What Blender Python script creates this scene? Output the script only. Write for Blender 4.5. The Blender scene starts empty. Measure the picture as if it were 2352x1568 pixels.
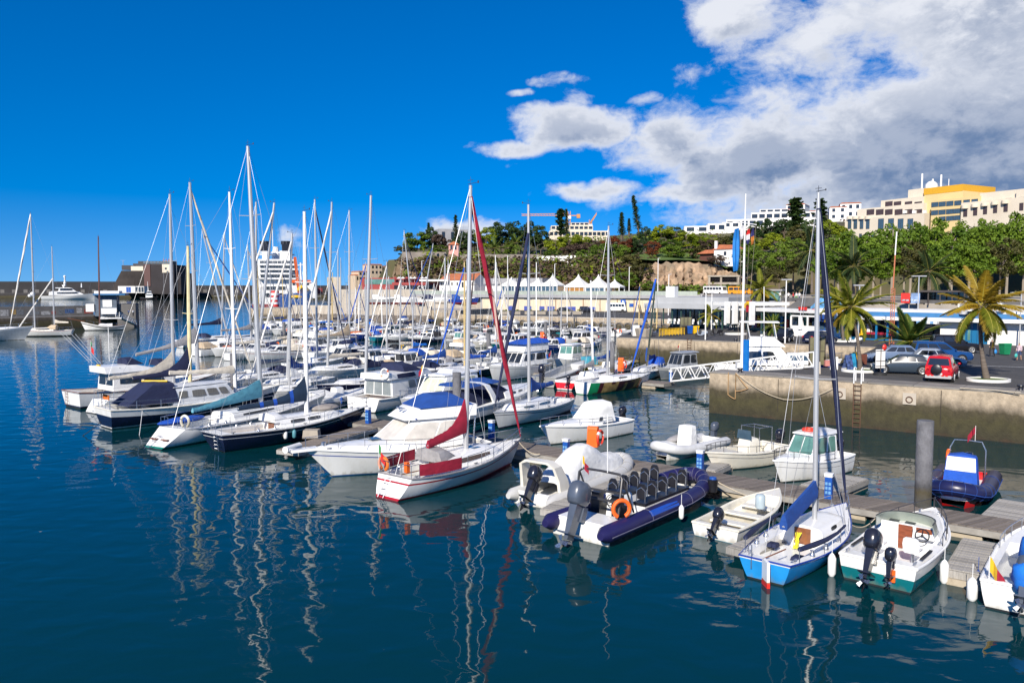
import bpy,math,random
from mathutils import Vector,Matrix
from math import sin,cos,pi,radians as R,atan2,sqrt
SC=bpy.context.scene
COL=SC.collection
random.seed(7)
# ------------------------------------------------------------------ camera
CX,CY,FP,HZ,CAMZ=1176.0,784.0,1830.0,660.0,10.0
PITCH=math.atan((CY-HZ)/FP)
cam=bpy.data.cameras.new('camera')
camo=bpy.data.objects.new('camera',cam);COL.objects.link(camo)
camo.location=(0,0,CAMZ);camo.rotation_euler=(pi/2-PITCH,0,0)
cam.sensor_width=36;cam.lens=36*FP/2352;cam.clip_start=0.5;cam.clip_end=9000
SC.camera=camo
# ------------------------------------------------------------------ sky, sun, exposure
SUN_EL,SUN_AZ=R(32),R(22)  # sun behind the camera, to its left
world=bpy.data.worlds.new('World');SC.world=world;world.use_nodes=True
def nodes_of(t):
    t.nodes.clear();return t.nodes,t.links
def build_sky():
    N,L=nodes_of(world.node_tree)
    def math_(op,a,b=None,c=None,clamp=False):
        n=N.new('ShaderNodeMath');n.operation=op;n.use_clamp=clamp
        for i,v in enumerate((a,b,c)):
            if v is None:continue
            if isinstance(v,(int,float)):n.inputs[i].default_value=v
            else:L.new(v,n.inputs[i])
        return n.outputs[0]
    def smooth(v,lo,hi):
        n=N.new('ShaderNodeMapRange');n.interpolation_type='SMOOTHSTEP'
        L.new(v,n.inputs[0]);n.inputs[1].default_value=lo;n.inputs[2].default_value=hi
        return n.outputs[0]
    sky=N.new('ShaderNodeTexSky');sky.sky_type='NISHITA';sky.sun_disc=False
    sky.sun_elevation=SUN_EL;sky.sun_rotation=pi+SUN_AZ
    sky.altitude=300;sky.air_density=1.0;sky.dust_density=0.3;sky.ozone_density=4.0
    hsv=N.new('ShaderNodeHueSaturation');hsv.inputs['Saturation'].default_value=1.6
    hsv.inputs['Value'].default_value=0.98;hsv.inputs['Hue'].default_value=0.511
    L.new(sky.outputs[0],hsv.inputs['Color'])
    tc=N.new('ShaderNodeTexCoord');sep=N.new('ShaderNodeSeparateXYZ');L.new(tc.outputs['Generated'],sep.inputs[0])
# clear air right down to the horizon: the sky is read a little higher up
    zz=math_('ADD',math_('MULTIPLY',math_('ABSOLUTE',sep.outputs[2]),0.92),0.125)
    cv=N.new('ShaderNodeCombineXYZ');L.new(sep.outputs[0],cv.inputs[0]);L.new(sep.outputs[1],cv.inputs[1]);L.new(zz,cv.inputs[2])
    vn=N.new('ShaderNodeVectorMath');vn.operation='NORMALIZE';L.new(cv.outputs[0],vn.inputs[0]);L.new(vn.outputs[0],sky.inputs[0])
    sat=N.new('ShaderNodeMapRange');sat.interpolation_type='SMOOTHSTEP';L.new(math_('ABSOLUTE',sep.outputs[2]),sat.inputs[0]);sat.inputs[1].default_value=-0.06;sat.inputs[2].default_value=0.36;sat.inputs[3].default_value=1.47;sat.inputs[4].default_value=1.62;L.new(sat.outputs[0],hsv.inputs['Saturation'])
    az=math_('ARCTAN2',sep.outputs[0],sep.outputs[1])
    el=math_('ARCSINE',sep.outputs[2])
    def noise3(a,e,z,scale,detail,rough,lac=2.1):
        comb=N.new('ShaderNodeCombineXYZ');L.new(a,comb.inputs[0]);L.new(math_('MULTIPLY',e,1.5),comb.inputs[1]);comb.inputs[2].default_value=z
        n1=N.new('ShaderNodeTexNoise');n1.inputs['Scale'].default_value=scale;n1.inputs['Detail'].default_value=detail;n1.inputs['Roughness'].default_value=rough;n1.inputs['Lacunarity'].default_value=lac
        L.new(comb.outputs[0],n1.inputs['Vector']);return n1.outputs[0]
# banks of cloud: azimuth, elevation, half widths, weight (radians)
    banks=[(0.56,0.150,0.36,0.098,1.42),(0.68,0.28,0.42,0.085,1.2),(0.28,0.31,0.085,0.05,0.95),(0.22,0.255,0.05,0.03,0.62),(0.40,0.335,0.12,0.04,0.85),
(0.085,0.192,0.10,0.030,1.08),(-0.005,0.170,0.065,0.014,0.98),(0.19,0.172,0.10,0.040,1.0),(0.31,0.150,0.13,0.065,1.25),(-0.045,0.166,0.02,0.008,0.62),(0.0,0.150,0.03,0.008,0.60),
(0.11,0.121,0.10,0.013,0.85),(0.22,0.112,0.12,0.020,0.92),(0.06,0.250,0.05,0.012,0.60),(0.01,0.235,0.03,0.008,0.5),(0.085,0.228,0.025,0.018,0.66),
(0.155,0.222,0.03,0.014,0.60),(-0.06,0.070,0.09,0.018,0.85),(-0.27,0.055,0.03,0.022,0.66),(1.5,0.30,0.6,0.2,0.95),(2.5,0.35,0.5,0.15,0.6),(-2.3,0.3,0.4,0.12,0.55)]
    def field(daz,dele,detail,fine=True):
        a=math_('ADD',az,daz);e=math_('ADD',el,dele)
        wa=math_('MULTIPLY',math_('SUBTRACT',noise3(a,e,9.1,14,3,.5),.5),.05);we=math_('MULTIPLY',math_('SUBTRACT',noise3(a,e,5.3,14,3,.5),.5),.035)
        aw=math_('ADD',a,wa);ew=math_('ADD',e,we)
        n1=noise3(aw,e,3.7,11.0,detail,.63)
        nz=math_('MULTIPLY',math_('SUBTRACT',n1,0.5),2.4)
        tot=None
        for(a0,e0,ra,re,w)in banks:
            u=math_('DIVIDE',math_('SUBTRACT',aw,a0),ra);v=math_('DIVIDE',math_('SUBTRACT',ew,e0),re)
            g=math_('MULTIPLY',math_('EXPONENT',math_('MULTIPLY',math_('ADD',math_('MULTIPLY',u,u),math_('MULTIPLY',v,v)),-0.9)),w)
            tot=g if tot is None else math_('MAXIMUM',tot,g)
        gate=smooth(tot,0.04,0.45)
        return math_('ADD',math_('SUBTRACT',tot,0.50),math_('MULTIPLY',nz,math_('MULTIPLY',gate,0.74)))
    d0=field(0,0,12.0);d1=field(-0.018,0.022,5.0);d2=field(0,0,5.0)
    alpha=math_('POWER',smooth(d0,-0.12,0.36),0.85)
    lit=smooth(math_('SUBTRACT',d2,d1),-0.22,0.34)
    thick=smooth(d2,0.05,0.60)
    belly=smooth(math_('ADD',el,math_('MULTIPLY',math_('SUBTRACT',d2,.5),0.05)),0.285,0.175)  # cloud bases lie lower and see less sun
    deep=smooth(d2,0.18,0.72)
    shade=math_('MAXIMUM',math_('MULTIPLY',deep,math_('MULTIPLY',belly,math_('SUBTRACT',1.0,math_('MULTIPLY',lit,0.38)))),math_('MULTIPLY',thick,math_('MULTIPLY',math_('SUBTRACT',1.0,lit),0.62)))
# cloud base grey-blue to sunlit white
    mix=N.new('ShaderNodeMix');mix.data_type='RGBA'
    mix.inputs[6].default_value=(6.0,6.2,6.7,1);mix.inputs[7].default_value=(1.15,1.75,3.0,1)
    L.new(math_('MULTIPLY',shade,1.0,clamp=True),mix.inputs[0])
    mix2=N.new('ShaderNodeMix');mix2.data_type='RGBA'
    L.new(math_('MULTIPLY',alpha,0.97),mix2.inputs[0]);L.new(hsv.outputs[0],mix2.inputs[6]);L.new(mix.outputs[2],mix2.inputs[7])
    bg=N.new('ShaderNodeBackground');bg.inputs[1].default_value=0.10
    L.new(mix2.outputs[2],bg.inputs[0])
    out=N.new('ShaderNodeOutputWorld');L.new(bg.outputs[0],out.inputs[0])
build_sky()
sunl=bpy.data.lights.new('sun','SUN');sunl.energy=5.0;sunl.angle=R(0.5);sunl.color=(1.0,0.92,0.80)
suno=bpy.data.objects.new('sun',sunl);COL.objects.link(suno)
sdir=Vector((-sin(SUN_AZ)*cos(SUN_EL),-cos(SUN_AZ)*cos(SUN_EL),sin(SUN_EL)))
suno.rotation_euler=sdir.to_track_quat('Z','Y').to_euler();suno.location=(-40,-80,90)
SC.view_settings.view_transform='Standard';SC.view_settings.look='None'
SC.view_settings.exposure=0.45;SC.view_settings.gamma=1.0
SC.view_settings.use_curve_mapping=False
SC.render.engine='CYCLES'
SC.cycles.max_bounces=6;SC.cycles.diffuse_bounces=3;SC.cycles.glossy_bounces=4;SC.cycles.transparent_max_bounces=8
SC.cycles.transmission_bounces=4;SC.cycles.sample_clamp_indirect=6;SC.cycles.caustics_reflective=False;SC.cycles.caustics_refractive=False
try:SC.cycles.use_denoising=True
except Exception:pass

# ------------------------------------------------------------------ measuring: photo points to world points
_cp,_sp=cos(PITCH),sin(PITCH)
def ray(px,py):
    a,b=(px-CX)/FP,(CY-py)/FP
    return Vector((a,_cp+b*_sp,-_sp+b*_cp))
def W(px,py,z=0.0):
    d=ray(px,py);s=(z-CAMZ)/d.z
    return Vector((d.x*s,d.y*s,z))
def D(px,py,y):
    d=ray(px,py);s=y/d.y
    return Vector((d.x*s,y,CAMZ+d.z*s))

# ------------------------------------------------------------------ mesh builder
class MB:
    def __init__(s):s.v=[];s.f=[];s.m=[]
    def add(s,vs,fs,mat=0):
        o=len(s.v);s.v+=[tuple(p)for p in vs]
        for f in fs:s.f.append(tuple(i+o for i in f));s.m.append(mat)
        return s
    def box(s,x0,x1,y0,y1,z0,z1,mat=0,tx=0,ty=0):
        vs=[(x0,y0,z0),(x1,y0,z0),(x1,y1,z0),(x0,y1,z0),(x0+tx,y0+ty,z1),(x1-tx,y0+ty,z1),(x1-tx,y1-ty,z1),(x0+tx,y1-ty,z1)]
        return s.add(vs,[(0,3,2,1),(4,5,6,7),(0,1,5,4),(1,2,6,5),(2,3,7,6),(3,0,4,7)],mat)
    def beam(s,a,b,w,h,mat=0):  # square bar from a to b
        a=Vector(a);b=Vector(b);d=(b-a).normalized()
        up=Vector((0,0,1))if abs(d.z)<0.95 else Vector((0,1,0))
        r=d.cross(up).normalized()*(w/2);u=r.cross(d).normalized()*(h/2)
        vs=[a-r-u,a+r-u,a+r+u,a-r+u,b-r-u,b+r-u,b+r+u,b-r+u]
        return s.add(vs,[(0,1,2,3),(7,6,5,4),(0,4,5,1),(1,5,6,2),(2,6,7,3),(3,7,4,0)],mat)
    def tube(s,pts,r,n=6,mat=0,cap=True):
        pts=[Vector(p)for p in pts];k=len(pts)
        rs=r if isinstance(r,(list,tuple))else[r]*k
        rings=[];ref=None
        for i in range(k):
            d=(pts[min(i+1,k-1)]-pts[max(i-1,0)])
            d=d.normalized()if d.length>1e-9 else Vector((0,0,1))
            if ref is None:ref=Vector((0,0,1))if abs(d.z)<0.9 else Vector((1,0,0))
            x=ref-d*ref.dot(d)
            if x.length<1e-6:x=d.orthogonal()
            x.normalize();ref=x;y=d.cross(x)
            rings.append([pts[i]+(x*cos(2*pi*j/n)+y*sin(2*pi*j/n))*rs[i]for j in range(n)])
        return s.loft(rings,mat,True,cap,cap)
    def loft(s,rings,mat=0,closed=True,c0=False,c1=False,mats=None):
        o=len(s.v);n=len(rings[0])
        for r in rings:s.v+=[tuple(p)for p in r]
        for i in range(len(rings)-1):
            for j in range(n if closed else n-1):
                a=o+i*n+j;b=o+i*n+(j+1)%n
                s.f.append((a,b,b+n,a+n));s.m.append(mats[j]if mats else mat)
        if c0:s.f.append(tuple(o+j for j in reversed(range(n))));s.m.append(mat)
        if c1:s.f.append(tuple(o+(len(rings)-1)*n+j for j in range(n)));s.m.append(mat)
        return s
    def lathe(s,prof,n=10,c=(0,0,0),mat=0):
        return s.loft([[(c[0]+r*cos(2*pi*j/n),c[1]+r*sin(2*pi*j/n),c[2]+z)for j in range(n)]for r,z in prof],mat,True,True,True)
    def prism(s,poly,z0,z1,mat=0):  # plan polygon (ccw), extruded upwards
        n=len(poly)
        return s.add([(p[0],p[1],z0)for p in poly]+[(p[0],p[1],z1)for p in poly],
[tuple(reversed(range(n))),tuple(range(n,2*n))]+[(i,(i+1)%n,n+(i+1)%n,n+i)for i in range(n)],mat)
    def side(s,poly,x0,x1,mat=0):  # (y,z) polygon extruded along x
        n=len(poly)
        return s.add([(x0,p[0],p[1])for p in poly]+[(x1,p[0],p[1])for p in poly],
[tuple(reversed(range(n))),tuple(range(n,2*n))]+[(i,(i+1)%n,n+(i+1)%n,n+i)for i in range(n)],mat)
    def ball(s,c,r,nu=10,nv=6,mat=0):
        if isinstance(r,(int,float)):r=(r,r,r)
        rings=[]
        for i in range(nv+1):
            a=-pi/2+pi*i/nv;q=max(cos(a),0.02)
            rings.append([(c[0]+r[0]*q*cos(2*pi*j/nu),c[1]+r[1]*q*sin(2*pi*j/nu),c[2]+r[2]*sin(a))for j in range(nu)])
        return s.loft(rings,mat,True,True,True)
    def ring(s,c,ra,rb,axis='x',n=16,k=6,mat=0,a0=0,a1=2*pi):
        pts=[]
        full=abs(a1-a0-2*pi)<1e-6
        for i in range(n+(0 if full else 1)):
            a=a0+(a1-a0)*i/n;ca,sa=cos(a),sin(a)
            u,v={'x':((0,1,0),(0,0,1)),'y':((1,0,0),(0,0,1)),'z':((1,0,0),(0,1,0))}[axis]
            w={'x':(1,0,0),'y':(0,1,0),'z':(0,0,1)}[axis]
            rr=[]
            for j in range(k):
                b=2*pi*j/k;q=ra+rb*cos(b)
                rr.append(tuple(c[t]+(u[t]*ca+v[t]*sa)*q+w[t]*rb*sin(b)for t in range(3)))
            pts.append(rr)
        if full:pts.append(pts[0])
        return s.loft(pts,mat,True,not full,not full)
    def quad(s,a,b,c,d,mat=0):return s.add([a,b,c,d],[(0,1,2,3)],mat)
    def mesh(s,name,mats,angle=42,smooth=True):
        me=bpy.data.meshes.new(name);me.from_pydata(s.v,[],s.f)
        if not isinstance(mats,(list,tuple)):mats=[mats]
        for m in mats:me.materials.append(m)
        if len(mats)>1:me.polygons.foreach_set('material_index',s.m)
        if smooth:
            me.polygons.foreach_set('use_smooth',[True]*len(s.f));me.update()
            me.set_sharp_from_angle(angle=R(angle))
        me.update()
        return me
    def build(s,name,mats,parent=None,loc=None,rz=0,angle=42,smooth=True):
        return link(name,s.mesh(name,mats,angle,smooth),parent,loc,rz)
def link(name,data,parent=None,loc=None,rz=0):
    o=bpy.data.objects.new(name,data);COL.objects.link(o)
    if parent is not None:o.parent=parent
    if loc is not None:o.location=loc
    if rz:o.rotation_euler=(0,0,rz)
    return o
def tag(o,label=None,cat=None,group=None,kind=None):
    if label:o['label']=label
    if cat:o['category']=cat
    if group:o['group']=group
    if kind:o['kind']=kind
    return o
def thing(name,label,cat,loc=(0,0,0),rz=0,group=None):
    o=link(name,None,None,loc,rz);o.empty_display_size=0.3
    return tag(o,label,cat,group)
def dup(o,loc=None,rz=None,label=None,scale=None,parent=None):
    c=o.copy();COL.objects.link(c)
    if parent is not None:c.parent=parent
    if loc is not None:c.location=loc
    if rz is not None:c.rotation_euler=(0,0,rz)
    if scale is not None:c.scale=(scale,)*3 if isinstance(scale,(int,float))else scale
    if label:c['label']=label
    for ch in list(o.children):dup(ch,parent=c)
    return c

# ------------------------------------------------------------------ materials
_mats={}
def M(name,col=(0.5,0.5,0.5),rough=0.5,metal=0.0,var=0.12,scale=2.0,bump=0.0,bscale=30.0,dirt=None,dscale=0.6,damt=0.35,stretch=(1,1,1),coat=0.0,spec=0.5,orand=0.0,scum=False):
    if name in _mats:return _mats[name]
    m=bpy.data.materials.new(name);m.use_nodes=True
    N,L=nodes_of(m.node_tree)
    bs=N.new('ShaderNodeBsdfPrincipled');out=N.new('ShaderNodeOutputMaterial');L.new(bs.outputs[0],out.inputs[0])
    bs.inputs['Roughness'].default_value=rough;bs.inputs['Metallic'].default_value=metal
    bs.inputs['Coat Weight'].default_value=coat;bs.inputs['Specular IOR Level'].default_value=spec
    tc=N.new('ShaderNodeTexCoord');mp=N.new('ShaderNodeMapping');mp.inputs['Scale'].default_value=stretch
    L.new(tc.outputs['Object'],mp.inputs[0])
    nz=N.new('ShaderNodeTexNoise');nz.inputs['Scale'].default_value=scale;nz.inputs['Detail'].default_value=6
    L.new(mp.outputs[0],nz.inputs['Vector'])
    ramp=N.new('ShaderNodeMapRange');L.new(nz.outputs[0],ramp.inputs[0])
    ramp.inputs[1].default_value=0.3;ramp.inputs[2].default_value=0.7
    ramp.inputs[3].default_value=1-var;ramp.inputs[4].default_value=1+var
    mul=N.new('ShaderNodeMix');mul.data_type='RGBA';mul.blend_type='MULTIPLY';mul.inputs[0].default_value=1
    mul.inputs[6].default_value=(*col,1);L.new(ramp.outputs[0],mul.inputs[7])
    colr=mul.outputs[2]
    if dirt:
        n2=N.new('ShaderNodeTexNoise');n2.inputs['Scale'].default_value=dscale;n2.inputs['Detail'].default_value=8;n2.inputs['Roughness'].default_value=0.65
        L.new(mp.outputs[0],n2.inputs['Vector'])
        r2=N.new('ShaderNodeMapRange');L.new(n2.outputs[0],r2.inputs[0]);r2.inputs[1].default_value=0.48;r2.inputs[2].default_value=0.72
        r2.inputs[4].default_value=damt
        mx=N.new('ShaderNodeMix');mx.data_type='RGBA';L.new(r2.outputs[0],mx.inputs[0]);L.new(colr,mx.inputs[6]);mx.inputs[7].default_value=(*dirt,1)
        colr=mx.outputs[2]
    if scum:  # weed and grime line just above the water
        sp=N.new('ShaderNodeSeparateXYZ');L.new(tc.outputs['Object'],sp.inputs[0]);n4=N.new('ShaderNodeTexNoise');n4.inputs['Scale'].default_value=2.2;n4.inputs['Detail'].default_value=7;mp4=N.new('ShaderNodeMapping');mp4.inputs['Scale'].default_value=(1.6,1.6,.25);L.new(tc.outputs['Object'],mp4.inputs[0]);L.new(mp4.outputs[0],n4.inputs['Vector'])
        h=N.new('ShaderNodeMath');h.operation='MULTIPLY_ADD';L.new(n4.outputs[0],h.inputs[0]);h.inputs[1].default_value=-.75;L.new(sp.outputs[2],h.inputs[2])
        r4=N.new('ShaderNodeMapRange');L.new(h.outputs[0],r4.inputs[0]);r4.inputs[1].default_value=-.42;r4.inputs[2].default_value=-.16;r4.inputs[3].default_value=.55;r4.inputs[4].default_value=0
        mx4=N.new('ShaderNodeMix');mx4.data_type='RGBA';L.new(r4.outputs[0],mx4.inputs[0]);L.new(colr,mx4.inputs[6]);mx4.inputs[7].default_value=(.20,.165,.09,1);colr=mx4.outputs[2]
    if orand:
        oi=N.new('ShaderNodeObjectInfo');r3=N.new('ShaderNodeMapRange');L.new(oi.outputs['Random'],r3.inputs[0]);r3.inputs[3].default_value=1-orand;r3.inputs[4].default_value=1+orand
        m3=N.new('ShaderNodeMix');m3.data_type='RGBA';m3.blend_type='MULTIPLY';m3.inputs[0].default_value=1;L.new(colr,m3.inputs[6]);L.new(r3.outputs[0],m3.inputs[7]);colr=m3.outputs[2]
    L.new(colr,bs.inputs['Base Color'])
    if bump:
        n3=N.new('ShaderNodeTexNoise');n3.inputs['Scale'].default_value=bscale;n3.inputs['Detail'].default_value=5;L.new(mp.outputs[0],n3.inputs['Vector'])
        b=N.new('ShaderNodeBump');b.inputs['Strength'].default_value=0.6;b.inputs['Distance'].default_value=bump;L.new(n3.outputs[0],b.inputs['Height'])
        L.new(b.outputs[0],bs.inputs['Normal'])
    _mats[name]=m
    return m
def glassy(name,col,rough=0.06):
    return M(name,col,rough,0,0.25,1.5,spec=0.9)
def canvas(name,col):  # woven cloth with soft folds
    return M(name,col,0.85,0,0.16,2.5,bump=0.06,bscale=4.5,stretch=(1,.6,1))

WHITE=M('white_gelcoat',(0.80,0.80,0.78),0.28,0,0.03,1.5,dirt=(0.52,0.50,0.42),dscale=1.3,damt=0.3,stretch=(1.6,1.6,.5),coat=0.3,scum=True)
OFFW=M('ivory_gelcoat',(0.72,0.69,0.60),0.32,0,0.05,1.5,dirt=(0.45,0.40,0.3),dscale=1.2,damt=0.3,coat=0.2,scum=True)
DECK=M('deck_white',(0.74,0.74,0.71),0.55,0,0.05,3,dirt=(0.45,0.42,0.36),dscale=2.0,damt=0.25)
DECKG=M('deck_grey',(0.48,0.49,0.49),0.65,0,0.08,3)
TEAK=M('teak_deck',(0.27,0.18,0.11),0.7,0,0.3,6,stretch=(6,0.7,6),bump=0.004)
NAVY=M('navy_gelcoat',(0.010,0.014,0.045),0.16,0,0.2,1.0,coat=0.5)
BLUEH=M('royal_blue_gelcoat',(0.015,0.045,0.26),0.22,0,0.15,1.0,coat=0.4)
SKYB=M('sky_blue_gelcoat',(0.02,0.26,0.62),0.25,0,0.12,1.5,coat=0.3,scum=True)
TEALH=M('teal_gelcoat',(0.005,0.13,0.15),0.22,0,0.15,1.0,coat=0.4,scum=True)
REDH=M('red_gelcoat',(0.55,0.012,0.015),0.25,0,0.15,1.0,coat=0.4)
GREYH=M('grey_hull_paint',(0.30,0.31,0.31),0.4,0,0.12,1.2,dirt=(0.15,0.14,0.12))
DARKH=M('black_hull_paint',(0.018,0.018,0.022),0.3,0,0.2,1.2)
GREENB=M('green_bottom_paint',(0.0,0.16,0.12),0.5,0,0.2)
REDB=M('red_bottom_paint',(0.20,0.02,0.018),0.5,0,0.2)
DARKB=M('dark_bottom_paint',(0.02,0.022,0.025),0.5,0,0.3,dirt=(0.06,0.07,0.02))
BLUEB=M('blue_bottom_paint',(0.01,0.06,0.2),0.5,0,0.2)
STRR=M('red_stripe',(0.35,0.01,0.02),0.3)
STRB=M('blue_stripe',(0.01,0.06,0.32),0.3)
STRN=M('navy_stripe',(0.012,0.02,0.07),0.3)
ALU=M('brushed_alloy',(0.47,0.475,0.48),0.36,0.35,0.06,2,stretch=(6,6,0.4))
MASTW=M('white_spar_paint',(0.76,0.76,0.74),0.35,0,0.05)
MASTG=M('gold_spar',(0.62,0.46,0.2),0.4,0.2,0.1)
STEEL=M('stainless_steel',(0.60,0.61,0.63),0.22,0.9,0.05)
RAILD=M('dark_rail',(0.05,0.05,0.055),0.4,0.2)
WIRE=M('rigging_wire',(0.30,0.31,0.33),0.4,0.5)
WOOD=M('varnished_wood',(0.20,0.075,0.03),0.3,0,0.3,5,stretch=(1,6,1),coat=0.4)
GLASS=glassy('dark_glass',(0.02,0.024,0.03))
GLASSB=glassy('blue_glass',(0.05,0.09,0.13))
GLASSG=glassy('green_glass',(0.10,0.22,0.19))
GLASSR=glassy('bronze_glass',(0.07,0.04,0.028))
CRTN=M('curtain',(0.15,0.145,0.13),0.5,0,0.3,3,stretch=(1,9,0.3))
BLK=M('black_plastic',(0.014,0.014,0.018),0.35,0,0.2)
OUTB=M('outboard_black',(0.015,0.016,0.025),0.22,0,0.2,coat=0.4)
OUTG=M('outboard_grey',(0.07,0.085,0.115),0.3,0,0.15,coat=0.3)
RUB=M('rubber',(0.02,0.02,0.02),0.7)
ROPE=M('rope',(0.50,0.43,0.32),0.9,0,0.2,20)
ORANGE=M('orange_plastic',(0.78,0.13,0.015),0.45,0,0.1)
REDP=M('red_plastic',(0.62,0.03,0.02),0.4,0,0.1)
YEL=M('yellow_paint',(0.72,0.44,0.01),0.45,0,0.1)
PEDB=M('pedestal_blue',(0.01,0.075,0.34),0.4,0,0.1)
WPAINT=M('white_paint',(0.76,0.76,0.74),0.5,0,0.05)
C_NAVY=canvas('navy_canvas',(0.010,0.016,0.055));C_BLUE=canvas('blue_canvas',(0.008,0.055,0.25));C_ROYAL=canvas('royal_canvas',(0.008,0.075,0.42))
C_TEAL=canvas('turquoise_canvas',(0.10,0.33,0.42));C_INK=canvas('ink_canvas',(0.010,0.030,0.065));C_RED=canvas('red_canvas',(0.30,0.008,0.03))
C_BEIGE=canvas('beige_canvas',(0.50,0.39,0.26));C_CREAM=canvas('cream_canvas',(0.60,0.54,0.44));C_GREY=canvas('grey_canvas',(0.30,0.29,0.29));C_WHITE=canvas('white_canvas',(0.72,0.72,0.70))
C_AZURE=canvas('azure_canvas',(0.005,0.14,0.55));C_BLACK=canvas('black_canvas',(0.015,0.015,0.018));C_ORNG=canvas('orange_canvas',(0.60,0.14,0.015));C_YEL=canvas('yellow_canvas',(0.65,0.40,0.02))

# ------------------------------------------------------------------ water
def make_water():
    m=bpy.data.materials.new('sea_water');m.use_nodes=True
    N,L=nodes_of(m.node_tree)
    bs=N.new('ShaderNodeBsdfPrincipled');out=N.new('ShaderNodeOutputMaterial');L.new(bs.outputs[0],out.inputs[0])
    bs.inputs['Base Color'].default_value=(0.001,0.029,0.037,1);bs.inputs['Roughness'].default_value=0.03;bs.inputs['IOR'].default_value=1.333
    tc=N.new('ShaderNodeTexCoord')
    def noise(scale,st,detail,dist=0.0):
        mp=N.new('ShaderNodeMapping');mp.inputs['Scale'].default_value=st;mp.inputs['Rotation'].default_value=(0,0,R(12));L.new(tc.outputs['Object'],mp.inputs[0])
        n=N.new('ShaderNodeTexNoise');n.inputs['Scale'].default_value=scale;n.inputs['Detail'].default_value=detail;n.inputs['Distortion'].default_value=dist
        n.inputs['Roughness'].default_value=0.5
        L.new(mp.outputs[0],n.inputs['Vector']);return n.outputs[0]
    a=noise(0.75,(0.75,1.0,1),1.5,0.4);b=noise(2.2,(0.6,1.0,1),3,0.3);g=noise(0.05,(1,1,1),2)
# calm patches and ruffled ones
    gr=N.new('ShaderNodeMapRange');L.new(g,gr.inputs[0]);gr.inputs[1].default_value=0.38;gr.inputs[2].default_value=0.62;gr.inputs[3].default_value=0.03;gr.inputs[4].default_value=0.20
    mb=N.new('ShaderNodeMath');mb.operation='MULTIPLY';L.new(b,mb.inputs[0]);L.new(gr.outputs[0],mb.inputs[1])
    ad=N.new('ShaderNodeMath');ad.operation='ADD';L.new(a,ad.inputs[0]);L.new(mb.outputs[0],ad.inputs[1])
    bp=N.new('ShaderNodeBump');bp.inputs['Strength'].default_value=1.0;bp.inputs['Distance'].default_value=0.045;L.new(ad.outputs[0],bp.inputs['Height'])
    L.new(bp.outputs[0],bs.inputs['Normal'])
    mb_=MB();mb_.quad((-4000,-150,0),(4000,-150,0),(4000,8000,0),(-4000,8000,0))
    w=mb_.build('water',m,smooth=False);tag(w,'calm deep blue harbour water with rippled reflections',kind='structure')
make_water()

# ================================================================== THE LAND
ASPH=M('asphalt',(0.055,0.053,0.052),0.9,0,0.18,0.8,bump=0.004,bscale=60,dirt=(0.085,0.08,0.075),dscale=0.25,damt=0.5)
CONC=M('concrete',(0.33,0.29,0.235),0.85,0,0.15,0.7,bump=0.01,bscale=25,dirt=(0.16,0.13,0.10),dscale=0.5,damt=0.6)
CONCL=M('pale_concrete',(0.44,0.39,0.32),0.85,0,0.12,0.4,bump=0.01,bscale=20,dirt=(0.26,0.22,0.17),dscale=0.3,damt=0.5,stretch=(1,1,0.3))
CONCD=M('dark_concrete',(0.12,0.115,0.11),0.85,0,0.2,0.6,bump=0.01,bscale=20)
def make_wall_mat(name,hi,top=2.1,low=(0.035,0.030,0.014),mid=(0.050,0.044,0.016)):
    m=bpy.data.materials.new(name);m.use_nodes=True
    N,L=nodes_of(m.node_tree)
    bs=N.new('ShaderNodeBsdfPrincipled');out=N.new('ShaderNodeOutputMaterial');L.new(bs.outputs[0],out.inputs[0])
    bs.inputs['Roughness'].default_value=0.85
    tc=N.new('ShaderNodeTexCoord');sp=N.new('ShaderNodeSeparateXYZ');L.new(tc.outputs['Object'],sp.inputs[0])
    def nz(scale,st):
        mp=N.new('ShaderNodeMapping');mp.inputs['Scale'].default_value=st;L.new(tc.outputs['Object'],mp.inputs[0])
        n=N.new('ShaderNodeTexNoise');n.inputs['Scale'].default_value=scale;n.inputs['Detail'].default_value=8;n.inputs['Roughness'].default_value=0.62;L.new(mp.outputs[0],n.inputs['Vector']);return n.outputs[0]
    n1=nz(0.8,(1,1,0.35));n2=nz(2.2,(1,1,0.8));n3=nz(9,(1,1,1))
    a=N.new('ShaderNodeMath');a.operation='MULTIPLY_ADD';L.new(n1,a.inputs[0]);a.inputs[1].default_value=1.1;L.new(sp.outputs[2],a.inputs[2])
    rp=N.new('ShaderNodeValToRGB');mr=N.new('ShaderNodeMapRange');L.new(a.outputs[0],mr.inputs[0]);mr.inputs[1].default_value=0.2;mr.inputs[2].default_value=top+1.95
    L.new(mr.outputs[0],rp.inputs[0]);e=rp.color_ramp.elements
    e[0].position=0.0;e[0].color=(0.05,0.022,0.012,1);e[1].position=1.0;e[1].color=(*hi,1)
    for p,c in((0.13,low),(0.38,mid),(0.56,(0.060,0.049,0.025)),(0.645,tuple(x*0.5 for x in hi)),(0.74,tuple(x*0.88 for x in hi))):
        q=e.new(p);q.color=(*c,1)
    r2=N.new('ShaderNodeMapRange');L.new(n2,r2.inputs[0]);r2.inputs[1].default_value=0.3;r2.inputs[2].default_value=0.7;r2.inputs[3].default_value=0.62;r2.inputs[4].default_value=1.25
    mx=N.new('ShaderNodeMix');mx.data_type='RGBA';mx.blend_type='MULTIPLY';mx.inputs[0].default_value=1;L.new(rp.outputs[0],mx.inputs[6]);L.new(r2.outputs[0],mx.inputs[7])
    L.new(mx.outputs[2],bs.inputs['Base Color'])
    bp=N.new('ShaderNodeBump');bp.inputs['Distance'].default_value=0.03;L.new(n3,bp.inputs['Height']);L.new(bp.outputs[0],bs.inputs['Normal'])
    return m
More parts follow.
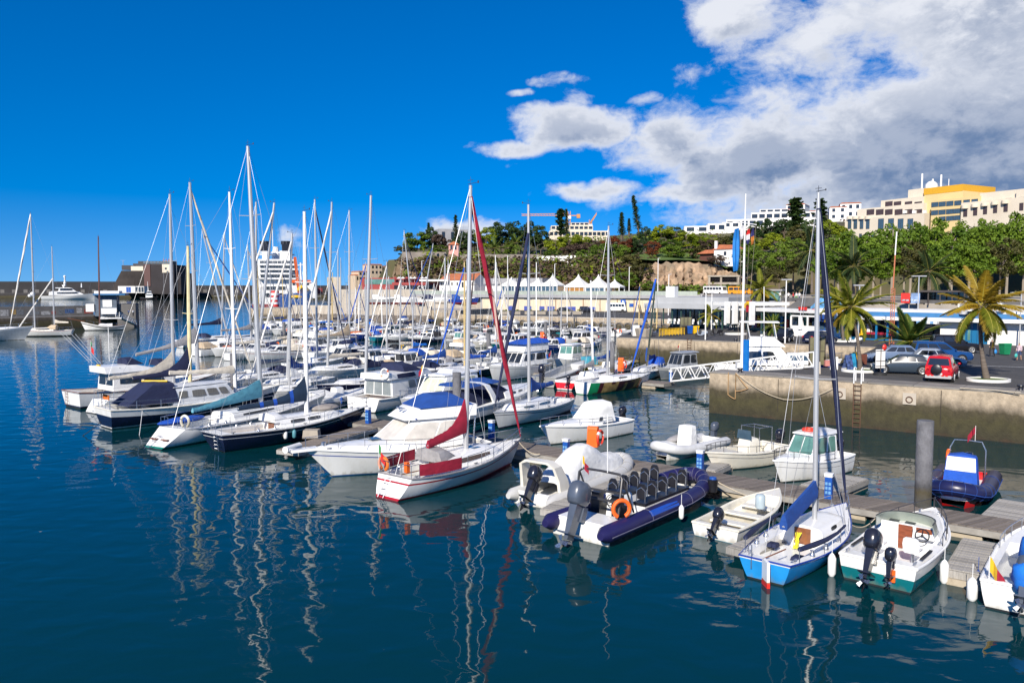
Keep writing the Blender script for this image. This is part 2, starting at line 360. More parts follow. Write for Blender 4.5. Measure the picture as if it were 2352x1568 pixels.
CONCK=M('kerb_concrete',(0.21,0.195,0.175),0.9,0,0.15,0.8,dirt=(0.12,0.10,0.08),dscale=0.6,damt=0.6,orand=.10)
QWALL=make_wall_mat('quay_wall_concrete',(0.43,0.35,0.25))
PWALL=make_wall_mat('pier_wall_concrete',(0.36,0.30,0.22),top=2.6)
QZ=3.2
mA,mB=W(1630,856,QZ),W(2352,905,QZ)
dirAB=(mB-mA).normalized();nAB=Vector((-dirAB.y,dirAB.x,0))  # nAB points away from the camera
mB2=mA+dirAB*62
farL,farR=W(1416,776,QZ),W(2011,799,QZ)
inR=W(1912,843,QZ)
pipL,pipR=W(1056,724,QZ),W(1660,739,QZ)
pierL=W(574,707,4.4)
backL,backR=W(1424,770,QZ),W(1640,753,QZ)
basin=W(1725,750,QZ)
landp=[mA,mB2,Vector((150,20,0)),Vector((500,60,0)),Vector((500,420,0)),Vector((-34,420,0)),Vector((-38,300,0)),Vector((-40,222,0)),
         pipL+Vector((-6,3.5,0)),pipL,pipR,basin,backR,backL,farL,farR,inR,mA+nAB*3.2+dirAB*2]
b=MB();n=len(landp)
b.add([(p.x,p.y,-3)for p in landp]+[(p.x,p.y,QZ)for p in landp],[tuple(range(n,2*n))],0)
b.add([(p.x,p.y,-3)for p in landp]+[(p.x,p.y,QZ)for p in landp],[(i,(i+1)%n,n+(i+1)%n,n+i)for i in range(n)],1)
tag(b.build('quay',[ASPH,QWALL],smooth=False),'asphalt quay with stained concrete walls around the marina',kind='structure')
def edge_strip(name,pts,w,z,h,mat,off=0.0):  # a run of slabs set along an edge, each a piece of its own
    for a_,b_ in zip(pts,pts[1:]):
        d=(b_-a_);L_=d.length;k=max(1,round(L_/3.0));d.normalize();nn=Vector((-d.y,d.x,0))
        for i in range(k):
            q=MB();s0,s1=L_*i/k+0.02,L_*(i+1)/k-0.02
            p0=a_+d*s0-nn*off;p1=a_+d*s1-nn*off
            q.add([(p0.x,p0.y,z),(p1.x,p1.y,z),(p1.x+nn.x*w,p1.y+nn.y*w,z),(p0.x+nn.x*w,p0.y+nn.y*w,z)]+
[(p0.x,p0.y,z+h),(p1.x,p1.y,z+h),(p1.x+nn.x*w,p1.y+nn.y*w,z+h),(p0.x+nn.x*w,p0.y+nn.y*w,z+h)],
[(0,3,2,1),(4,5,6,7),(0,1,5,4),(1,2,6,5),(2,3,7,6),(3,0,4,7)])
            tag(q.build(name,mat,smooth=False),kind='structure')
edge_strip('kerb_slab',[mA,mB2],2.4,QZ+0.004,0.10,CONCK,0.04)
edge_strip('kerb_slab',[farL,farR],0.8,QZ+0.004,0.08,CONC,0.04)
edge_strip('kerb_slab',[pipL,pipR],0.8,QZ+0.004,0.25,CONCL,0.05)
# painted line on the car park
b=MB();p,q=W(2195,838,QZ),W(2352,843,QZ);e=(q-p).normalized();p=p-e*1.0;q=q+e*6;o=Vector((-e.y,e.x,0))*0.07
b.add([(v.x,v.y,QZ+0.006)for v in(p-o,q-o,q+o,p+o)],[(0,1,2,3)])
tag(b.build('road_marking',WPAINT,smooth=False),'white painted line across the car park',kind='structure')
# upper road terrace
UZ=7.5
cw0,cw1=W(1108,711,QZ),W(1511,717,QZ)
upp=[cw0+Vector((0.2,1.2,0)),cw1+Vector((0,1.2,0)),Vector((58,178,0)),Vector((53,139,0)),Vector((76,107,0)),Vector((130,62,0)),Vector((480,62,0)),Vector((480,415,0)),Vector((-32,415,0)),Vector((-24,262,0))]
b=MB();b.prism([(p.x,p.y)for p in upp],QZ+0.01,UZ)
tag(b.build('road',[CONCL],smooth=False),'upper promenade and road above the quay',kind='structure')
# ------------------------------------------------------------------ hills
GROUND=M('hill_ground',(0.075,0.072,0.03),0.95,0,0.4,0.06,bump=0.2,bscale=0.8,dirt=(0.12,0.075,0.04),dscale=0.05,damt=0.8)
LAWN=M('lawn_grass',(0.085,0.14,0.02),0.95,0,0.2,0.3)
ctrl=[D(915,596,338),D(960,592,338),D(1040,588,342),D(1150,590,342),D(1260,592,340),D(1340,594,338),D(1420,594,330),D(1500,596,322),D(1560,594,322),D(1650,592,322),
        D(1730,604,300),D(1790,640,262),D(1900,650,240),D(2050,655,215),D(2300,650,190),D(2500,640,180),
        D(950,575,420),D(1100,560,430),D(1250,552,430),D(1400,552,430),D(1500,548,440),D(1600,536,450),D(1700,530,460),D(1800,520,460),D(1900,512,470),
        D(1980,560,320),D(2100,548,320),D(2352,535,315),D(2600,520,310),D(1850,575,340),D(1750,575,370),D(1600,560,390),
        D(1900,496,560),D(1700,520,600),D(1500,540,700),D(2200,500,600),D(2600,480,600),D(1100,575,700),D(950,600,600)]
def hill_z(x,y):
    sw=sz=0.0
    for c in ctrl:
        w=1.0/((x-c.x)**2+(y-c.y)**2+60)**1.6
        sw+=w;sz+=w*c.z
    return sz/sw
b=MB();xs=[-62+i*9 for i in range(58)];ys=[322+i*11 for i in range(40)]
def fy(x,y):  # front edge of the hill swings forward on the right
    t=(y-322)/429.0
    f=333 if x<66 else max(185,333-(x-66)*1.35)
    return f+t*(760-f)
vs=[]
for j in range(len(ys)):
    for i in range(len(xs)):
        Y=fy(xs[i],ys[j]);X=xs[i]+(0 if i else random.uniform(-2,2))
        z=hill_z(X,Y)+random.uniform(-0.6,0.6)
        if i==0:z=min(z,4)
        if j==0:z=5.0
        vs.append((X,Y,z if i else 2.0))
nx=len(xs)
b.add(vs,[(j*nx+i,j*nx+i+1,(j+1)*nx+i+1,(j+1)*nx+i)for j in range(len(ys)-1)for i in range(nx-1)])
tag(b.build('hill',GROUND),'wooded hill rising behind the marina',kind='structure')
b=MB();far=[(-1.0,0.0),(-0.6,20),(-0.3,55),(0.0,70),(0.3,62),(0.6,30),(1.0,0)]
c0=D(2440*1,600,3000)
b.loft([[(D(1480+480*(k/12),650,2600+q).x,2600+q,6+max(0.0,(sin(pi*k/12)**1.3)*(210 if q==150 else 20)*(1+0.15*sin(k*2.3))))for k in range(13)]for q in(0,150,400)],0,False)
tag(b.build('hill',M('far_hill',(0.05,0.075,0.06),0.95,0,0.3,0.01)),'low distant hill with masts on top',kind='structure')
# cliffs: displaced rock sheets with real folds
ROCK=M('cliff_rock',(0.34,0.235,0.15),0.95,0,0.5,0.35,bump=0.6,bscale=0.7,dirt=(0.15,0.125,0.085),dscale=0.22,damt=1.0,stretch=(1,1,0.3))
ROCKD=M('headland_rock',(0.19,0.135,0.085),0.95,0,0.4,0.10,bump=0.3,bscale=0.7,dirt=(0.055,0.065,0.022),dscale=0.07,damt=0.95,stretch=(1,1,0.5))
def cliff(label,pts,nz_,mat,amp,seed,m=5):  # pts: (base point, top point) along the face
    rnd=random.Random(seed);rings=[]
    for k in range(len(pts)-1):
        for i in range(m):
            t=i/m;bb=pts[k][0].lerp(pts[k+1][0],t);tt=pts[k][1].lerp(pts[k+1][1],t)
            dx=rnd.gauss(0,amp);row=[]
            for j in range(nz_+1):
                s=j/nz_;p=bb.lerp(tt,s);w=sin(pi*min(1,s*1.02))if j<nz_ else 0
                row.append((p.x+rnd.uniform(-.4,.4)*amp*w,p.y+(dx*0.7+rnd.gauss(0,amp*0.55))*w,p.z+(rnd.uniform(-.5,.5)*amp if 0<j else 0)))
            rings.append(row)
    rings.append([tuple(pts[-1][0].lerp(pts[-1][1],j/nz_))for j in range(nz_+1)])
    return tag(MB().loft(rings,0,False).build('cliff',mat,angle=25),label,kind='structure')
cliff('steep headland slope of brown rock and scrub',[(Vector((-58,348,2)),Vector((-56,352,6))),(D(900,700,335),D(909,606,338)),(D(930,702,322),D(925,592,338)),(D(1000,702,312),D(1000,588,339)),(D(1100,700,305),D(1100,590,342)),
(D(1200,690,300),D(1200,592,341)),(D(1300,680,300),D(1300,596,340)),(D(1400,675,302),D(1400,600,334)),(D(1490,672,304),D(1490,602,322))],12,ROCKD,1.9,3,7)
cliff('bare tan rock face below the lawn',[(D(1470,675,303),D(1480,615,312)),(D(1500,678,300),D(1500,604,311)),(D(1560,678,298),D(1560,602,311)),(D(1620,678,298),D(1625,606,310)),(D(1660,678,300),D(1668,622,308)),(D(1700,670,296),D(1720,632,302))],16,ROCK,1.3,5,10)
b=MB();lw=[D(1440,598,318),D(1500,603,311.5),D(1560,601.5,311.5),D(1625,605,310.5),D(1668,621,308.5),D(1700,618,312),D(1700,600,322),D(1640,588,352),D(1560,586,352),D(1450,588,345)]
b.add([(p.x,p.y,p.z+0.9)for p in lw],[tuple(range(len(lw)))])
tag(b.build('lawn',LAWN,smooth=False),'bright green lawn above the rock face',kind='structure')
b=MB();lw=[D(1200,600,336),D(1290,601,336),D(1390,603,330),D(1400,590,342),D(1290,589,350),D(1200,588,350)]
b.add([(p.x,p.y,p.z+0.5)for p in lw],[tuple(range(len(lw)))])
tag(b.build('lawn',LAWN,smooth=False),'strip of grass on the park terrace',kind='structure')

# ------------------------------------------------------------------ piers and breakwater
pd=(pipL-pierL);pd.z=0;pd.normalize();pn=Vector((-pd.y,pd.x,0))
PZ=4.4
def quay_block(name,label,poly,z0,z1,mats):
    b=MB();n=len(poly)
    b.add([(p.x,p.y,z0)for p in poly]+[(p.x,p.y,z1)for p in poly],[tuple(range(n,2*n))],0)
    b.add([(p.x,p.y,z0)for p in poly]+[(p.x,p.y,z1)for p in poly],[(i,(i+1)%n,n+(i+1)%n,n+i)for i in range(n)],1)
    return tag(b.build(name,mats,smooth=False),label,kind='structure')
quay_block('pier','long concrete pier closing the marina on its far side',[pierL,pipL+pn*0.5,pipL+pn*20,pierL+pn*9],-3,PZ,[CONCL,PWALL])
q0=pierL+pd*14;q1=pipL-pd*8
ln=(q1-q0).length;wz=PZ+0.9
b.add([(q0.x,q0.y,2.9),(q1.x,q1.y,2.9),(q1.x,q1.y,wz),(q0.x,q0.y,wz)]+[(q0.x+pn.x*.8,q0.y+pn.y*.8,2.9),(q1.x+pn.x*.8,q1.y+pn.y*.8,2.9),(q1.x+pn.x*.8,q1.y+pn.y*.8,wz),(q0.x+pn.x*.8,q0.y+pn.y*.8,wz)],
[(0,1,2,3),(5,4,7,6),(3,2,6,7),(4,0,3,7),(1,5,6,2)])
tag(b.build('parapet_wall',CONCL,smooth=False),'pale concrete parapet along the far pier','wall')
# rock revetment below it
STONE=M('revetment_stone',(0.16,0.135,0.11),0.95,0,0.35,0.5,bump=0.05,bscale=3)
rev=thing('rock_revetment','slope of piled grey boulders below the far pier wall','rock slope',tuple(q0-pn*2.5)[:2]+(0,))
b=MB()
b.add([tuple(v-Vector((rev.location.x,rev.location.y,0)))for v in(q0-pn*4.5-Vector((0,0,q0.z+.5)),q1-pn*4.5-Vector((0,0,q1.z+.5)),q1-pn*.1+Vector((0,0,3.0-q1.z)),q0-pn*.1+Vector((0,0,3.0-q0.z)))],[(0,1,2,3)])
b.build('rubble_bed',STONE,rev)
rock_me=[]
for k in range(6):
    rr=random.Random(k);b=MB();b.ball((0,0,0),0.75,7,4)
    b.v=[(x*rr.uniform(.75,1.3),y*rr.uniform(.7,1.1),z*rr.uniform(.65,1.0))for x,y,z in b.v]
    rock_me.append(b.mesh('stone',STONE,smooth=False))
for i in range(230):
    s=random.random();t=(i%4+random.random()*.8)/4.2
    p=q0.lerp(q1,s)-pn*(4.4*(1-t));z=-0.2+3.0*t
    o=link('stone',rock_me[i%6],rev,(p.x-rev.location.x,p.y-rev.location.y,z),random.uniform(0,6));o.scale=(random.uniform(.7,1.3),)*3
# drain pipes through the quay wall
PIPE=M('drain_pipe_dark',(0.025,0.02,0.016),0.9)
pw=(pipR-pipL);pwl=pw.length;pw.normalize();pwn=Vector((-pw.y,pw.x,0))
pm=MB().loft([[(r*cos(2*pi*j/14),y,r*sin(2*pi*j/14))for j in range(14)]for r,y in((0.95,0.1),(0.95,-0.22),(0.72,-0.22),(0.70,0.08))],0,True,False,True,None)
pm.m=[0]*28+[1]*14+[1]*(len(pm.f)-42)
pme=pm.mesh('drain_pipe',[CONCD,PIPE])
pipes=thing('drain_outlets','row of round drain pipes along the far quay wall','drain pipes',(pipL.x,pipL.y,1.6),atan2(pw.y,pw.x))
for i in range(28):
    link('drain_pipe',pme,pipes,(6+i*(pwl-8)/28,-0.02,0.0))
# left pier with painted blocks
lp0,lp1=Vector((-150,153,0)),W(306,748,0);ld=(lp1-lp0).normalized();lnn=Vector((-ld.y,ld.x,0))
quay_block('pier','dark stone pier at the left of the harbour entrance',[lp0,lp1,lp1+lnn*9,lp0+lnn*9],-3,2.8,[CONCD,make_wall_mat('dark_pier_wall',(0.11,0.09,0.07))])
pw_=thing('pier_parapet','dark pier parapet covered in painted crew murals','wall',tuple(lp0+lnn*7.5)[:2]+(2.8,),atan2(ld.y,ld.x))
b=MB();ll=(lp1-lp0).length-7;b.box(0,ll,0,1.2,0,2.5);b.build('wall',CONCD,pw_,smooth=False)
mur=[M('mural_%s'%nm,c,0.8,0,0.5,2)for nm,c in(('white',(.30,.30,.30)),('teal',(.06,.16,.18)),('red',(.25,.05,.04)),('ochre',(.3,.2,.07)),('grey',(.12,.13,.14)),('blue',(.04,.09,.22)))]
b=MB();x=25.0;rm=random.Random(3)
while x<ll-2:
    w=rm.uniform(.8,2.2);z0=rm.uniform(.2,.7);b.box(x,x+w,-0.02,0,z0,z0+rm.uniform(.7,1.6),rm.choice((0,0,1,2,3,4,4,5)));x+=w+rm.uniform(.1,.7)
o=b.build('mural',mur,pw_,smooth=False);o['kind']='stuff'
# far breakwater
bw0,bw1=Vector((-900,655,0)),Vector((60,820,0));bd=(bw1-bw0).normalized();bn=Vector((-bd.y,bd.x,0))
BWM=make_wall_mat('breakwater_stone',(0.04,0.037,0.037),top=3)
quay_block('breakwater','long dark harbour breakwater on the horizon',[bw0,bw1,bw1+bn*40,bw0+bn*40],-3,4.6,[CONCD,BWM])
bwp=thing('breakwater_wall','tall dark storm wall along the breakwater','wall',tuple(bw0+bn*26)[:2]+(4.6,),atan2(bd.y,bd.x))
b=MB();b.box(0,985,0,4,0,7.4);b.box(0,560,-5,0.0,0,11.0);b.build('wall',M('storm_wall',(0.028,0.027,0.029),0.9,0,0.25,0.1),bwp,smooth=False)
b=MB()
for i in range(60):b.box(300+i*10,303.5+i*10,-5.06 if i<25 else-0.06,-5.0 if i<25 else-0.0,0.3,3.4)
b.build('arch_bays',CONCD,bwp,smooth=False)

# ================================================================== BUILDINGS
class Facade:  # a vertical plane through two world points; photo measures become metres on it
    def __init__(s,p0,p1):
        s.p0=Vector((p0.x,p0.y,0));d=Vector((p1.x-p0.x,p1.y-p0.y,0));s.L=d.length;s.d=d.normalized();s.n=Vector((-s.d.y,s.d.x,0));s.rz=atan2(s.d.y,s.d.x)
    def pt(s,px,py,y=0):
        r=ray(px,py);o=Vector((0,0,CAMZ));q=s.p0+s.n*y
        t=(q-o).dot(s.n)/r.dot(s.n);w=o+r*t
        return(w-s.p0).dot(s.d),w.z
    def root(s,name,label,cat='building',group=None):return thing(name,label,cat,tuple(s.p0),s.rz,group)
    def rect(s,x0,x1,y0,y1,y=0):
        xm=(x0+x1)/2
        return s.pt(x0,(y0+y1)/2,y)[0],s.pt(x1,(y0+y1)/2,y)[0],s.pt(xm,y1,y)[1],s.pt(xm,y0,y)[1]
    def block(s,b,x0,x1,y0,y1,d0,d1,mat=0,z0=None):
        a,c,e,f=s.rect(x0,x1,y0,y1,d0);b.box(a,c,d0,d1,e if z0 is None else z0,f,mat);return a,c,e,f
_wm={}
FRAMEW=M('window_frame_white',(0.6,0.6,0.58),0.5);FRAMED=M('window_frame_dark',(0.05,0.04,0.035),0.5)
def window(root,x,z,w,h,y=0.0,glass=None,frame=None,bars=1,name='window',depth=0.09):
    glass=glass or GLASS;frame=frame or FRAMED;k=(round(w,1),round(h,1),glass.name,frame.name,bars,depth)
    if k not in _wm:
        b=MB();t=0.07;b.box(-w/2,w/2,-0.03,0.05,0,h,1)
        b.box(-w/2-t,-w/2,-depth,0.05,-t,h+t);b.box(w/2,w/2+t,-depth,0.05,-t,h+t)
        b.box(-w/2,w/2,-depth-.004,0.05,h,h+t);b.box(-w/2,w/2,-depth-.004,0.05,-t,0)
        for i in range(bars):q=-w/2+w*(i+1)/(bars+1);b.box(q-.03,q+.03,-0.06,0.0,0,h)
        _wm[k]=b.mesh(name,[frame,glass],smooth=False)
    return link(name,_wm[k],root,(x,y,z))
def win_px(f,root,x0,x1,y0,y1,d=0.0,**kw):
    a,c,e,g=f.rect(x0,x1,y0,y1,d);return window(root,(a+c)/2,e,c-a,g-e,d,**kw)
WALLC=M('hotel_render',(0.64,0.565,0.45),0.9,0,0.06,0.3,dirt=(0.46,0.38,0.29),dscale=0.15,damt=0.5)
WALLY=M('yellow_render',(0.66,0.50,0.24),0.9,0,0.05,0.3);WALLO=M('orange_render',(0.62,0.33,0.02),0.9,0,0.06)
WALLW=M('whitewash',(0.74,0.73,0.70),0.85,0,0.05,0.4,dirt=(0.55,0.52,0.47),dscale=0.3,damt=0.4)
TILE=M('terracotta_tiles',(0.40,0.13,0.055),0.85,0,0.25,1.2,bump=0.04,bscale=4);PINK=M('pink_render',(0.56,0.30,0.26),0.9,0,0.08)
REDW=M('red_render',(0.30,0.05,0.045),0.8,0,0.1,0.4);GREYW=M('grey_render',(0.30,0.30,0.31),0.8,0,0.1,0.4)
# --- the long hotel on the hill
f=Facade(D(1940,500,335),D(2380,500,268));h=f.root('hotel','long stepped cream hotel with yellow and orange tower above the trees');G0=20
X=lambda z:z*.21875+1837.5
Y=lambda z:z*.21875+367.5
b=MB()
f.block(b,X(470),X(1300),Y(592),Y(830),0,22,0,G0);f.block(b,X(600),X(1298),Y(484),Y(592),2.0,22,0,G0);f.block(b,X(850),X(1296),Y(404),Y(484),3.5,22,0,G0);f.block(b,X(1135),X(1296),Y(306),Y(404),6,20,0,G0)
b.build('wall',WALLC,h,smooth=False)
b=MB();f.block(b,X(1302),X(1706),Y(345),Y(650),4.0,24,0,G0);f.block(b,X(1376),X(1890),Y(402),Y(650),0.0,20,0,G0);b.build('yellow_wing',WALLY,h,smooth=False)
b=MB();f.block(b,X(1300),X(1708),Y(276),Y(346),3.9,24.1);b.build('tower_band',WALLO,h,smooth=False)
b=MB();f.block(b,X(1690),X(2500),Y(412),Y(650),-1.5,18,0,G0);f.block(b,X(1890),X(2500),Y(318),Y(412),0.5,18,0,G0);f.block(b,X(2270),X(2500),Y(300),Y(420),-1.2,18,0,G0);b.build('wall',WALLC,h,smooth=False)
for i,x in enumerate((522,583,648,713,852,957,1058,1160)):win_px(f,h,X(x-18-(12 if i>3 else 0)),X(x+16+(10 if i>3 else 0)),Y(618 if i>3 else 622),Y(722),0,glass=GLASSB)
for x in(635,703,770):win_px(f,h,X(x-13),X(x+13),Y(775),Y(818),0,glass=GLASSB)
for i,x in enumerate((740,838,933,1035,1140,1242)):win_px(f,h,X(x-38),X(x+38),Y(520),Y(574),2.0,glass=GLASSR,bars=2)
for x in(935,1025,1140,1242):win_px(f,h,X(x-38),X(x+36),Y(438),Y(494),3.5,glass=GLASSR,bars=2)
for r,(ya,yb,xs_)in enumerate(((450,490,(1416,1494,1574,1658)),(535,575,(1414,1492,1572,1646)),(600,640,(1492,1572,1646)))):
    for i,x in enumerate(xs_):win_px(f,h,X(x-35),X(x+35),Y(ya-i*6-4),Y(yb-i*6+2),0.0,glass=GLASSB,frame=FRAMED,bars=2)
for x in(1750,1835):win_px(f,h,X(x-32),X(x+32),Y(420-(x-1750)*.08),Y(458-(x-1750)*.08),0.0,glass=GLASSB,bars=2)
for i,x in enumerate((1736,1840,1944,2050,2160,2325)):win_px(f,h,X(x-19),X(x+19),Y(518-i*13),Y(594-i*13),-1.5,glass=GLASSR)
for i,x in enumerate((1970,2078,2188,2330)):win_px(f,h,X(x-32),X(x+32),Y(430-i*13),Y(462-i*13),0.5 if i<3 else-1.2,glass=GLASSB,bars=2)
for i,x in enumerate((1734,1838,1942,2048,2156)):  # rounded balcony fins
    a,c,e,g=f.rect(X(x-36),X(x+36),Y(478-i*13),Y(512-i*13),-1.5);b=MB()
    b.prism([((a+c)/2+(c-a)/2*cos(t),-1.5+1.3*sin(t))for t in[pi+pi*k/10 for k in range(11)]],e,g);b.build('balcony',WALLC,h)
for i,x in enumerate((522,583,648,713)):
    a,c,e,g=f.rect(X(x-30),X(x+30),Y(592),Y(622),0);b=MB()
    b.prism([((a+c)/2+(c-a)/2*cos(t),1.0*sin(t))for t in[pi+pi*k/8 for k in range(9)]],e,g);b.build('balcony',WALLC,h)
b=MB()
for x,y0 in((1279,145),(1479,155),(1392,200),(1560,200)):a,z=f.pt(X(x),Y(300),10);_,z1=f.pt(X(x),Y(y0),10);b.tube([(a,10,z-3),(a,10,z1)],0.35 if x!=1560 else .15,6)
b.ball((f.pt(X(1380),Y(290),10)[0],10,f.pt(X(1380),Y(285),10)[1]),2.4,10,6);b.build('antenna',MASTW,h)
for x in(1094,1192,1303):a,z=f.pt(X(x),Y(560),1.0);b=MB();b.box(a-.6,a+.6,1.0,1.95,z,z+1.1);b.build('air_conditioner',WPAINT,h,smooth=False)
# --- white apartment blocks on the ridge
def blocks(name,label,base,specs,mat,win=None,roof=None,depth=14,drop=8,group=None,gl=None):
    f=Facade(base[0],base[1]);r=f.root(name,label,'building',group);b=MB();rb=MB();hasr=False
    for i,(x0,x1,y0,y1)in enumerate(specs):
        a,c,e,g=f.rect(x0,x1,y0,y1,i*.02);b.box(a,c,i*.02+i*.4,depth,e-drop,g)
        if roof and(roof is True or i in roof):rb.box(a-.3,c+.3,i*.42-.3,depth+.3,g,g+.7,0,1.2,1.2);hasr=True
        if win:
            n=max(1,int((c-a)/win[0]));m=max(1,int((g-e)/win[1]))
            for p in range(n):
                for q in range(m):window(r,a+(p+.5)*(c-a)/n,e+(q+.32)*(g-e)/m,min(1.6,(c-a)/n*.55)if len(win)<3 else(c-a)/n*win[2],(g-e)/m*.48,i*.42,glass=gl or GLASS,bars=0)
    b.build('wall',mat,r,smooth=False)
    if hasr:rb.build('roof',TILE,r,smooth=False)
    return r
blocks('apartment_building','long low white terraced apartment block with flat roof beside a flagpole',(D(1560,520,455),D(1790,500,440)),[(1668,1772,503,525),(1725,1880,487,505),(1745,1810,480,488)],WALLW,(3.6,3.2,.74))
blocks('white_villa','white flat-roofed villas stepping down among ridge trees',(D(1560,520,440),D(1700,510,435)),[(1572,1628,519,536),(1626,1668,513,533),(1660,1700,510,524),(1650,1680,524,533)],WALLW,(4.5,3.5,.6),roof=(3,))
blocks('apartment_building','tall white apartment tower with red roof edges behind a pine',(D(1770,500,470),D(1850,480,460)),[(1772,1815,482,510),(1805,1848,470,512),(1770,1812,505,512)],WALLW,(3.2,3.0,.5),roof=(0,1))
blocks('apartment_building','white hillside houses with red roofs behind the tall blue furled sail',(D(1860,500,480),D(1990,480,470)),[(1856,1885,486,512),(1905,1945,476,505),(1930,1978,467,500),(1960,1976,474,500)],WALLW,(3.2,3.2),roof=(0,1,2))
blocks('apartment_building','pale block at the left edge of the ridge beside a slim pine',(D(1000,540,420),D(1120,535,430)),[(1008,1050,526,560),(1046,1078,527,545)],GREYW,(4,5))
blocks('apartment_building','half built terraced concrete block below two tower cranes',(D(1260,540,450),D(1420,535,450)),[(1262,1400,530,545),(1266,1362,518,529),(1312,1352,511,518)],WALLC,(2.4,4.5,.7))
blocks('apartment_building','distant cream town block with orange roofs beyond the red restaurant',(D(820,650,640),D(900,640,660)),[(852,878,608,632),(868,892,612,634),(825,850,624,645),(818,840,632,648)],M('cream_render',(.55,.43,.3),.9),(3.2,3.4),roof=True)
# --- tower cranes
ORC=M('crane_orange',(0.5,0.22,0.06),0.6)
def crane(label,px,ytop,ybase,Yd,jib,counter,up=0):
    p=D(px,ybase,Yd);t=thing('tower_crane',label,'crane',tuple(p),0,'tower cranes on the ridge');H=(ybase-ytop)*Yd/FP;s=Yd/FP;b=MB()
    for i in range(2):
        for j in range(2):b.beam((i*1.4-.7,j*1.4-.7,0),(i*1.4-.7,j*1.4-.7,H),.3,.3)
    k=int(H/2)
    for i in range(k):b.beam((-.7,-.7,i*2),(.7,-.7,i*2+2),.2,.2);b.beam((.7,.7,i*2),(-.7,.7,i*2+2),.2,.2)
    b.build('mast',ORC,t)
    b=MB();z=H-2.5;q=jib*s
    b.beam((0,0,z),(q,0,z+up*s),.35,.35);b.beam((0,0,z+1.2),(q,0,z+.8+up*s),.3,.3);n=16
    for i in range(n):b.beam((q*i/n,0,z+up*s*i/n),(q*(i+1)/n,0,z+1.1+up*s*(i+1)/n),.18,.18)
    b.beam((0,0,z),(counter*s,0,z),.5,.5);b.box(min(counter*s,counter*s-2),max(counter*s,counter*s-2),-.8,.8,z-1.5,z+.8);b.build('jib',ORC,t)
    b=MB();b.box(-1,1,-1.6,.4,z-2,z-.2);b.build('cab',WPAINT,t)
crane('tall orange tower crane with its long jib pointing left',1307,486,530,470,-108,25)
crane('smaller orange crane with its jib raised steeply',1356,505,530,480,14,-6,22)
# --- pink lookout tower
f=Facade(D(1030,590,341),D(1054,590,341));t=f.root('lookout_tower','small pink square tower with tiled roof on the headland','tower');b=MB();a,c,e,g=f.rect(1030.5,1053,562,590);b.box(a,c,0,c-a,e-1,g);b.build('wall',PINK,t,smooth=False)
b=MB();b.add([(a-.5,-.5,g),(c+.5,-.5,g),(c+.5,c-a+.5,g),(a-.5,c-a+.5,g),((a+c)/2,(c-a)/2,g+1.6)],[(0,1,4),(1,2,4),(2,3,4),(3,0,4),(3,2,1,0)]);b.build('roof',TILE,t,smooth=False)
for x in(1037,1046):win_px(f,t,x-2.2,x+2.2,564,573)
b=MB();b.box((a+c)/2-.7,(a+c)/2+.1,-.06,0.02,e,e+1.4);b.build('door',FRAMED,t,smooth=False)
# park wall on the headland, white pillars of the terrace walk
f=Facade(D(915,590,338),D(1240,592,340));t=f.root('park_wall','grey stone retaining wall along the headland edge','wall');b=MB();a,c,e,g=f.rect(925,1025,576,592);b.box(a,c,-.5,.6,e-4,g-.5);a,c,e,g=f.rect(1056,1240,584,592);b.box(a,c,0,.6,e-4,g);b.build('wall',M('park_stone',(0.22,0.19,0.16),0.9,0,0.3,0.5),t,smooth=False)
f=Facade(D(1240,590,337),D(1400,594,333));t=f.root('balustrade','white park balustrade curving along the terrace','railing');b=MB();a,c,e,g=f.rect(1172+60,1302,588,594);b.box(a,c,0,.4,e-1.0,g);b.build('parapet',WALLW,t,smooth=False)
for i in range(7):a,z=f.pt(1303+i*9,600);b=MB();b.box(a-.45,a+.45,-.3,.3,z-2.5,z+2.4);b.build('pillar',WALLW,t,smooth=False)
# --- chapel among the trees
f=Facade(D(1600,600,318),D(1690,600,306));t=f.root('chapel','white chapel with terracotta roof on the lawn terrace');b=MB();a,c,e,g=f.rect(1640,1687,572,600);b.box(a,c,0,7,e-2,g);b.build('wall',WALLW,t,smooth=False)
b=MB();a2,c2,e2,g2=f.rect(1603,1640,582,600,.5);b.box(a2+.4,c2,1.5,6,e2-2,g2,0);b.build('porch_wall',M('brown_porch',(.10,.035,.025),.8),t,smooth=False)
b=MB();b.add([(a-.4,-.5,g-.05),(c+.4,-.5,g-.05),(c+.4,7.5,g-.05),(a-.4,7.5,g-.05),(a+.2,3.5,g+2.0),(c-.6,3.5,g+1.6)],[(0,1,5,4),(2,3,4,5),(1,2,5),(3,0,4),(3,2,1,0)])
b.add([(a2-.4,.2,g2-.1),(c2,.2,g2-.1),(c2,6.4,g2-.1),(a2-.4,6.4,g2-.1),(a2+1.8,3,g2+1.5),(c2,3,g2+1.5)],[(0,1,5,4),(2,3,4,5),(1,2,5),(3,0,4),(3,2,1,0)]);b.build('roof',TILE,t,smooth=False)
win_px(f,t,1663,1668,578,586);b=MB();q,z=f.pt(1643,572);b.box(q-.5,q+.5,.2,1.0,z,z+3.2);b.build('bell_gable',WALLW,t,smooth=False)
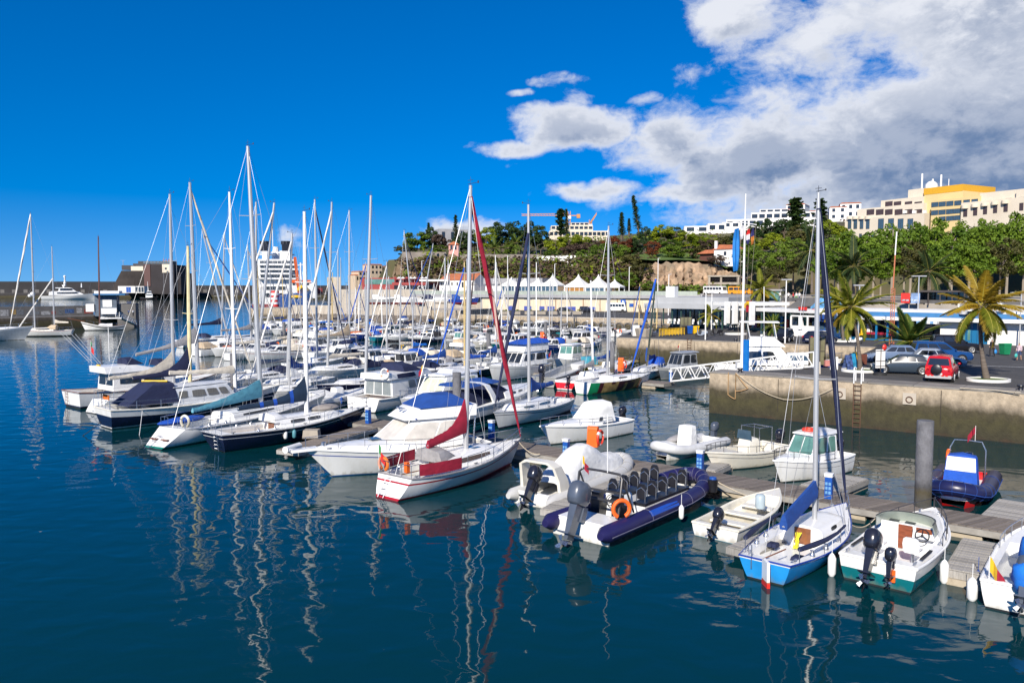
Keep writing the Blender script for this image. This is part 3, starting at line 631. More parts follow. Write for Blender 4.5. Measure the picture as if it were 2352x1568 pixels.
# --- road tunnel frame in the rock face
f=Facade(D(1627,676,297),D(1698,676,294));t=f.root('tunnel_portal','two storey concrete frame over the dark road tunnel mouth','tunnel');b=MB()
a,c,e,g=f.rect(1626.7,1698,632,677);e=UZ
for x in(a,(a*.62+c*.38),c-.7):b.box(x,x+.7,0,8,e,g)
b.box(a-.2,c+.2,-.2,8.2,g-.6,g);b.box(a-.1,c+.1,-.1,8.1,e+(g-e)*.5,e+(g-e)*.5+.9);b.build('frame',CONC,t,smooth=False)
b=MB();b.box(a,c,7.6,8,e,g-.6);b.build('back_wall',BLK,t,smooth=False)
b=MB();zz=e+(g-e)*.5+.9
for i in range(12):b.tube([(a+i*(c-a)/12,0.2,zz),(a+(i+1)*(c-a)/12,0.2,zz+1.1)],.05,4)
b.tube([(a,.2,zz+1.15),(c,.2,zz+1.15)],.06,4);b.build('railing',FRAMED,t)
# --- red restaurant
X=lambda z:z*.16146+784
Y=lambda z:z*.16146+551.25
f=Facade(D(825,660,292),D(1000,660,284));t=f.root('restaurant','red waterfront restaurant with dark shopfront below the headland');b=MB();f.block(b,X(720),X(1310),Y(602),Y(720),-3,12,0,3.0);f.block(b,X(290),X(895),Y(538),Y(720),0,16,0,3.0);b.build('wall',REDW,t,smooth=False)
a,c,e,g=f.rect(X(330),X(755),Y(556),Y(628),-.1);b=MB();b.box(a,c,-.12,.1,e,g);b.build('window',GLASSG,t,smooth=False)
a,c,e,g=f.rect(X(750),X(1300),Y(642),Y(700),-3.1);b=MB();b.box(a,c,-3.1,-2.9,e,g);b.build('shopfront',BLK,t,smooth=False)
def lettering(txt,parent,loc,size,mat,rot=(pi/2,0,0),name='lettering',ext=0.02):
    c=bpy.data.curves.new(name,'FONT');c.body=txt;c.size=size;c.extrude=ext;c.align_x='CENTER';c.align_y='CENTER';c.materials.append(mat);c.resolution_u=3
    t_=bpy.data.objects.new(name,c);COL.objects.link(t_);me=bpy.data.meshes.new_from_object(t_.evaluated_get(bpy.context.evaluated_depsgraph_get()))
    bpy.data.objects.remove(t_);bpy.data.curves.remove(c);me.materials.clear();me.materials.append(mat)
    o=link(name,me,parent,loc);o.rotation_euler=rot;return o
for x in(870,1150):q,z=f.pt(X(x),Y(683),-3.1);lettering('CR7',t,(q,-3.14,z),2.0,WPAINT)
for i in range(9):q,z=f.pt(X(760+i*55),Y(600),-2);b=MB();b.lathe([(0.05,0),(.05,1.2),(1.0,1.3),(.05,2.0)],8,(q,-1.5,z));o=b.build('parasol',WPAINT if i%3 else REDW,t)
f=Facade(D(784,680,268),D(1040,680,258));t=f.root('parapet_wall','pale concrete retaining wall below the red restaurant','wall');b=MB();a,c,e,g=f.rect(X(-120),X(1330),Y(702),Y(830));b.box(a,c,0,3,2.5,g);b.build('wall',CONCL,t,smooth=False)
f=Facade(D(975,690,225),D(1110,690,215));t=f.root('ramp_wall','pale sloping ramp wall behind the moored boats','wall');b=MB();a,c,e,g=f.rect(X(1190),X(1500),Y(872),Y(985));b.box(a,c,0,2,2.5,g)
a2,z2=f.pt(X(1510),Y(895));a3,z3=f.pt(X(2010),Y(985));b.add([(a2,0,2.5),(a3,0,2.5),(a3,0,z3),(a2,0,z2),(a2,.4,2.5),(a3,.4,2.5),(a3,.4,z3),(a2,.4,z2)],[(0,1,2,3),(5,4,7,6),(3,2,6,7),(1,5,6,2),(4,0,3,7)]);b.build('wall',CONCL,t,smooth=False)
b=MB();a,c,e,g=f.rect(X(1330),X(1490),Y(893),Y(905),-.03);b.box(a,c,-.04,0,e,g);b.build('slot_vent',BLK,t,smooth=False)
# --- white house with red roof
f=Facade(D(1010,665,276),D(1090,665,270));t=f.root('white_house','white gabled house with orange tiled roof below the slope');b=MB();a,c,e,g=f.rect(X(1395),X(1740),Y(572),Y(715));a1=f.pt(X(1890),Y(640))[0]
b.box(a,c,0,9,3,g);b.side([(0,3),(9,3),(9,g),(4.5,g+2.2),(0,g)],c,a1);b.build('wall',WALLW,t,smooth=False)
b=MB();b.add([(a,-.3,g),(a1+.3,-.3,g+.05),(a1+.3,4.5,g+2.5),(a,4.5,g+2.3),(a,9.3,g),(a1+.3,9.3,g)],[(0,1,2,3),(3,2,5,4)]);b.build('roof',TILE,t,smooth=False)
for x in(1430,1510,1575,1650):win_px(f,t,X(x-7),X(x+7),Y(605),Y(640))
win_px(f,t,X(1715),X(1735),Y(600),Y(670));win_px(f,t,X(1860),X(1875),Y(600),Y(640));b=MB();aa,cc,ee,gg=f.rect(X(1110),X(1500),Y(560),Y(580),-2);b.box(aa,cc,-2.2,3,gg-.6,gg);b.build('canopy',WPAINT,t,smooth=False)
# --- cream wall building with the tent terrace on top
X=lambda z:z*.2604+857.5
Y=lambda z:z*.2604+398
f=Facade(cw0,cw1);t=f.root('terrace_building','long cream wall building carrying the restaurant terrace');CRM=M('cream_wall',(0.62,0.53,0.39),0.9,0,0.05,0.4,dirt=(0.42,0.36,0.27),dscale=0.3,damt=0.5);BLP=M('blue_dado',(0.05,0.08,0.32),0.8)
b=MB();zt=f.pt(1300,684)[1];b.box(0,f.L,0,1,QZ,zt);b.build('wall',CRM,t,smooth=False)
b=MB();b.box(-26,f.L+12,-.8,6,zt,zt+.9);b.build('roof_slab',GREYW,t,smooth=False)
b=MB();b.box(-26,f.L+11,-.7,-.6,zt+.9,zt+2.0);b.build('balustrade',M('pale_green_glass',(0.34,0.38,0.33),0.3),t,smooth=False)
for x in(1610,1852,2000,2152,2300):a,c,e,g=f.rect(X(x-3),X(x+3),Y(1100),Y(1205));b=MB();b.box(a,c,-.12,0.05,QZ,zt);b.build('pilaster',M('rust_brown',(.25,.14,.07),.8),t,smooth=False)
for x0,x1 in((1190,1240),(1330,1395),(1465,1510),(1535,1600),(1690,1785),(1890,1960),(2120,2150)):a,c,e,g=f.rect(X(x0),X(x1),Y(1183),Y(1206));b=MB();b.box(a,c,-.03,0.05,QZ,QZ+1.25);b.build('blue_dado',BLP,t,smooth=False)
for x0,x1 in((1180,1210),(1330,1400),(1465,1495),(1535,1560),(1765,1830),(2055,2095),(2250,2300)):win_px(f,t,X(x0),X(x1),Y(1101),Y(1112),0,frame=FRAMEW)
a,c,e,g=f.rect(X(950),X(1090),Y(1075),Y(1190),0);b=MB();b.box(a,0,0.1,1.2,QZ,zt);b.build('wall',GREYW,t,smooth=False)
p,z=f.pt(X(2214),Y(1142));sg=thing('parking_sign','blue parking sign on a thin post by the cream wall','sign',tuple(f.p0+f.d*p-f.n*0.9+Vector((0,0,QZ))),f.rz)
b=MB();b.tube([(0,0,0),(0,0,z-QZ+.5)],.06,6);b.build('post',ALU,sg);b=MB();b.box(-.75,.75,-.1,-.06,z-QZ-.7,z-QZ+.9);b.build('panel',PEDB,sg,smooth=False);lettering('P',sg,(0,-.13,z-QZ+.1),1.4,WPAINT)
a,c,e,g=f.rect(X(2258),X(2295),Y(1148),Y(1178));b=MB();b.box(a,c,-.06,.04,e,g);b.build('blue_notice',PEDB,t,smooth=False)
# dark pavilion and tents on the terrace
f2=Facade(cw0+f.n*3.5,cw1+f.n*3.5);tp=f2.root('pavilion','flat grey roofed pavilion behind the white tents');b=MB();f2.block(b,X(970),X(1490),Y(925),Y(975),6,16);b.build('roof',GREYW,tp,smooth=False)
b=MB();a,c,e,g=f2.rect(X(975),X(1110),Y(975),Y(1060),6);b.box(a,c,7,15,UZ,e+4);b.build('wall',WALLW,tp,smooth=False)
TENT=M('tent_fabric',(0.80,0.79,0.74),0.8,0,0.03)
def tent(label,xc,x0,x1,yt,ye,yb,ylast):
    px,pz=f2.pt(X(xc),Y(ye),0);hw=(f2.pt(X(x1),Y(ye))[0]-f2.pt(X(x0),Y(ye))[0])/2;zt_=f2.pt(X(xc),Y(yt),hw)[1];z0=UZ
    pos=f2.p0+f2.d*px+f2.n*0;r=thing('tent',label,'tent',(pos.x,pos.y,z0),f2.rz,'white peaked tents on the restaurant terrace');e=pz-z0;tz=zt_-z0;rings=[]
    for k in range(8):
        s=k/7;w=hw*((1-s)**1.7)*1.0+0.08;z=e+(tz-e)*s
        rings.append([(sx*w*(1-.06*(j%2)),hw+sy*w*(1-.06*(j%2)),z)for j,(sx,sy)in enumerate(((-1,-1),(0,-1),(1,-1),(1,0),(1,1),(0,1),(-1,1),(-1,0)))])
    b=MB();b.loft(rings,0,True,False,True);b.loft([[(v[0],v[1],v[2]-.35)for v in rings[0]],rings[0]],0);b.build('canopy',TENT,r)
    b=MB()
    for sx in(-1,1):
        for sy in(-1,1):b.box(sx*hw*.96-.1,sx*hw*.96+.1,hw+sy*hw*.96-.1,hw+sy*hw*.96+.1,0,e)
    b.build('posts',WPAINT,r,smooth=False)
    if ylast:
        b=MB();b.box(-hw*.93,hw*.93,.3,.36,.2,e-.2);b.build('glass_wall',GLASSB if ylast==1 else M('amber_interior',(.35,.16,.03),.4),r,smooth=False)
        b=MB();n=4
        for i in range(n+1):q=-hw*.93+hw*1.86*i/n;b.box(q-.06,q+.06,.22,.3,.1,e-.2)
        b.build('mullions',WPAINT,r,smooth=False)
for q in((1185,1110,1240,915,985,1060,1,'first from the dark pavilion end'),(1305,1240,1370,925,988,1060,1,'second from the pavilion end'),(1428,1370,1480,920,985,1060,1,'third from the pavilion end'),(1550,1480,1625,888,985,1060,1,'tall fourth one with dark glass walls'),(1772,1690,1868,890,995,1062,2,'large one with an amber lit interior'),(1952,1872,2045,893,998,1064,1,'large one beside the amber tent'),(2105,2045,2175,932,998,1064,0,'small open sided one at the rock face end')):
    tent('white peaked tent, '+q[7],*q[:7])
# --- restaurants in front of the upper road
X=lambda z:z*.19531+1592.5
Y=lambda z:z*.19531+581.9
f=Facade(W(1490,741,QZ),W(1700,748,QZ));t=f.root('restaurant','low grey canopy restaurant with glass front and white chairs');b=MB();a,c,e,g=f.rect(1482,1672,690,709,-2);b.box(a,c,-2.5,10,e,g-.6);b.box(a+2,c,-1.8,9.5,g-.6,g+.6);b.build('roof',M('zinc_roof',(.36,.37,.38),.6,0,.1,.3),t,smooth=False)
b=MB();b.box(a+3,c,2.5,3,QZ,e);b.build('glass_front',GLASS,t,smooth=False)
for i in range(9):b=MB();q=a+2+(c-a-2)*i/8;b.box(q-.09,q+.09,-1.9,-1.7,QZ,e);b.build('post',M('dark_green_post',(.03,.07,.06),.5),t,smooth=False)
q,z=f.pt(1545,693,0);b=MB();b.box(q-.9,q+.9,-1,0.4,g+.6,g+2.6);b.build('air_conditioner',WPAINT,t,smooth=False)
rn=random.Random(5);b=MB()
for i in range(26):
    q=a+4+(c-a-6)*rn.random();yy=rn.uniform(-1.3,1.8);b.box(q-.25,q+.25,yy,yy+.5,QZ+.4,QZ+.48);b.box(q-.25,q+.25,yy+.45,yy+.5,QZ+.48,QZ+.95);b.box(q-.22,q+.22,yy+.1,yy+.4,QZ,QZ+.4)
o=b.build('terrace_chairs',WPAINT,t,smooth=False);o['kind']='stuff'
f=Facade(W(1672,757,QZ),W(1885,772,QZ));t=f.root('shop_row','row of small souvenir shops under a white sloping canopy');b=MB();a,c,e,g=f.rect(X(700),X(1450),Y(640),Y(690),-1);b.box(0,c,-1.5,7,e,e+.5);b.box(f.pt(X(250),700)[0],f.pt(X(730),700)[0],-2,7,f.pt(1690,Y(610))[1],f.pt(1690,Y(572))[1]);b.build('canopy',M('white_roof_sheet',(.66,.66,.64),.6,0,.05),t,smooth=False)
b=MB();b.box(0,f.L,3,3.5,QZ,e);b.build('shop_front',GLASSG,t,smooth=False)
goods=[M('goods_%d'%i,c_,.7)for i,c_ in enumerate(((.5,.04,.03),(.02,.2,.4),(.6,.3,.03),(.5,.5,.48),(.02,.15,.1),(.02,.02,.03),(.4,.1,.2)))]
b=MB()
for i in range(34):q=f.L*(i+.5)/34+rn.uniform(-.1,.1);b.box(q-.22,q+.22,2.4,2.9,QZ+rn.uniform(.3,.9),QZ+rn.uniform(1.6,2.6),rn.randrange(7))
o=b.build('hanging_goods',goods,t,smooth=False);o['kind']='stuff'
for i in range(7):b=MB();q=f.L*i/6.5;b.box(q-.1,q+.1,-1.3,-1.1,QZ,e);b.build('post',M('dark_green_post'),t,smooth=False)
for x in(415,507,708):a,c,e2,g2=f.rect(X(x-11),X(x+13),Y(565),Y(748),-2.5);b=MB();b.box(a,c,-3.2,-2.4,QZ+1.2,g2);b.build('blade_column',WPAINT,t,smooth=False)
a,c,e2,g2=f.rect(X(610),X(690),Y(598),Y(665),-2.2);b=MB();b.ring(((a+c)/2,-2.3,e2+.3),(c-a)/2,.28,'y',12,5,0,0,pi);b.build('sign_arch',YEL,t);b=MB();b.box(a+.3,c-.3,-2.3,-2.0,e2-.3,e2+1.4);b.build('sign',STRR,t,smooth=False)
a,c,e2,g2=f.rect(X(1242),X(1335),Y(630),Y(665),-1.6);b=MB();b.box(a,c,-1.7,-1.55,e2,g2);o=b.build('sign',REDP,t,smooth=False)
b=MB();a,z1=f.pt(X(1200),Y(680),4);c,z2=f.pt(X(1450),Y(520),4)
b.add([(a,1,z1),(c,1,z2),(c,1,z2-1.2),(a+1,1,z1-.3),(a,5,z1),(c,5,z2),(c,5,z2-1.2),(a+1,5,z1-.3)],[(0,1,2,3),(5,4,7,6),(0,4,5,1),(3,2,6,7),(1,5,6,2)]);b.build('stair_ramp',CONCD,t,smooth=False)
# glass kiosk on the upper edge
f=Facade(D(1735,690,150),D(1793,690,148));t=f.root('glass_kiosk','grey glass pavilion behind the first palm','kiosk');b=MB();a,c,e,g=f.rect(1735,1793,668,694);b.box(a,c,0,5,UZ,g);b.build('glass_wall',GLASSG,t,smooth=False);b=MB();b.box(a-.3,c+.3,-.3,5.3,g,g+.3);[b.box(a+(c-a)*i/4-.06,a+(c-a)*i/4+.06,-.1,0,UZ,g)for i in range(5)];b.build('frame',GREYW,t,smooth=False)
# --- white cafe wall
f=Facade(W(1815,771,QZ),W(1930,776.5,QZ));t=f.root('cafe','white cafe enclosure with open frames and a blue awning window');zt=f.pt(1870,728)[1];zm=f.pt(1870,749)[1];b=MB();b.box(0,f.L,0,.3,QZ,zm)
for x in(1816,1835,1854,1873):q=f.pt(x,750)[0];b.box(q-.1,q+.1,0.02,.22,zm,zt)
b.box(0,f.pt(1875,740)[0],0.01,.24,zt,zt+.18);q0_=f.pt(1874,750)[0];b.box(q0_,f.L,-.02,3,QZ,zt+1.2);b.build('wall',WALLW,t,smooth=False)
win_px(f,t,1882,1907,739,757,-.02,glass=GLASSB,frame=PEDB);b=MB();a,c,e,g=f.rect(1878,1914,722,738,-.1);n=8
for i in range(n):b.box(a+(c-a)*i/n,a+(c-a)*(i+1)/n,-1.0,0,e+.1*(i%2)*.2,g,i%2)
b.build('awning',[C_BLUE,C_NAVY],t,smooth=False)
f3=Facade(D(1880,700,112),D(1920,700,111));sg=thing('banner','blue and red diamond shaped banner above the cafe','banner',tuple(D(1897,706,111)),0);b=MB();b.add([(-2.2,0,0),(0,0,-1.6),(2.3,0,.4),(0.2,0,2.2),(-2.2,.06,0),(0,.06,-1.6),(2.3,.06,.4),(0.2,.06,2.2)],[(0,1,2,3),(7,6,5,4),(0,4,5,1),(1,5,6,2),(2,6,7,3),(3,7,4,0)]);b.build('panel',M('banner_print',(.10,.30,.55),.5,0,.9,.9),sg,smooth=False);b=MB();b.add([(-2.0,-.03,-.2),(1.4,-.03,-.4),(.2,-.03,-1.3)],[(0,1,2)]);b.tube([(0,.2,-3.5),(0,.2,2)],.06,6);b.build('stripe',REDP,sg)
# --- blue and white quayside restaurant
X=lambda z:z*.21483+1960
Y=lambda z:z*.21483+581.9
f=Facade(W(1925,776,QZ),W(2352,794,QZ));t=f.root('restaurant','long low white restaurant with blue doors and blue roof band');L_=f.L+18
BLUED=M('blue_door_paint',(0.0,0.12,0.27),0.5,0,0.08);BLUEB_=M('blue_band',(0.02,0.13,0.30),0.6,0,0.1)
zE=f.pt(2150,Y(722))[1];zR=f.pt(2150,Y(604))[1]
b=MB();b.box(0,L_,0.9,9,zE+.95,zR-.1);b.build('wall',WALLW,t,smooth=False)
b=MB();b.box(0,L_,0.2,.9,zE+.42,zE+1.0,0,0,.3);b.build('blue_band',BLUEB_,t,smooth=False)
b=MB();b.box(-.5,L_,-1.4,1.0,zE,zE+.42);b.build('eave',WPAINT,t,smooth=False)
xd0,xd1=f.pt(X(1150),Y(850))[0],f.pt(X(1438),Y(850))[0];xw=f.pt(X(930),Y(800))[0]
b=MB();b.box(xw,xd0,0,1,QZ,zE);b.box(xd1,L_,0.0,1,QZ,zE);b.box(0,xw,3.5,3.8,QZ,zE,1);b.build('wall',[WALLW,GLASS],t,smooth=False)
for i in range(5):a=xd0+(xd1-xd0)*i/5;c=xd0+(xd1-xd0)*(i+1)/5;b=MB();b.box(a+.02,c-.02,0.1+.01*i,.3,QZ,zE-.05);o=b.build('door',BLUED,t,smooth=False)
for i in(0,1):a=xd0+(xd1-xd0)*(i+.25)/5;c=xd0+(xd1-xd0)*(i+.75)/5;b=MB();b.box(a,c,0.06,.1,QZ+.4,zE-.3);b.build('window',GLASSG,t,smooth=False)
for x in(45,250,370,480,690):q=f.pt(X(x),Y(800))[0];b=MB();b.box(q-.12,q+.12,-.2,0.04,QZ,zE);b.build('post',BLUED,t,smooth=False)
b=MB();b.box(0,xw,-1.2,3.5,QZ+.004,QZ+.14);b.build('blue_plinth',BLUED,t,smooth=False)
a,c,e,g=f.rect(X(700),X(918),Y(705),Y(775),-1.4);b=MB()
for i in range(6):b.box(a+(c-a)*i/6,a+(c-a)*(i+1)/6,-2.4,-1.42,e+.3,g-.2,i%2)
b.build('awning',[M('striped_blue',(.15,.3,.5),.7),WPAINT],t,smooth=False)
q=f.pt(X(1182),Y(640))[0];b=MB();b.box(q-.75,q+.75,.3,0.95,zE+1.3,zE+2.3);b.ring((q,.28,zE+1.8),.33,.05,'y',12,4,1);b.build('air_conditioner',[WPAINT,GREYW],t)
q=f.pt(X(1300),Y(620))[0];b=MB();b.tube([(q-1.3,.2,zE+.9),(q-1.3,.2,zE+2.0),(q-.8,.2,zE+2.4),(q+2.3,.2,zE+2.4),(q+3,.2,zE+1.6)],.45,8);b.build('duct',M('duct_grey',(.45,.45,.45),.5,.3),t)
for i,x in enumerate((100,205,285,330)):q=f.pt(X(x),Y(850),-1.0)[0];b=MB();b.box(q-.6,q+.6,0,.8,QZ+.65,QZ+.95);b.box(q-.5,q+.5,.1,.7,QZ+.14,QZ+.65,1);b.build('table',[C_RED,BLK],t,smooth=False)
q=f.pt(X(100),Y(830),-.8)[0];ch=thing('chair','yellow plastic armchair on the blue restaurant terrace','chair',tuple(f.p0+f.d*q-f.n*.8+Vector((0,0,QZ+.14))),f.rz);b=MB();b.box(-.35,.35,-.3,.35,.42,.5);b.build('seat',YEL,ch);b=MB();b.box(-.35,.35,.3,.38,.5,1.25);b.build('backrest',YEL,ch);b=MB();[b.box(sx*.32-.03,sx*.32+.03,sy*.28-.03,sy*.28+.03,0,.7)for sx in(-1,1)for sy in(-1,1)];b.build('legs',YEL,ch)
def parasol(label,px,pyb,pyt):
    p=W(px,pyb,QZ);H=(pyb-pyt)/FP*p.y;r=thing('parasol',label,'parasol',tuple(p),0,'closed white parasols');b=MB();b.tube([(0,0,0),(0,0,H)],.05,6);b.lathe([(.35,0),(.35,.1),(.06,.14)],10);b.build('pole',ALU,r)
    b=MB();rings=[]
    for z,q in((H*.34,.36),(H*.5,.30),(H*.72,.20),(H*.92,.10),(H*1.0,.03)):rings.append([(q*(1+.3*(j%2))*cos(j*pi/6),q*(1+.3*(j%2))*sin(j*pi/6),z)for j in range(12)])
    b.loft(rings,0,True,True,True);b.build('canopy',C_WHITE,r)
parasol('tall closed white parasol against the white cafe wall',1839,772,724);parasol('closed white parasol beside the leaning palm trunk',1934,776,727);parasol('closed white parasol at the red clothed table',1996,778,730)
# bus shelter and panels on the upper road
f=Facade(D(2105,695,112),D(2215,695,108));t=f.root('bus_shelter','dark bus shelter with red and orange advertising panels','bus shelter');b=MB();a,c,e,g=f.rect(2105,2215,671,702);b.box(a,c,-.2,2,g,g+.25);[b.box(a+(c-a)*i/4-.08,a+(c-a)*i/4+.08,0,.16,UZ,g)for i in range(5)];b.box(a,c,1.8,1.9,UZ+.4,g,1);b.build('frame',[FRAMED,GLASS],t,smooth=False)
for x0,x1,m in((2070,2090,REDP),(2093,2113,M('poster_blue',(.2,.3,.5),.5,0,.7,1))):a,c,e,g=f.rect(x0,x1,673,698,-.3);b=MB();b.box(a,c,-.4,-.25,UZ+.3,g,0);b.box(a+.1,c-.1,-.42,-.4,UZ+.6,g-.9,1);b.build('poster',[m,M('poster_print',(.4,.45,.5),.5,0,.9,2.5)],t,smooth=False)
f=Facade(D(1795,697,138),D(2500,705,92));t=f.root('parapet_wall','pale parapet along the upper road edge','wall');b=MB();b.box(0,f.L,0,.5,UZ-1.5,UZ+.1);b.box(0,f.L,-.1,.6,UZ+.3,UZ+.75,1);[b.box(i*2.5,i*2.5+.6,0.05,.45,UZ+.1,UZ+.3)for i in range(int(f.L/2.5))];b.build('wall',[CONCL,CONCD],t,smooth=False)
f=Facade(D(1640,690,205),D(1768,690,175));t=f.root('grey_wall','plain grey concrete wall below the parked coach','wall');b=MB();a,c,e,g=f.rect(1638,1768,676,692);b.box(a,c,0,2,QZ,g);b.build('wall',GREYW,t,smooth=False)
# --- fort on its rock
f=Facade(D(256,672,716),D(410,672,716));t=f.root('fort','old dark stone sea fort with modern box buildings on top','fort')
FR=M('fort_stone',(0.034,0.028,0.025),0.95,0,0.4,0.08,bump=0.6,bscale=0.35,dirt=(0.035,0.03,0.028),dscale=0.05,damt=0.8)
X=lambda z:z*.27344
Y=lambda z:z*.27344+428.75
rings=[]
for k,(y,ins,jit)in enumerate(((892,0,0),(860,1,1.2),(800,3.5,1.5),(745,6,1),(705,8,.3))):
    a,z=f.pt(X(930),Y(y));c,_=f.pt(X(1215),Y(y));rings.append([(a+ins,0+ins*.4,z),(a+(c-a)*.3,-2+ins*.4+jit,z),(a+(c-a)*.7,-1+ins*.4-jit,z),(c,2,z),(c,40,z),(a+ins,40,z)])
b=MB();b.loft(rings,0,True,False,True);b.build('rock',FR,t,angle=20)
b=MB();a,c,e,g=f.rect(X(1205),X(1455),Y(655),Y(892));b.box(a,c,2,30,4,g);a2,c2,e2,g2=f.rect(X(1440),X(1497),Y(722),Y(892));b.box(a2,c2,6,34,4,g2);b.build('wall',M('fort_dark_wall',(.028,.024,.026),.9,0,.25,.1),t,smooth=False)
b=MB();a,c,e,g=f.rect(X(1203),X(1256),Y(655),Y(835));b.box(a,c,1.5,6,e,g+.2);b.build('lift_shaft',M('fort_brown',(.11,.06,.055),.9),t,smooth=False)
b=MB();f.block(b,X(1022),X(1130),Y(660),Y(700),8,22);f.block(b,X(1118),X(1430),Y(645),Y(690),9,24);f.block(b,X(1160),X(1440),Y(625),Y(660),10,22);b.build('modern_block',M('fort_black',(.03,.03,.035),.6),t,smooth=False)
b=MB();f.block(b,X(1100),X(1203),Y(668),Y(716),2,8);f.block(b,X(1362),X(1432),Y(650),Y(722),1.4,8);b.build('pale_wall',WALLC,t,smooth=False)
for i in range(8):win_px(f,t,X(1205+i*28),X(1225+i*28),Y(632),Y(650),10,glass=GLASSB,frame=FRAMEW)
win_px(f,t,X(1385),X(1400),Y(680),Y(695),1.4);win_px(f,t,X(1400),X(1415),Y(708),Y(722),1.4)
b=MB()
for x in(1370,1392,1414):a,z=f.pt(X(x),Y(640),10);b.lathe([(.6,0),(.5,2.0),(.05,4.2)],6,(a,11,z))
b.build('closed_parasols',STRR,t)
f=Facade(D(270,672,700),D(335,672,700));t=f.root('white_buildings','low white harbour buildings with a blue door below the fort');b=MB();f.block(b,X(992),X(1135),Y(835),Y(892),0,8);f.block(b,X(1136),X(1210),Y(836),Y(892),0.4,8);b.build('wall',WALLW,t,smooth=False);win_px(f,t,X(1060),X(1100),Y(842),Y(888),0,glass=PEDB,frame=FRAMEW);[win_px(f,t,X(1140+i*24),X(1158+i*24),Y(842),Y(885),.4)for i in range(3)]
# --- kiosk on the left pier
Xk=X;f=Facade(D(212,720,199),D(275,720,201));t=f.root('pier_office','blue and white office with awning on the pier end');b=MB();a,c,e,g=f.rect(Xk(795),Xk(980),Y(905),Y(1075));b.box(a,c,0,5,2.8,g);b.build('wall',M('harbour_office_wall',(.10,.13,.17),.7,0,.3),t,smooth=False)
b=MB();f.block(b,Xk(862),Xk(940),Y(950),Y(1010),-.1,0.1);f.block(b,Xk(850),Xk(980),Y(1020),Y(1070),-.5,0.05);f.block(b,Xk(790),Xk(1000),Y(875),Y(900),-.6,5.5);b.build('white_panel',WPAINT,t,smooth=False);b=MB();f.block(b,Xk(780),Xk(1050),Y(898),Y(912),-1.4,5.6);b.build('roof',BLUEB_,t,smooth=False);b=MB();f.block(b,Xk(985),Xk(1140),Y(985),Y(1160),1,8,0,0);b.build('end_block',CONCD,t,smooth=False)
b=MB();f.block(b,Xk(720),Xk(790),Y(985),Y(1050),-.3,3);b.build('shed',WALLW,t,smooth=False)

# ================================================================== BUILDERS FOR BOATS, CARS, PEOPLE
taken=[]
def lerp(a,b,t):return a+(b-a)*t
class House:  # a cabin: side(u along, v up); windows follow its faces
    def __init__(s,y0,y1,z0,z1,wb,wt,df=.5,dr=0.0,nf=0.15,crown=.05,zf=0.0,zt=0.0):
        s.__dict__.update(locals())
    def w(s,u,v):return lerp(s.wb,s.wt,v)*(1-s.nf*max(0,u)**2.2)
    def P(s,u,v,sd=1,off=0.0):
        y=lerp(s.y0+s.dr*v,s.y1-s.df*v,u);z=lerp(s.z0+s.zf*u,s.z1+s.zt*u,v)
        return(sd*(s.w(u,v)+off),y,z)
    def body(s,b,mat=0,nu=6):
        rings=[]
        for i in range(nu+1):
            u=i/nu;r=[s.P(u,0,1),s.P(u,.55,1),s.P(u,.93,1)]
            x,y,z=s.P(u,1,1);r+=[(x*.93,y,z),(0,y,z+s.crown),(-x*.93,y,z)];r+=[s.P(u,.93,-1),s.P(u,.55,-1),s.P(u,0,-1)]
            rings.append(r)
        return b.loft(rings,mat,True,True,True)
    def side_win(s,b,u0,u1,v0,v1,sd,mat=0,skew=0.0,off=.014):
        rings=[];n=4
        for i in range(n+1):
            u=lerp(u0,u1,i/n);ut=lerp(u0+skew,u1+(skew if skew<0 else 0),i/n)if skew else u
            e=.06*(v1-v0)if i in(0,n)else 0
            rings.append([s.P(u,v0+e,sd,-.02),s.P(u,v0+e,sd,off),s.P(ut,v1-e,sd,off),s.P(ut,v1-e,sd,-.02)])
        return b.loft(rings,mat,True,True,True)
    def end_win(s,b,x0,x1,v0,v1,front=True,mat=0,off=.016):
        u=1 if front else 0;q=off if front else-off;rings=[]
        for x in(x0,(x0+x1)/2,x1):
            A=s.P(u,v0);B=s.P(u,v1);xa,xb=x*A[0],x*B[0]
            rings.append([(xa,A[1]-q,A[2]),(xa,A[1]+q,A[2]),(xb,B[1]+q,B[2]),(xb,B[1]-q,B[2])])
        return b.loft(rings,mat,True,True,True)
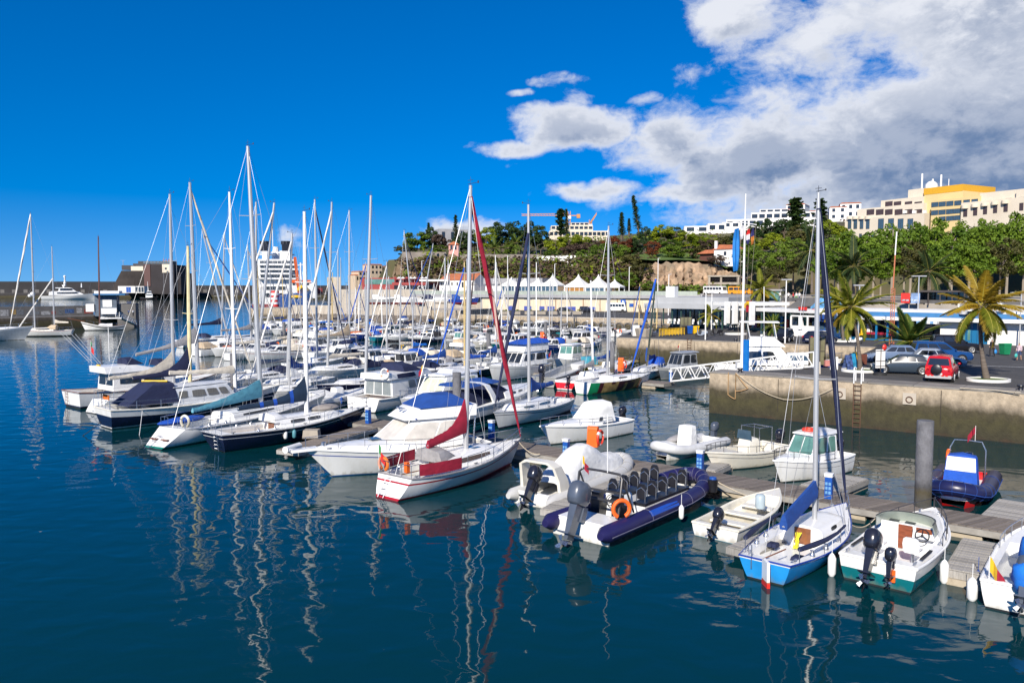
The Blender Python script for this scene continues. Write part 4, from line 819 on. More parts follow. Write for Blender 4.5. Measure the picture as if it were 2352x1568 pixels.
class Boat:
    def __init__(s,name,label,cat,stern,bow,beam,fb,group=None,kind='motor',ws=None,rt=0.0,rake=None,p=None):
        S=stern if isinstance(stern,Vector)else W(*stern);B=bow if isinstance(bow,Vector)else W(*bow)
        d=B-S;d.z=0;s.L=d.length;d.normalize();s.d=d;s.c=(S+B)/2;s.rz=atan2(-d.x,d.y);s.hb=beam/2;s.fb=fb;s.kind=kind
        s.ws=ws if ws is not None else(.72 if kind=='sail' else .9);s.rt=rt;s.rake=rake if rake is not None else(s.L*.07 if kind=='sail' else s.L*.09);s.p=p or(2.0 if kind=='sail' else 2.6)
        taken.append((s.c.x,s.c.y,s.L));s.root=thing(name,label,cat,(s.c.x,s.c.y,0),s.rz,group);s.M=Matrix.Rotation(-s.rz,3,'Z')
    def loc(s,wp):v=Vector(wp)-Vector((s.c.x,s.c.y,0));return s.M@v
    def half(s,t):
        if t<.45:return s.hb*(s.ws+(1-s.ws)*sin(pi/2*t/.45))
        return s.hb*max(.012,1-((t-.45)/.55)**s.p)
    def sheer(s,t):a,m,b=s.fb;return a*(1-t)*(1-2*t)+4*m*t*(1-t)+b*t*(2*t-1)
    def y(s,t,z):
        return-s.L/2+t*s.L+s.rake*max(0,z)/s.fb[2]*t**5+(s.rt*max(-.3,z)/s.fb[0]*(1-t)**7)
    def yt(s,t):return s.y(t,s.sheer(t))
    def g(s,q,t):
        q=max(q,0.0)
        if s.kind=='sail':return q**(.34+.55*t**3)
        return q**(.13+.8*max(0,(t-.35)/.65)**1.5)
    def hull(s,top=None,bottom=None,boot=None,stripe=None,upper=None,zs=(.24,.17),n=14,ubreak=None,zb=.06,name='hull',panel=None):
        top=top or WHITE;bottom=bottom or DARKB;boot=boot or top;stripe=stripe or top;upper=upper or top;mats=[bottom,boot,top,stripe,upper];s.topm=upper
        lev=lambda t:[-.35,-.1,zb,zb+.09,lerp(zb+.09,s.sheer(t)-zs[0],.5),s.sheer(t)-zs[0],s.sheer(t)-zs[1],s.sheer(t)]
        band=[0,0,1,2,2,3,4];ts=[(i/n)**.92 for i in range(n+1)];b=MB();rows={}
        for sd in(1,-1):
            rings=[]
            for t in ts:
                zl=lev(t);h=s.half(t);f=s.sheer(t)
                rings.append([(sd*h*s.g((z+.36)/(f+.36),t),s.y(t,z),z)for z in zl])
            if sd<0:rings=[list(r)for r in rings]
            o=len(b.v);m=len(rings[0]);rows[sd]=rings[0]
            for r in rings:b.v+=r
            for i in range(n):
                for j in range(m-1):
                    q=(o+i*m+j,o+(i+1)*m+j,o+(i+1)*m+j+1,o+i*m+j+1)
                    b.f.append(q if sd>0 else q[::-1]);b.m.append(band[j])
        for j in range(7):b.quad(rows[-1][j],rows[1][j],rows[1][j+1],rows[-1][j+1],band[j])
        if panel:mats=mats+panel[0];panel[1](b,n,m)
        s.h=b.build(name,mats,s.root,angle=50);return s.h
    def deck(s,mat=None,cockpit=None,sole=None,inset=.0,n=16):
        mat=mat or DECK;ts=sorted(set([i/n for i in range(n+1)]+(list(cockpit[:2])if cockpit else[])));b=MB();inn=None
        if cockpit:c0,c1,wf,dp=cockpit
        for a,c in zip(ts,ts[1:]):
            ina=cockpit and a>=c0-1e-6 and c<=c1+1e-6
            def row(t):
                h=s.half(t)*.985;z=s.sheer(t)-.015;y=s.yt(t);w=min(h*.9,s.hb*wf)if cockpit else h*.6
                return h,w,y,z
            h0,w0,y0,z0=row(a);h1,w1,y1,z1=row(c);cr=.03
            for sd in(1,-1):
                q=[(sd*h0,y0,z0),(sd*h1,y1,z1),(sd*w1,y1,z1+cr),(sd*w0,y0,z0+cr)];b.quad(*(q if sd>0 else q[::-1]))
                if ina:f0,f1=z0-dp,z1-dp;q=[(sd*w0,y0,z0+cr),(sd*w1,y1,z1+cr),(sd*w1,y1,f1),(sd*w0,y0,f0)];b.quad(*(q if sd>0 else q[::-1]))
            if ina:b.quad((-w0,y0,z0-dp),(w0,y0,z0-dp),(w1,y1,z1-dp),(-w1,y1,z1-dp),1)
            else:b.quad((-w0,y0,z0+cr),(w0,y0,z0+cr),(w1,y1,z1+cr),(-w1,y1,z1+cr))
            if ina and abs(a-c0)<1e-6:b.quad((-w0,y0,z0+cr),(w0,y0,z0+cr),(w0,y0,z0-dp),(-w0,y0,z0-dp))
            if ina and abs(c-c1)<1e-6:b.quad((w1,y1,z1+cr),(-w1,y1,z1+cr),(-w1,y1,z1-dp),(w1,y1,z1-dp))
        return b.build('deck',[mat,sole or mat],s.root,angle=30)
    def gunwale(s,mat=None,r=.035,t0=0.0,stern=True):
        b=MB();ts=[lerp(t0,1,i/18)for i in range(19)]
        L=[(s.half(t),s.yt(t),s.sheer(t))for t in ts];pts=L+[(-x,y,z)for x,y,z in reversed(L)]
        b.tube(pts+([pts[0]]if stern else[]),r,6);return b.build('toe_rail',mat or ALU,s.root)
    def trunk(s,t0,t1,wf,h0,h1,wins=(),mat=None,glass=None,crown=.06,slope=.12,v=(.38,.78),z=0.0):
        mat=mat or WHITE;b=MB();rings=[];n=9
        H=lambda u:lerp(h0,h1,u)*(1 if u<1-slope else max(.04,(1-u)/slope)**.6)
        def P(u,q,sd,off=0):
            t=lerp(t0,t1,u);w=min(s.half(t)*.82,s.hb*wf)*(1-.25*max(0,u-.7));zz=s.sheer(t)+z;return(sd*(w*(1-.14*q)+off),s.yt(t),zz+H(u)*q)
        us=[0,.15,.3,.45,.6,.75,1-slope,1-slope*.5,1]
        for u in us:r=[P(u,0,1),P(u,.8,1)];x,y,zz=P(u,1,1);r+=[(x*.86,y,zz),(0,y,zz+crown),(-x*.86,y,zz),P(u,.8,-1),P(u,0,-1)];rings.append(r)
        b.loft(rings,0,True,True,True);c=b.build('cabin',mat,s.root);s.trunkP=P
        for a,e in wins:
            for sd in(1,-1):
                w=MB();rr=[]
                for i in range(5):u=lerp(a,e,i/4);k=.07 if i in(0,4)else 0;rr.append([P(u,v[0]+k,sd,-.02),P(u,v[0]+k,sd,.012),P(u,v[1]-k,sd,.012),P(u,v[1]-k,sd,-.02)])
                w.loft(rr,0,True,True,True).build('window',glass or GLASS,c)
        return c
    def house(s,H,mat=None,side=(),front=0,rear=0,glass=None,name='cabin',v=(.35,.85),fv=(.3,.9),roof=None,gap=.06,skew=0.0,parent=None):
        b=MB();H.body(b);c=b.build(name,mat or WHITE,parent or s.root)
        for q in side:
            for sd in(1,-1):H.side_win(w:=MB(),q[0],q[1],*(q[2:4]if len(q)>3 else v),sd,0,skew);w.build('window',glass or GLASS,c)
        for cnt,fr in((front,True),(rear,False)):
            for i in range(cnt):x0=-.9+1.8*i/cnt+gap/2;x1=-.9+1.8*(i+1)/cnt-gap/2;H.end_win(w:=MB(),x0,x1,fv[0],fv[1],fr);w.build('window',glass or GLASS,c)
        if roof:  # overhanging roof slab: (front, back, side overhang, thickness, material)
            fo,bo,so,th,rm=roof;w=MB();A=H.P(0,1);B=H.P(1,1);rr=[]
            for i in range(7):u=i/6;y=lerp(A[1]-bo,B[1]+fo,u);x=lerp(A[0],B[0],u)+so;k=1-.5*max(0,u-.7);z=lerp(A[2],B[2],u)+H.crown*.3;rr.append([(x*k,y,z),(x*k,y,z+th*.6),(x*k*.8,y,z+th),(0,y,z+th+.05),(-x*k*.8,y,z+th),(-x*k,y,z+th*.6),(-x*k,y,z)])
            w.loft(rr,0,True,True,True).build('roof',rm or mat or WHITE,c)
        return c
    def rails(s,t0=.55,t1=1.0,h=.55,n=5,mat=None,r=.016,bowloop=True,stern=False,lines=1):
        b=MB();ts=[lerp(t0,t1,i/n)for i in range(n+1)]
        for sd in(1,-1):
            P=lambda t,q:(sd*s.half(t)*.93,s.yt(t)-(.05 if t>.97 else 0),s.sheer(t)+h*q)
            b.tube([P(t,1)for t in ts],r,5)
            if lines>1:b.tube([P(t,.5)for t in ts],r*.7,4)
            for t in ts:b.tube([P(t,0),P(t,1)],r,5)
        if bowloop:t=t1;y=s.yt(t);z=s.sheer(t)+h;x=s.half(t)*.93;b.tube([(x,y-.05,z),(x*.5,y+.12,z),(-x*.5,y+.12,z),(-x,y-.05,z)],r,5)
        if stern:x=s.half(0)*.93;y=s.yt(0);z=s.sheer(0);[b.tube([(sd*x,y+1.2,z+h),(sd*x,y+.05,z+h),(sd*x*.4,y+.03,z+h)],r,5)for sd in(1,-1)];[b.tube([(sd*q*x,y+.04,z),(sd*q*x,y+.04,z+h)],r,5)for sd in(1,-1)for q in(1,.4)]
        return b.build('guard_rail',mat or STEEL,s.root)
    def mast(s,t,top,mat=None,r=.085,z0=None,spread=(.5,),span=.85,boom=None,genoa=None,cover=None,gfrac=.95,bow_t=1.0,stay=True,vane=True,swing=0.0,blen=None,brise=0.0,bh=1.0,cover_top=1.5,strip=None,gr=.09,wires=True,vs=.8,ce=4.2,cb=.30):
        mat=mat or ALU;r*=1.3;y=-s.L/2+t*s.L;z0=z0 if z0 is not None else s.sheer(t)+.05;base=Vector((0,y,z0))
        wb=s.root.matrix_basis@base if False else Matrix.Rotation(s.rz,3,'Z')@base+Vector((s.c.x,s.c.y,0))
        tp=s.loc(D(top[0],top[1],wb.y))if isinstance(top,tuple)else base+Vector((0,-.3,top));s.mtop=tp;s.mbase=base;ax=tp-base;H=ax.length
        b=MB();k=7;b.tube([base+ax*(i/k)for i in range(k+1)],[r*(1 if i<5 else 1-.12*(i-4))for i in range(k+1)],8);m=b.build('mast',mat,s.root)
        sp=MB();w=MB();ch=[Vector((sd*s.half(t)*.95,y-.15,s.sheer(t)))for sd in(1,-1)]
        tips=[[],[]]
        for f in spread:
            for k_,sd in enumerate((1,-1)):
                a=base+ax*f;tip=a+Vector((sd*span*(1.1-.3*f),-.12,.06));sp.tube([a,tip],.028,5);tips[k_].append(tip)
        if spread:sp.build('spreaders',mat,m)
        wr=.009
        for k_ in range(2):
            if wires:w.tube([ch[k_]]+tips[k_]+[base+ax*.985],wr,3);w.tube([ch[k_]+Vector((0,.25,0)),base+ax*(spread[0]if spread else .6)],wr,3)
        ys=s.yt(0);
        if stay and wires:w.tube([base+ax,(0,ys,s.sheer(0))],wr,3)
        bt=Vector((0,s.yt(bow_t)-.05,s.sheer(bow_t)+.12));ft=base+ax*gfrac
        if wires and not genoa:w.tube([ft,bt],wr,3)
        if wires:w.build('rigging',WIRE,s.root)
        if genoa:
            g=MB();n=34;nd=8;rings=[];dv=bt-ft
            for i in range(n+1):
                q=i/n;c=ft+dv*q;rr=max(.02,gr*(.35+.75*sin(pi*min(1,.18+q*.82))**.8))*(1.0 if q<.97 else .55);d_=dv.normalized();x_=d_.orthogonal().normalized();y_=d_.cross(x_)
                rings.append([c+(x_*cos(2*pi*(j+i*.35)/nd)+y_*sin(2*pi*(j+i*.35)/nd))*rr*(1.12 if j%4==0 else 1)for j in range(nd)])
            g.loft(rings,0,True,True,True,[1 if j==0 else 0 for j in range(nd)]);g.build('furled_sail',[genoa,strip or genoa],s.root)
        if vane:
            v=MB();v.tube([tp,tp+Vector((0,0,.55))*vs],.010,4);v.tube([tp+Vector((-.15,-.1,.08))*vs,tp+Vector((.55,.12,.18))*vs],.012,4);v.box(tp.x+.5*vs,tp.x+.6*vs,tp.y+.1*vs,tp.y+.12*vs,tp.z+.12*vs,tp.z+.28*vs);v.tube([tp+Vector((-.28,.05,.34))*vs,tp+Vector((.28,-.05,.34))*vs],.010,4);v.build('wind_vane',RAILD,m)
        if boom or cover:
            L_=blen or s.L*.38;dr=Vector((sin(swing),-cos(swing),brise/L_));a=base+Vector((0,-.1,bh));e=a+dr*L_;q=MB();q.tube([a,e],.06,6);q.build('boom',mat,s.root)
            if cover:
                c=MB();n=20;rings=[];rx=Vector((cos(swing),sin(swing),0));rn_=random.Random(int(abs(tp.x*1000)))
                for i in range(n+1):
                    u=i/n;p_=a.lerp(e,u);hh=cb+cover_top*(1-u)**ce+.12*(1-u);ww=.17*(1-.45*u)+.02;j_=rn_.uniform(-.03,.03)
                    rings.append([p_+rx*(ww*cx_)+Vector((0,0,-.12+hh*cz+j_*cz))for cx_,cz in((-.75,0),(-1.0,.28),(-.75,.6),(-.25,.97),(.25,1.0),(.75,.62),(1.0,.3),(.75,0))])
                c.loft(rings,0,True,True,True);s.cover=c.build('sail_cover',cover,s.root,angle=70)
        return m
def outboard(parent,loc,sc=1.0,mat=None,tilt=0.0,rz=0.0):
    mat=mat or OUTB;b=MB();q=sc
    b.loft([[(x*w*q,(-.18+y*d)*q,z*q)for x,y in((-1,-1),(1,-1),(1,1),(-1,1))]for z,w,d in((.25,.11,.16),(-.2,.08,.15),(-.62,.05,.13))],0,True,True,True)
    b.box(-.16*q,.16*q,-.5*q,.08*q,-.50*q,-.46*q);b.box(-.14*q,.14*q,-.05*q,.12*q,-.15*q,.22*q);b.add([(-.02*q,-.1*q,-.72*q),(.02*q,-.1*q,-.72*q),(.02*q,-.3*q,-1.0*q),(-.02*q,-.3*q,-1.0*q),(0,-.36*q,-.72*q)],[(0,1,2,3),(1,4,2),(0,3,4)])
    b.tube([(0,.05*q,-.72*q),(0,-.1*q,-.72*q),(0,-.42*q,-.72*q)],[.03*q,.085*q,.055*q],8)
    m=b.build('outboard_motor',mat,parent,loc);m.rotation_euler=(-tilt,0,rz)
    b=MB();rings=[]
    for z,w,d,o in((.22,.17,.24,0),(.27,.205,.29,0),(.33,.215,.31,0),(.35,.225,.32,0),(.52,.23,.33,-.01),(.64,.215,.31,-.015),(.72,.18,.27,-.02),(.78,.11,.17,-.02)):
        rings.append([(w*q*(abs(cos(a))**.75)*(1 if cos(a)>0 else-1),(-.18+o+d*(abs(sin(a))**.75)*(1 if sin(a)>0 else-1))*q,z*q)for a in[2*pi*k/20 for k in range(20)]])
    b.loft(rings,0,True,True,True);b.build('cowling',mat,m,angle=70)
    b=MB();
    for k in range(3):
        a=2*pi*k/3;rd=Vector((cos(a),0,sin(a)));tg=Vector((-sin(a),.25,cos(a)));c=Vector((0,-.44*q,-.72*q));b.add([tuple(c+rd*.04*q-tg*.03*q),tuple(c+rd*.17*q-tg*.07*q),tuple(c+rd*.19*q+tg*.05*q),tuple(c+rd*.05*q+tg*.04*q)],[(0,1,2,3),(3,2,1,0)])
    b.build('propeller',STEEL if sc>.7 else BLK,m,smooth=False);return m
def flag(parent,base,h,kind='pt',s=.5):
    b=MB();b.tube([base,Vector(base)+Vector((0,0,h))],.014,5);f=b.build('flagstaff',WPAINT,parent)
    cs={'pt':[M('flag_green',(.01,.22,.05),.8),M('flag_red',(.55,.02,.02),.8)],'red':[C_RED,C_RED],'es':[C_YEL,C_RED]}[kind];b=MB();n=8
    for i in range(n):
        x0,x1=s*.55*i/n,s*.55*(i+1)/n;y0,y1=.06*sin(i*1.1),.06*sin((i+1)*1.1);z=base[2]+h;d0,d1=-.9*s*i/n,-.9*s*(i+1)/n
        b.quad((base[0]+x0,base[1]+y0,z+d0-s*.6),(base[0]+x1,base[1]+y1,z+d1-s*.6),(base[0]+x1,base[1]+y1,z+d1),(base[0]+x0,base[1]+y0,z+d0),0 if i<n*.4 else 1)
    b.build('flag',cs,f)
def rib(B,tubem,r=.28,z=.42,floor=None,patches=None,hullm=None,stern_ext=.5,seams=None,w=None):
    """inflatable collar round a small hull; B gives the frame"""
    L=B.L;w=w or B.hb-r;pts=[]
    ys=-L/2-stern_ext;ye=L*.14;pts=[(w,ys,z),(w,ys+.35,z),(w,lerp(ys,ye,.5),z),(w,ye,z+.02)]
    for k in range(1,10):a=pi*k/10;pts.append((w*cos(a)*(1 if abs(cos(a))>.5 else 1),ye+(L/2-ye)*sin(a)**.85,z+.05+.34*sin(a)**2))
    pts+=[(-w,ye,z+.02),(-w,lerp(ys,ye,.5),z),(-w,ys+.35,z),(-w,ys,z)]
    rs=[r*.45,r]+[r]*(len(pts)-4)+[r,r*.45]
    b=MB();b.tube(pts,rs,14);B.tubep=pts;c=b.build('inflatable_collar',tubem,B.root,angle=60)
    if seams:
        b=MB()
        for i in range(2,len(pts)-2):p=Vector(pts[i]);q=(Vector(pts[i+1])-Vector(pts[i-1])).normalized();x=q.orthogonal().normalized();y=q.cross(x);b.tube([p+(x*cos(a)+y*sin(a))*(r+.006)for a in[2*pi*k/16 for k in range(17)]],.010,4)
        for sd in(1,-1):b.tube([(p[0]+(sd*(r+.004))*(1 if i<3 or i>len(pts)-4 else 0)if False else p[0]*(1+(r+.01)/max(w,.1)),p[1]+((r+.01)if 4<i<len(pts)-5 else 0),p[2]-.06)for i,p in enumerate(pts[1:-1])],.022,5)if sd>0 else None
        b.build('seams',seams,c)
    b=MB();f=floor or DECK;n=8;rows=[]
    for i in range(n+1):
        t=i/n;y=lerp(-L/2,L/2-.25,t);ww=w*(1 if y<ye else max(.06,sqrt(max(0,1-((y-ye)/(L/2-ye))**2))))-.02;rows.append([(ww,y,z+.05),(ww*.96,y,z-.18),(0,y,z-.2),(-ww*.96,y,z-.18),(-ww,y,z+.05)])
    b.loft(rows,0,False)
    rows2=[[(r_[0][0],r_[0][1],z),(r_[0][0]*.8,r_[0][1],.0),(0,r_[0][1],-.3+.35*(i/n)**3),(-r_[0][0]*.8,r_[0][1],.0),(-r_[0][0],r_[0][1],z)]for i,r_ in enumerate(rows)];b.loft(rows2,1,False)
    b.box(-w,w,-L/2-.06,-L/2+.06,-.2,z+.2,1);b.build('hull',[f,hullm or WHITE],B.root)
    return c
def fender(label,wp,L=.6,r=.12,mat=None,group='fenders hanging from boats and pontoons'):
    o=MB().lathe([(.03,L*1.08),(r*.6,L),(r,L*.86),(r,L*.14),(r*.6,0)],10).tube([(0,0,L),(0,0,L+.5)],.012,4).build('fender',mat or WPAINT,None,tuple(wp));return tag(o,label,'fender',group)
def lifebuoy(parent,loc,R_=.38,mat=None,axis='y'):return MB().ring(loc,R_,.075,axis,18,8).build('lifebuoy',mat or ORANGE,parent)

# ------------------------------------------------------------------ cars
def car(label,pos,rz,L,Wd,Hh,col,kind='hatch',name='parked_car',group='cars parked on the quay',grey_low=None):
    r=thing(name,label,'car',tuple(pos),rz,group);hw=Wd/2;bl=Hh*(.64 if kind!='suv' else .60);hood=Hh*(.52 if kind!='suv' else .56);gc=.2 if kind!='suv' else .28
    st=[(0,.30,bl*.9,.86),(.02,gc,bl,.95),(.12,gc,bl*1.02,1),(.5,gc,bl,1),(.68,gc,bl*.98,1),(.74,gc,lerp(bl,hood,.6),1),(.95,gc,hood*.94,.95),(.985,gc+.05,hood*.8,.88),(1,gc+.12,hood*.6,.8)];b=MB();rings=[]
    for t,zb,zt,w in st:y=(t-.5)*L;x=hw*w;rings.append([(x*.9,y,zb),(x,y,zb+.18),(x,y,lerp(zb,zt,.7)),(x*.93,y,zt),(0,y,zt+.02),(-x*.93,y,zt),(-x,y,lerp(zb,zt,.7)),(-x,y,zb+.18),(-x*.9,y,zb)])
    low=grey_low or col;b.loft(rings,0,True,True,True,[1,0,0,0,0,0,0,1,1]);body=b.build('body',[col,low],r,angle=50)
    H=House(-L*(.485 if kind!='hatch' else .47),L*.23,bl-.03,Hh,hw*.93,hw*.72,L*.20,L*(.05 if kind=='suv' else .15 if kind=='hatch' else .03),.08,.05);c=MB();H.body(c);g=c.build('greenhouse',col,r,angle=50)
    for a,e in((.06,.33),(.36,.63),(.66,.93)):
        for sd in(1,-1):w=MB();H.side_win(w,a,e,.14,.82,sd);w.build('window',GLASS,g)
    w=MB();H.end_win(w,-.88,.88,.12,.88,True);w.build('windscreen',GLASS,g);w=MB();H.end_win(w,-.85,.85,.2,.82,False);w.build('rear_window',GLASS,g)
    wr=.335 if kind!='suv' else .36;wm=MB().loft([[(x,rr*cos(2*pi*k/16),rr*sin(2*pi*k/16))for k in range(16)]for x,rr in((0,wr*.9),(.02,wr),(.2,wr),(.22,wr*.9),(.225,wr*.68))],0,True,True,True).mesh('tyre',RUB)
    rim=MB();rim.ring((.225,0,0),wr*.62,.03,'x',16,5);rim.tube([(.2,0,0),(.24,0,0)],wr*.18,8);[rim.beam((.225,0,0),(.225,wr*.6*cos(2*pi*k/5),wr*.6*sin(2*pi*k/5)),.07,.03)for k in range(5)];rime=rim.mesh('rim',ALU)
    arch=MB().ring((0,0,0),wr*1.12,.05,'x',14,5,0,-.1,pi+.1).mesh('wheel_arch',BLK)
    for sy in(-.31,.30):
        for sd in(1,-1):
            o=link('wheel',wm,r,(sd*(hw-.21),sy*L,wr));o.rotation_euler=(0,0,0 if sd>0 else pi);link('rim',rime,o);a=link('wheel_arch',arch,r,(sd*(hw-.02),sy*L,wr))
    for sd in(1,-1):
        b=MB();b.box(sd*hw*.62-.17,sd*hw*.62+.17,L*.475,L*.495,hood*.62,hood*.82);b.build('headlight',FRAMEW,r)
        b=MB();b.box(sd*hw*.78-.12,sd*hw*.78+.12,-L*.5,-L*.47,bl*.72,bl*.98);b.build('tail_light',REDP,r)
        b=MB();b.ball((sd*(hw+.08),L*.19,bl+.08),(.11,.07,.08),8,5);b.build('wing_mirror',col,r)
    b=MB();b.box(-.26,.26,-L*.5-.012,-L*.49,bl*.5,bl*.62);b.build('number_plate',FRAMEW,r);b=MB();b.box(-hw*.9,hw*.9,-L*.505,-L*.48,gc+.02,gc+.24);b.build('rear_bumper',low,r);b=MB();b.box(-hw*.6,hw*.6,L*.485,L*.502,gc+.08,gc+.22);b.build('grille',BLK,r)
    return r
# ------------------------------------------------------------------ people: one skinned body, clothes by height
SKIN=M('skin',(.42,.25,.17),.6);
def person(label,pos,rz,h,shirt,trousers,hair,pose='stand',short=False,bag=None):
    k=h/1.75;st=.16 if pose=='walk' else .02
    V=[(0,0,.95),(0,0,1.2),(0,0,1.42),(0,.01,1.52),(0,.03,1.62),(0,.03,1.72),
(.10,st*.5,.88),(.11,st,.48),(.11,st*.6,.09),(.11,st*.6+.14,.04),(-.10,-st*.5,.88),(-.11,-st*.6,.48),(-.11,-st*1.6,.09),(-.11,-st*1.6+.14,.04),
(.19,0,1.40),(.25,-.04-st*.3,1.13),(.25,.06,.90),(-.19,0,1.40),(-.25,.02+st*.3,1.13),(-.25,.12,.90)]
    E=[(0,1),(1,2),(2,3),(3,4),(4,5),(0,6),(6,7),(7,8),(8,9),(0,10),(10,11),(11,12),(12,13),(2,14),(14,15),(15,16),(2,17),(17,18),(18,19)]
    Rr=[.15,.14,.16,.06,.10,.08,.10,.07,.05,.05,.10,.07,.05,.05,.07,.05,.04,.07,.05,.04]
    me=bpy.data.meshes.new('person');me.from_pydata([(x*k,y*k,z*k)for x,y,z in V],E,[]);t=bpy.data.objects.new('person',me);COL.objects.link(t)
    m=t.modifiers.new('s','SKIN');sk=me.skin_vertices[0].data
    for i,q in enumerate(Rr):sk[i].radius=(q*k,q*k*(.75 if i<3 else 1))
    sk[0].use_root=True;t.modifiers.new('d','SUBSURF').render_levels=1
    md=bpy.data.meshes.new_from_object(t.evaluated_get(bpy.context.evaluated_depsgraph_get()));bpy.data.objects.remove(t);bpy.data.meshes.remove(me)
    md.materials.clear();[md.materials.append(x)for x in(SKIN,shirt,trousers,hair,BLK)]
    for p in md.polygons:
        z=p.center.z/k;x=abs(p.center.x)/k;p.use_smooth=True
        p.material_index=3 if z>1.66 or(z>1.56 and p.center.y<0)else 0 if z>1.47 else(0 if x>.2 and z<1.02 else 1)if z>.95 else 0 if x>.2 else(0 if short and z<.52 else 2)if z>.09 else 4
    o=link('person',md,None,tuple(pos),rz);return tag(o,label,'person')

# ================================================================== PONTOONS
PLANK=M('weathered_planks',(0.17,0.145,0.125),0.85,0,0.25,3.0,stretch=(1,8,1),bump=0.004,dirt=(0.09,0.075,0.06),dscale=1.2,damt=0.6,orand=.28)
PLANKL=M('silver_planks',(0.30,0.285,0.26),0.85,0,0.2,3.0,stretch=(1,8,1),bump=0.004,orand=.2)
FLOAT=M('float_concrete',(0.42,0.36,0.27),0.85,0,0.15,1.5,dirt=(0.12,0.09,0.05),dscale=1.5,damt=0.8)
AX=Vector((-.77,.638,0)).normalized();AN=Vector((.638,.77,0)).normalized()  # along a pontoon (seaward), and away from the camera
_plk={}
def pontoon(label,a,b_,w,pitch=None,skew=0.0,z=.5,planks=True,pm=None,maxp=300,nm='pontoon'):
    d=(b_-a);L=d.length;r=thing(nm,label,'pontoon',(a.x,a.y,0),atan2(d.y,d.x));b=MB()
    b.box(0,L,-w/2,-w/2+.12,z-.26,z-.01);b.box(0,L,w/2-.12,w/2,z-.26,z-.01);b.box(0,.12,-w/2+.12,w/2-.12,z-.26,z-.012);b.box(L-.12,L,-w/2+.12,w/2-.12,z-.26,z-.012);b.build('edge_beam',PLANKL,r,smooth=False)
    n=max(2,int(L/4.2))
    for i in range(n):b=MB();x=L*(i+.5)/n;b.box(x-1.15,x+1.15,-w/2+.1,w/2-.1,-.35,z-.27,0,.03,.03);b.build('float',FLOAT,r,smooth=False)
    if planks:
        m=max(1,int(L/pitch));p=L/m;k=(round(p,3),w,skew,(pm or PLANK).name)
        if k not in _plk:
            b=MB();q=skew*w/2;g=p-.05;b.add([(-g/2-q,-w/2+.06,0),(g/2-q,-w/2+.06,0),(g/2+q,w/2-.06,0),(-g/2+q,w/2-.06,0)]+[(-g/2-q,-w/2+.06,.04),(g/2-q,-w/2+.06,.04),(g/2+q,w/2-.06,.04),(-g/2+q,w/2-.06,.04)],[(0,3,2,1),(4,5,6,7),(0,1,5,4),(1,2,6,5),(2,3,7,6),(3,0,4,7)]);_plk[k]=b.mesh('plank',pm or PLANK,smooth=False)
        for i in range(min(m,maxp)):link('plank',_plk[k],r,((i+.5)*p,0,z+random.uniform(-.004,.004)))
        if m>maxp:b=MB();b.box(maxp*p,L,-w/2+.06,w/2-.06,z,z+.04);b.build('planking',pm or PLANK,r,smooth=False)['kind']='stuff'
    else:b=MB();b.box(0.01,L-.01,-w/2+.06,w/2-.06,z-.02,z+.03);b.build('planking',pm or PLANK,r,smooth=False)
    return r
a1=Vector((20.6,32.0,0))-AN*1.15
pontoon('long plank walkway nearest the camera running past the navy inflatable',a1+AX*-9,a1+AX*70,2.3,.27,.35)
a2=Vector((15.6,78.6,0));pontoon('second walkway behind, ending at the white gangway',a2,a2+AX*82,2.2,planks=False)
a3=Vector((11,129.5,0));pontoon('farthest walkway, in front of the drain pipes',a3,a3+AX*82,2.2,planks=False)
FX=lambda px,py:W(px,py,.5)
def finger(label,pa,pb,w,pm=PLANKL):a,b_=FX(*pa),FX(*pb);a.z=b_.z=0;return pontoon(label,a,b_,w,.30,0,.48,True,pm,nm='finger_pontoon')
finger('grey finger jetty beside the teal boat',(2262,1243),(2225,1315),1.5);finger('grey finger jetty running from the walkway to the navy and red inflatable',(2296,1196),(2340,1152),1.6)
finger('silver finger jetty behind the small blue sailboat',(1880,1120),(1952,1092),1.9);finger('short finger jetty between the two dinghies by the first pedestal',(1617,1078),(1652,1062),1.3)
finger('narrow finger jetty beside the open white dinghy',(1885,1190),(1700,1262),1.2);finger('rope wrapped finger jetty between the two large inflatables',(1440,1075),(1272,1172),1.3)
finger('finger jetty with a fender roll beside the navy yacht',(846,980),(660,1034),1.6,PLANK)
def pile(label,px,yb_,ytop,r_,rust=True):
    p=W(px,yb_);H=D(px,ytop,p.y).z;b=MB();b.lathe([(r_,-1.5),(r_,H-.03),(r_*.95,H)],18);o=b.build('mooring_pile',PILE,None,(p.x,p.y,0));return tag(o,label,'mooring pile','steel mooring piles')
PILE=make_wall_mat('steel_pile',(0.13,0.13,0.14),top=1.0,low=(.03,.03,.02),mid=(.06,.06,.055))
pile('thick grey steel pile standing before the dark quay wall beside the navy and red inflatable',2118,1190,965,.34);pile('dark pile rising behind the flybridge of the white motor yacht',1050,1010,855,.28)
pile('dark pile with an orange lifebuoy box, behind the mural painted sailboat',1406,876,784,.26);pile('dark pile just right of the red furled sail among far masts',1122,830,766,.27);pile('far pile with white cap beside the green and yellow boat',1253,800,739,.27)
pile('dark pile behind the white masts and turquoise covered yacht',538,925,812,.28);pile('small far pile in front of the pier end',653,790,739,.27);pile('thin far pile by the drain pipe wall under the cream building',1360,760,726,.27);pile('far pile near the palm in its stone pot',1484,790,736,.27)
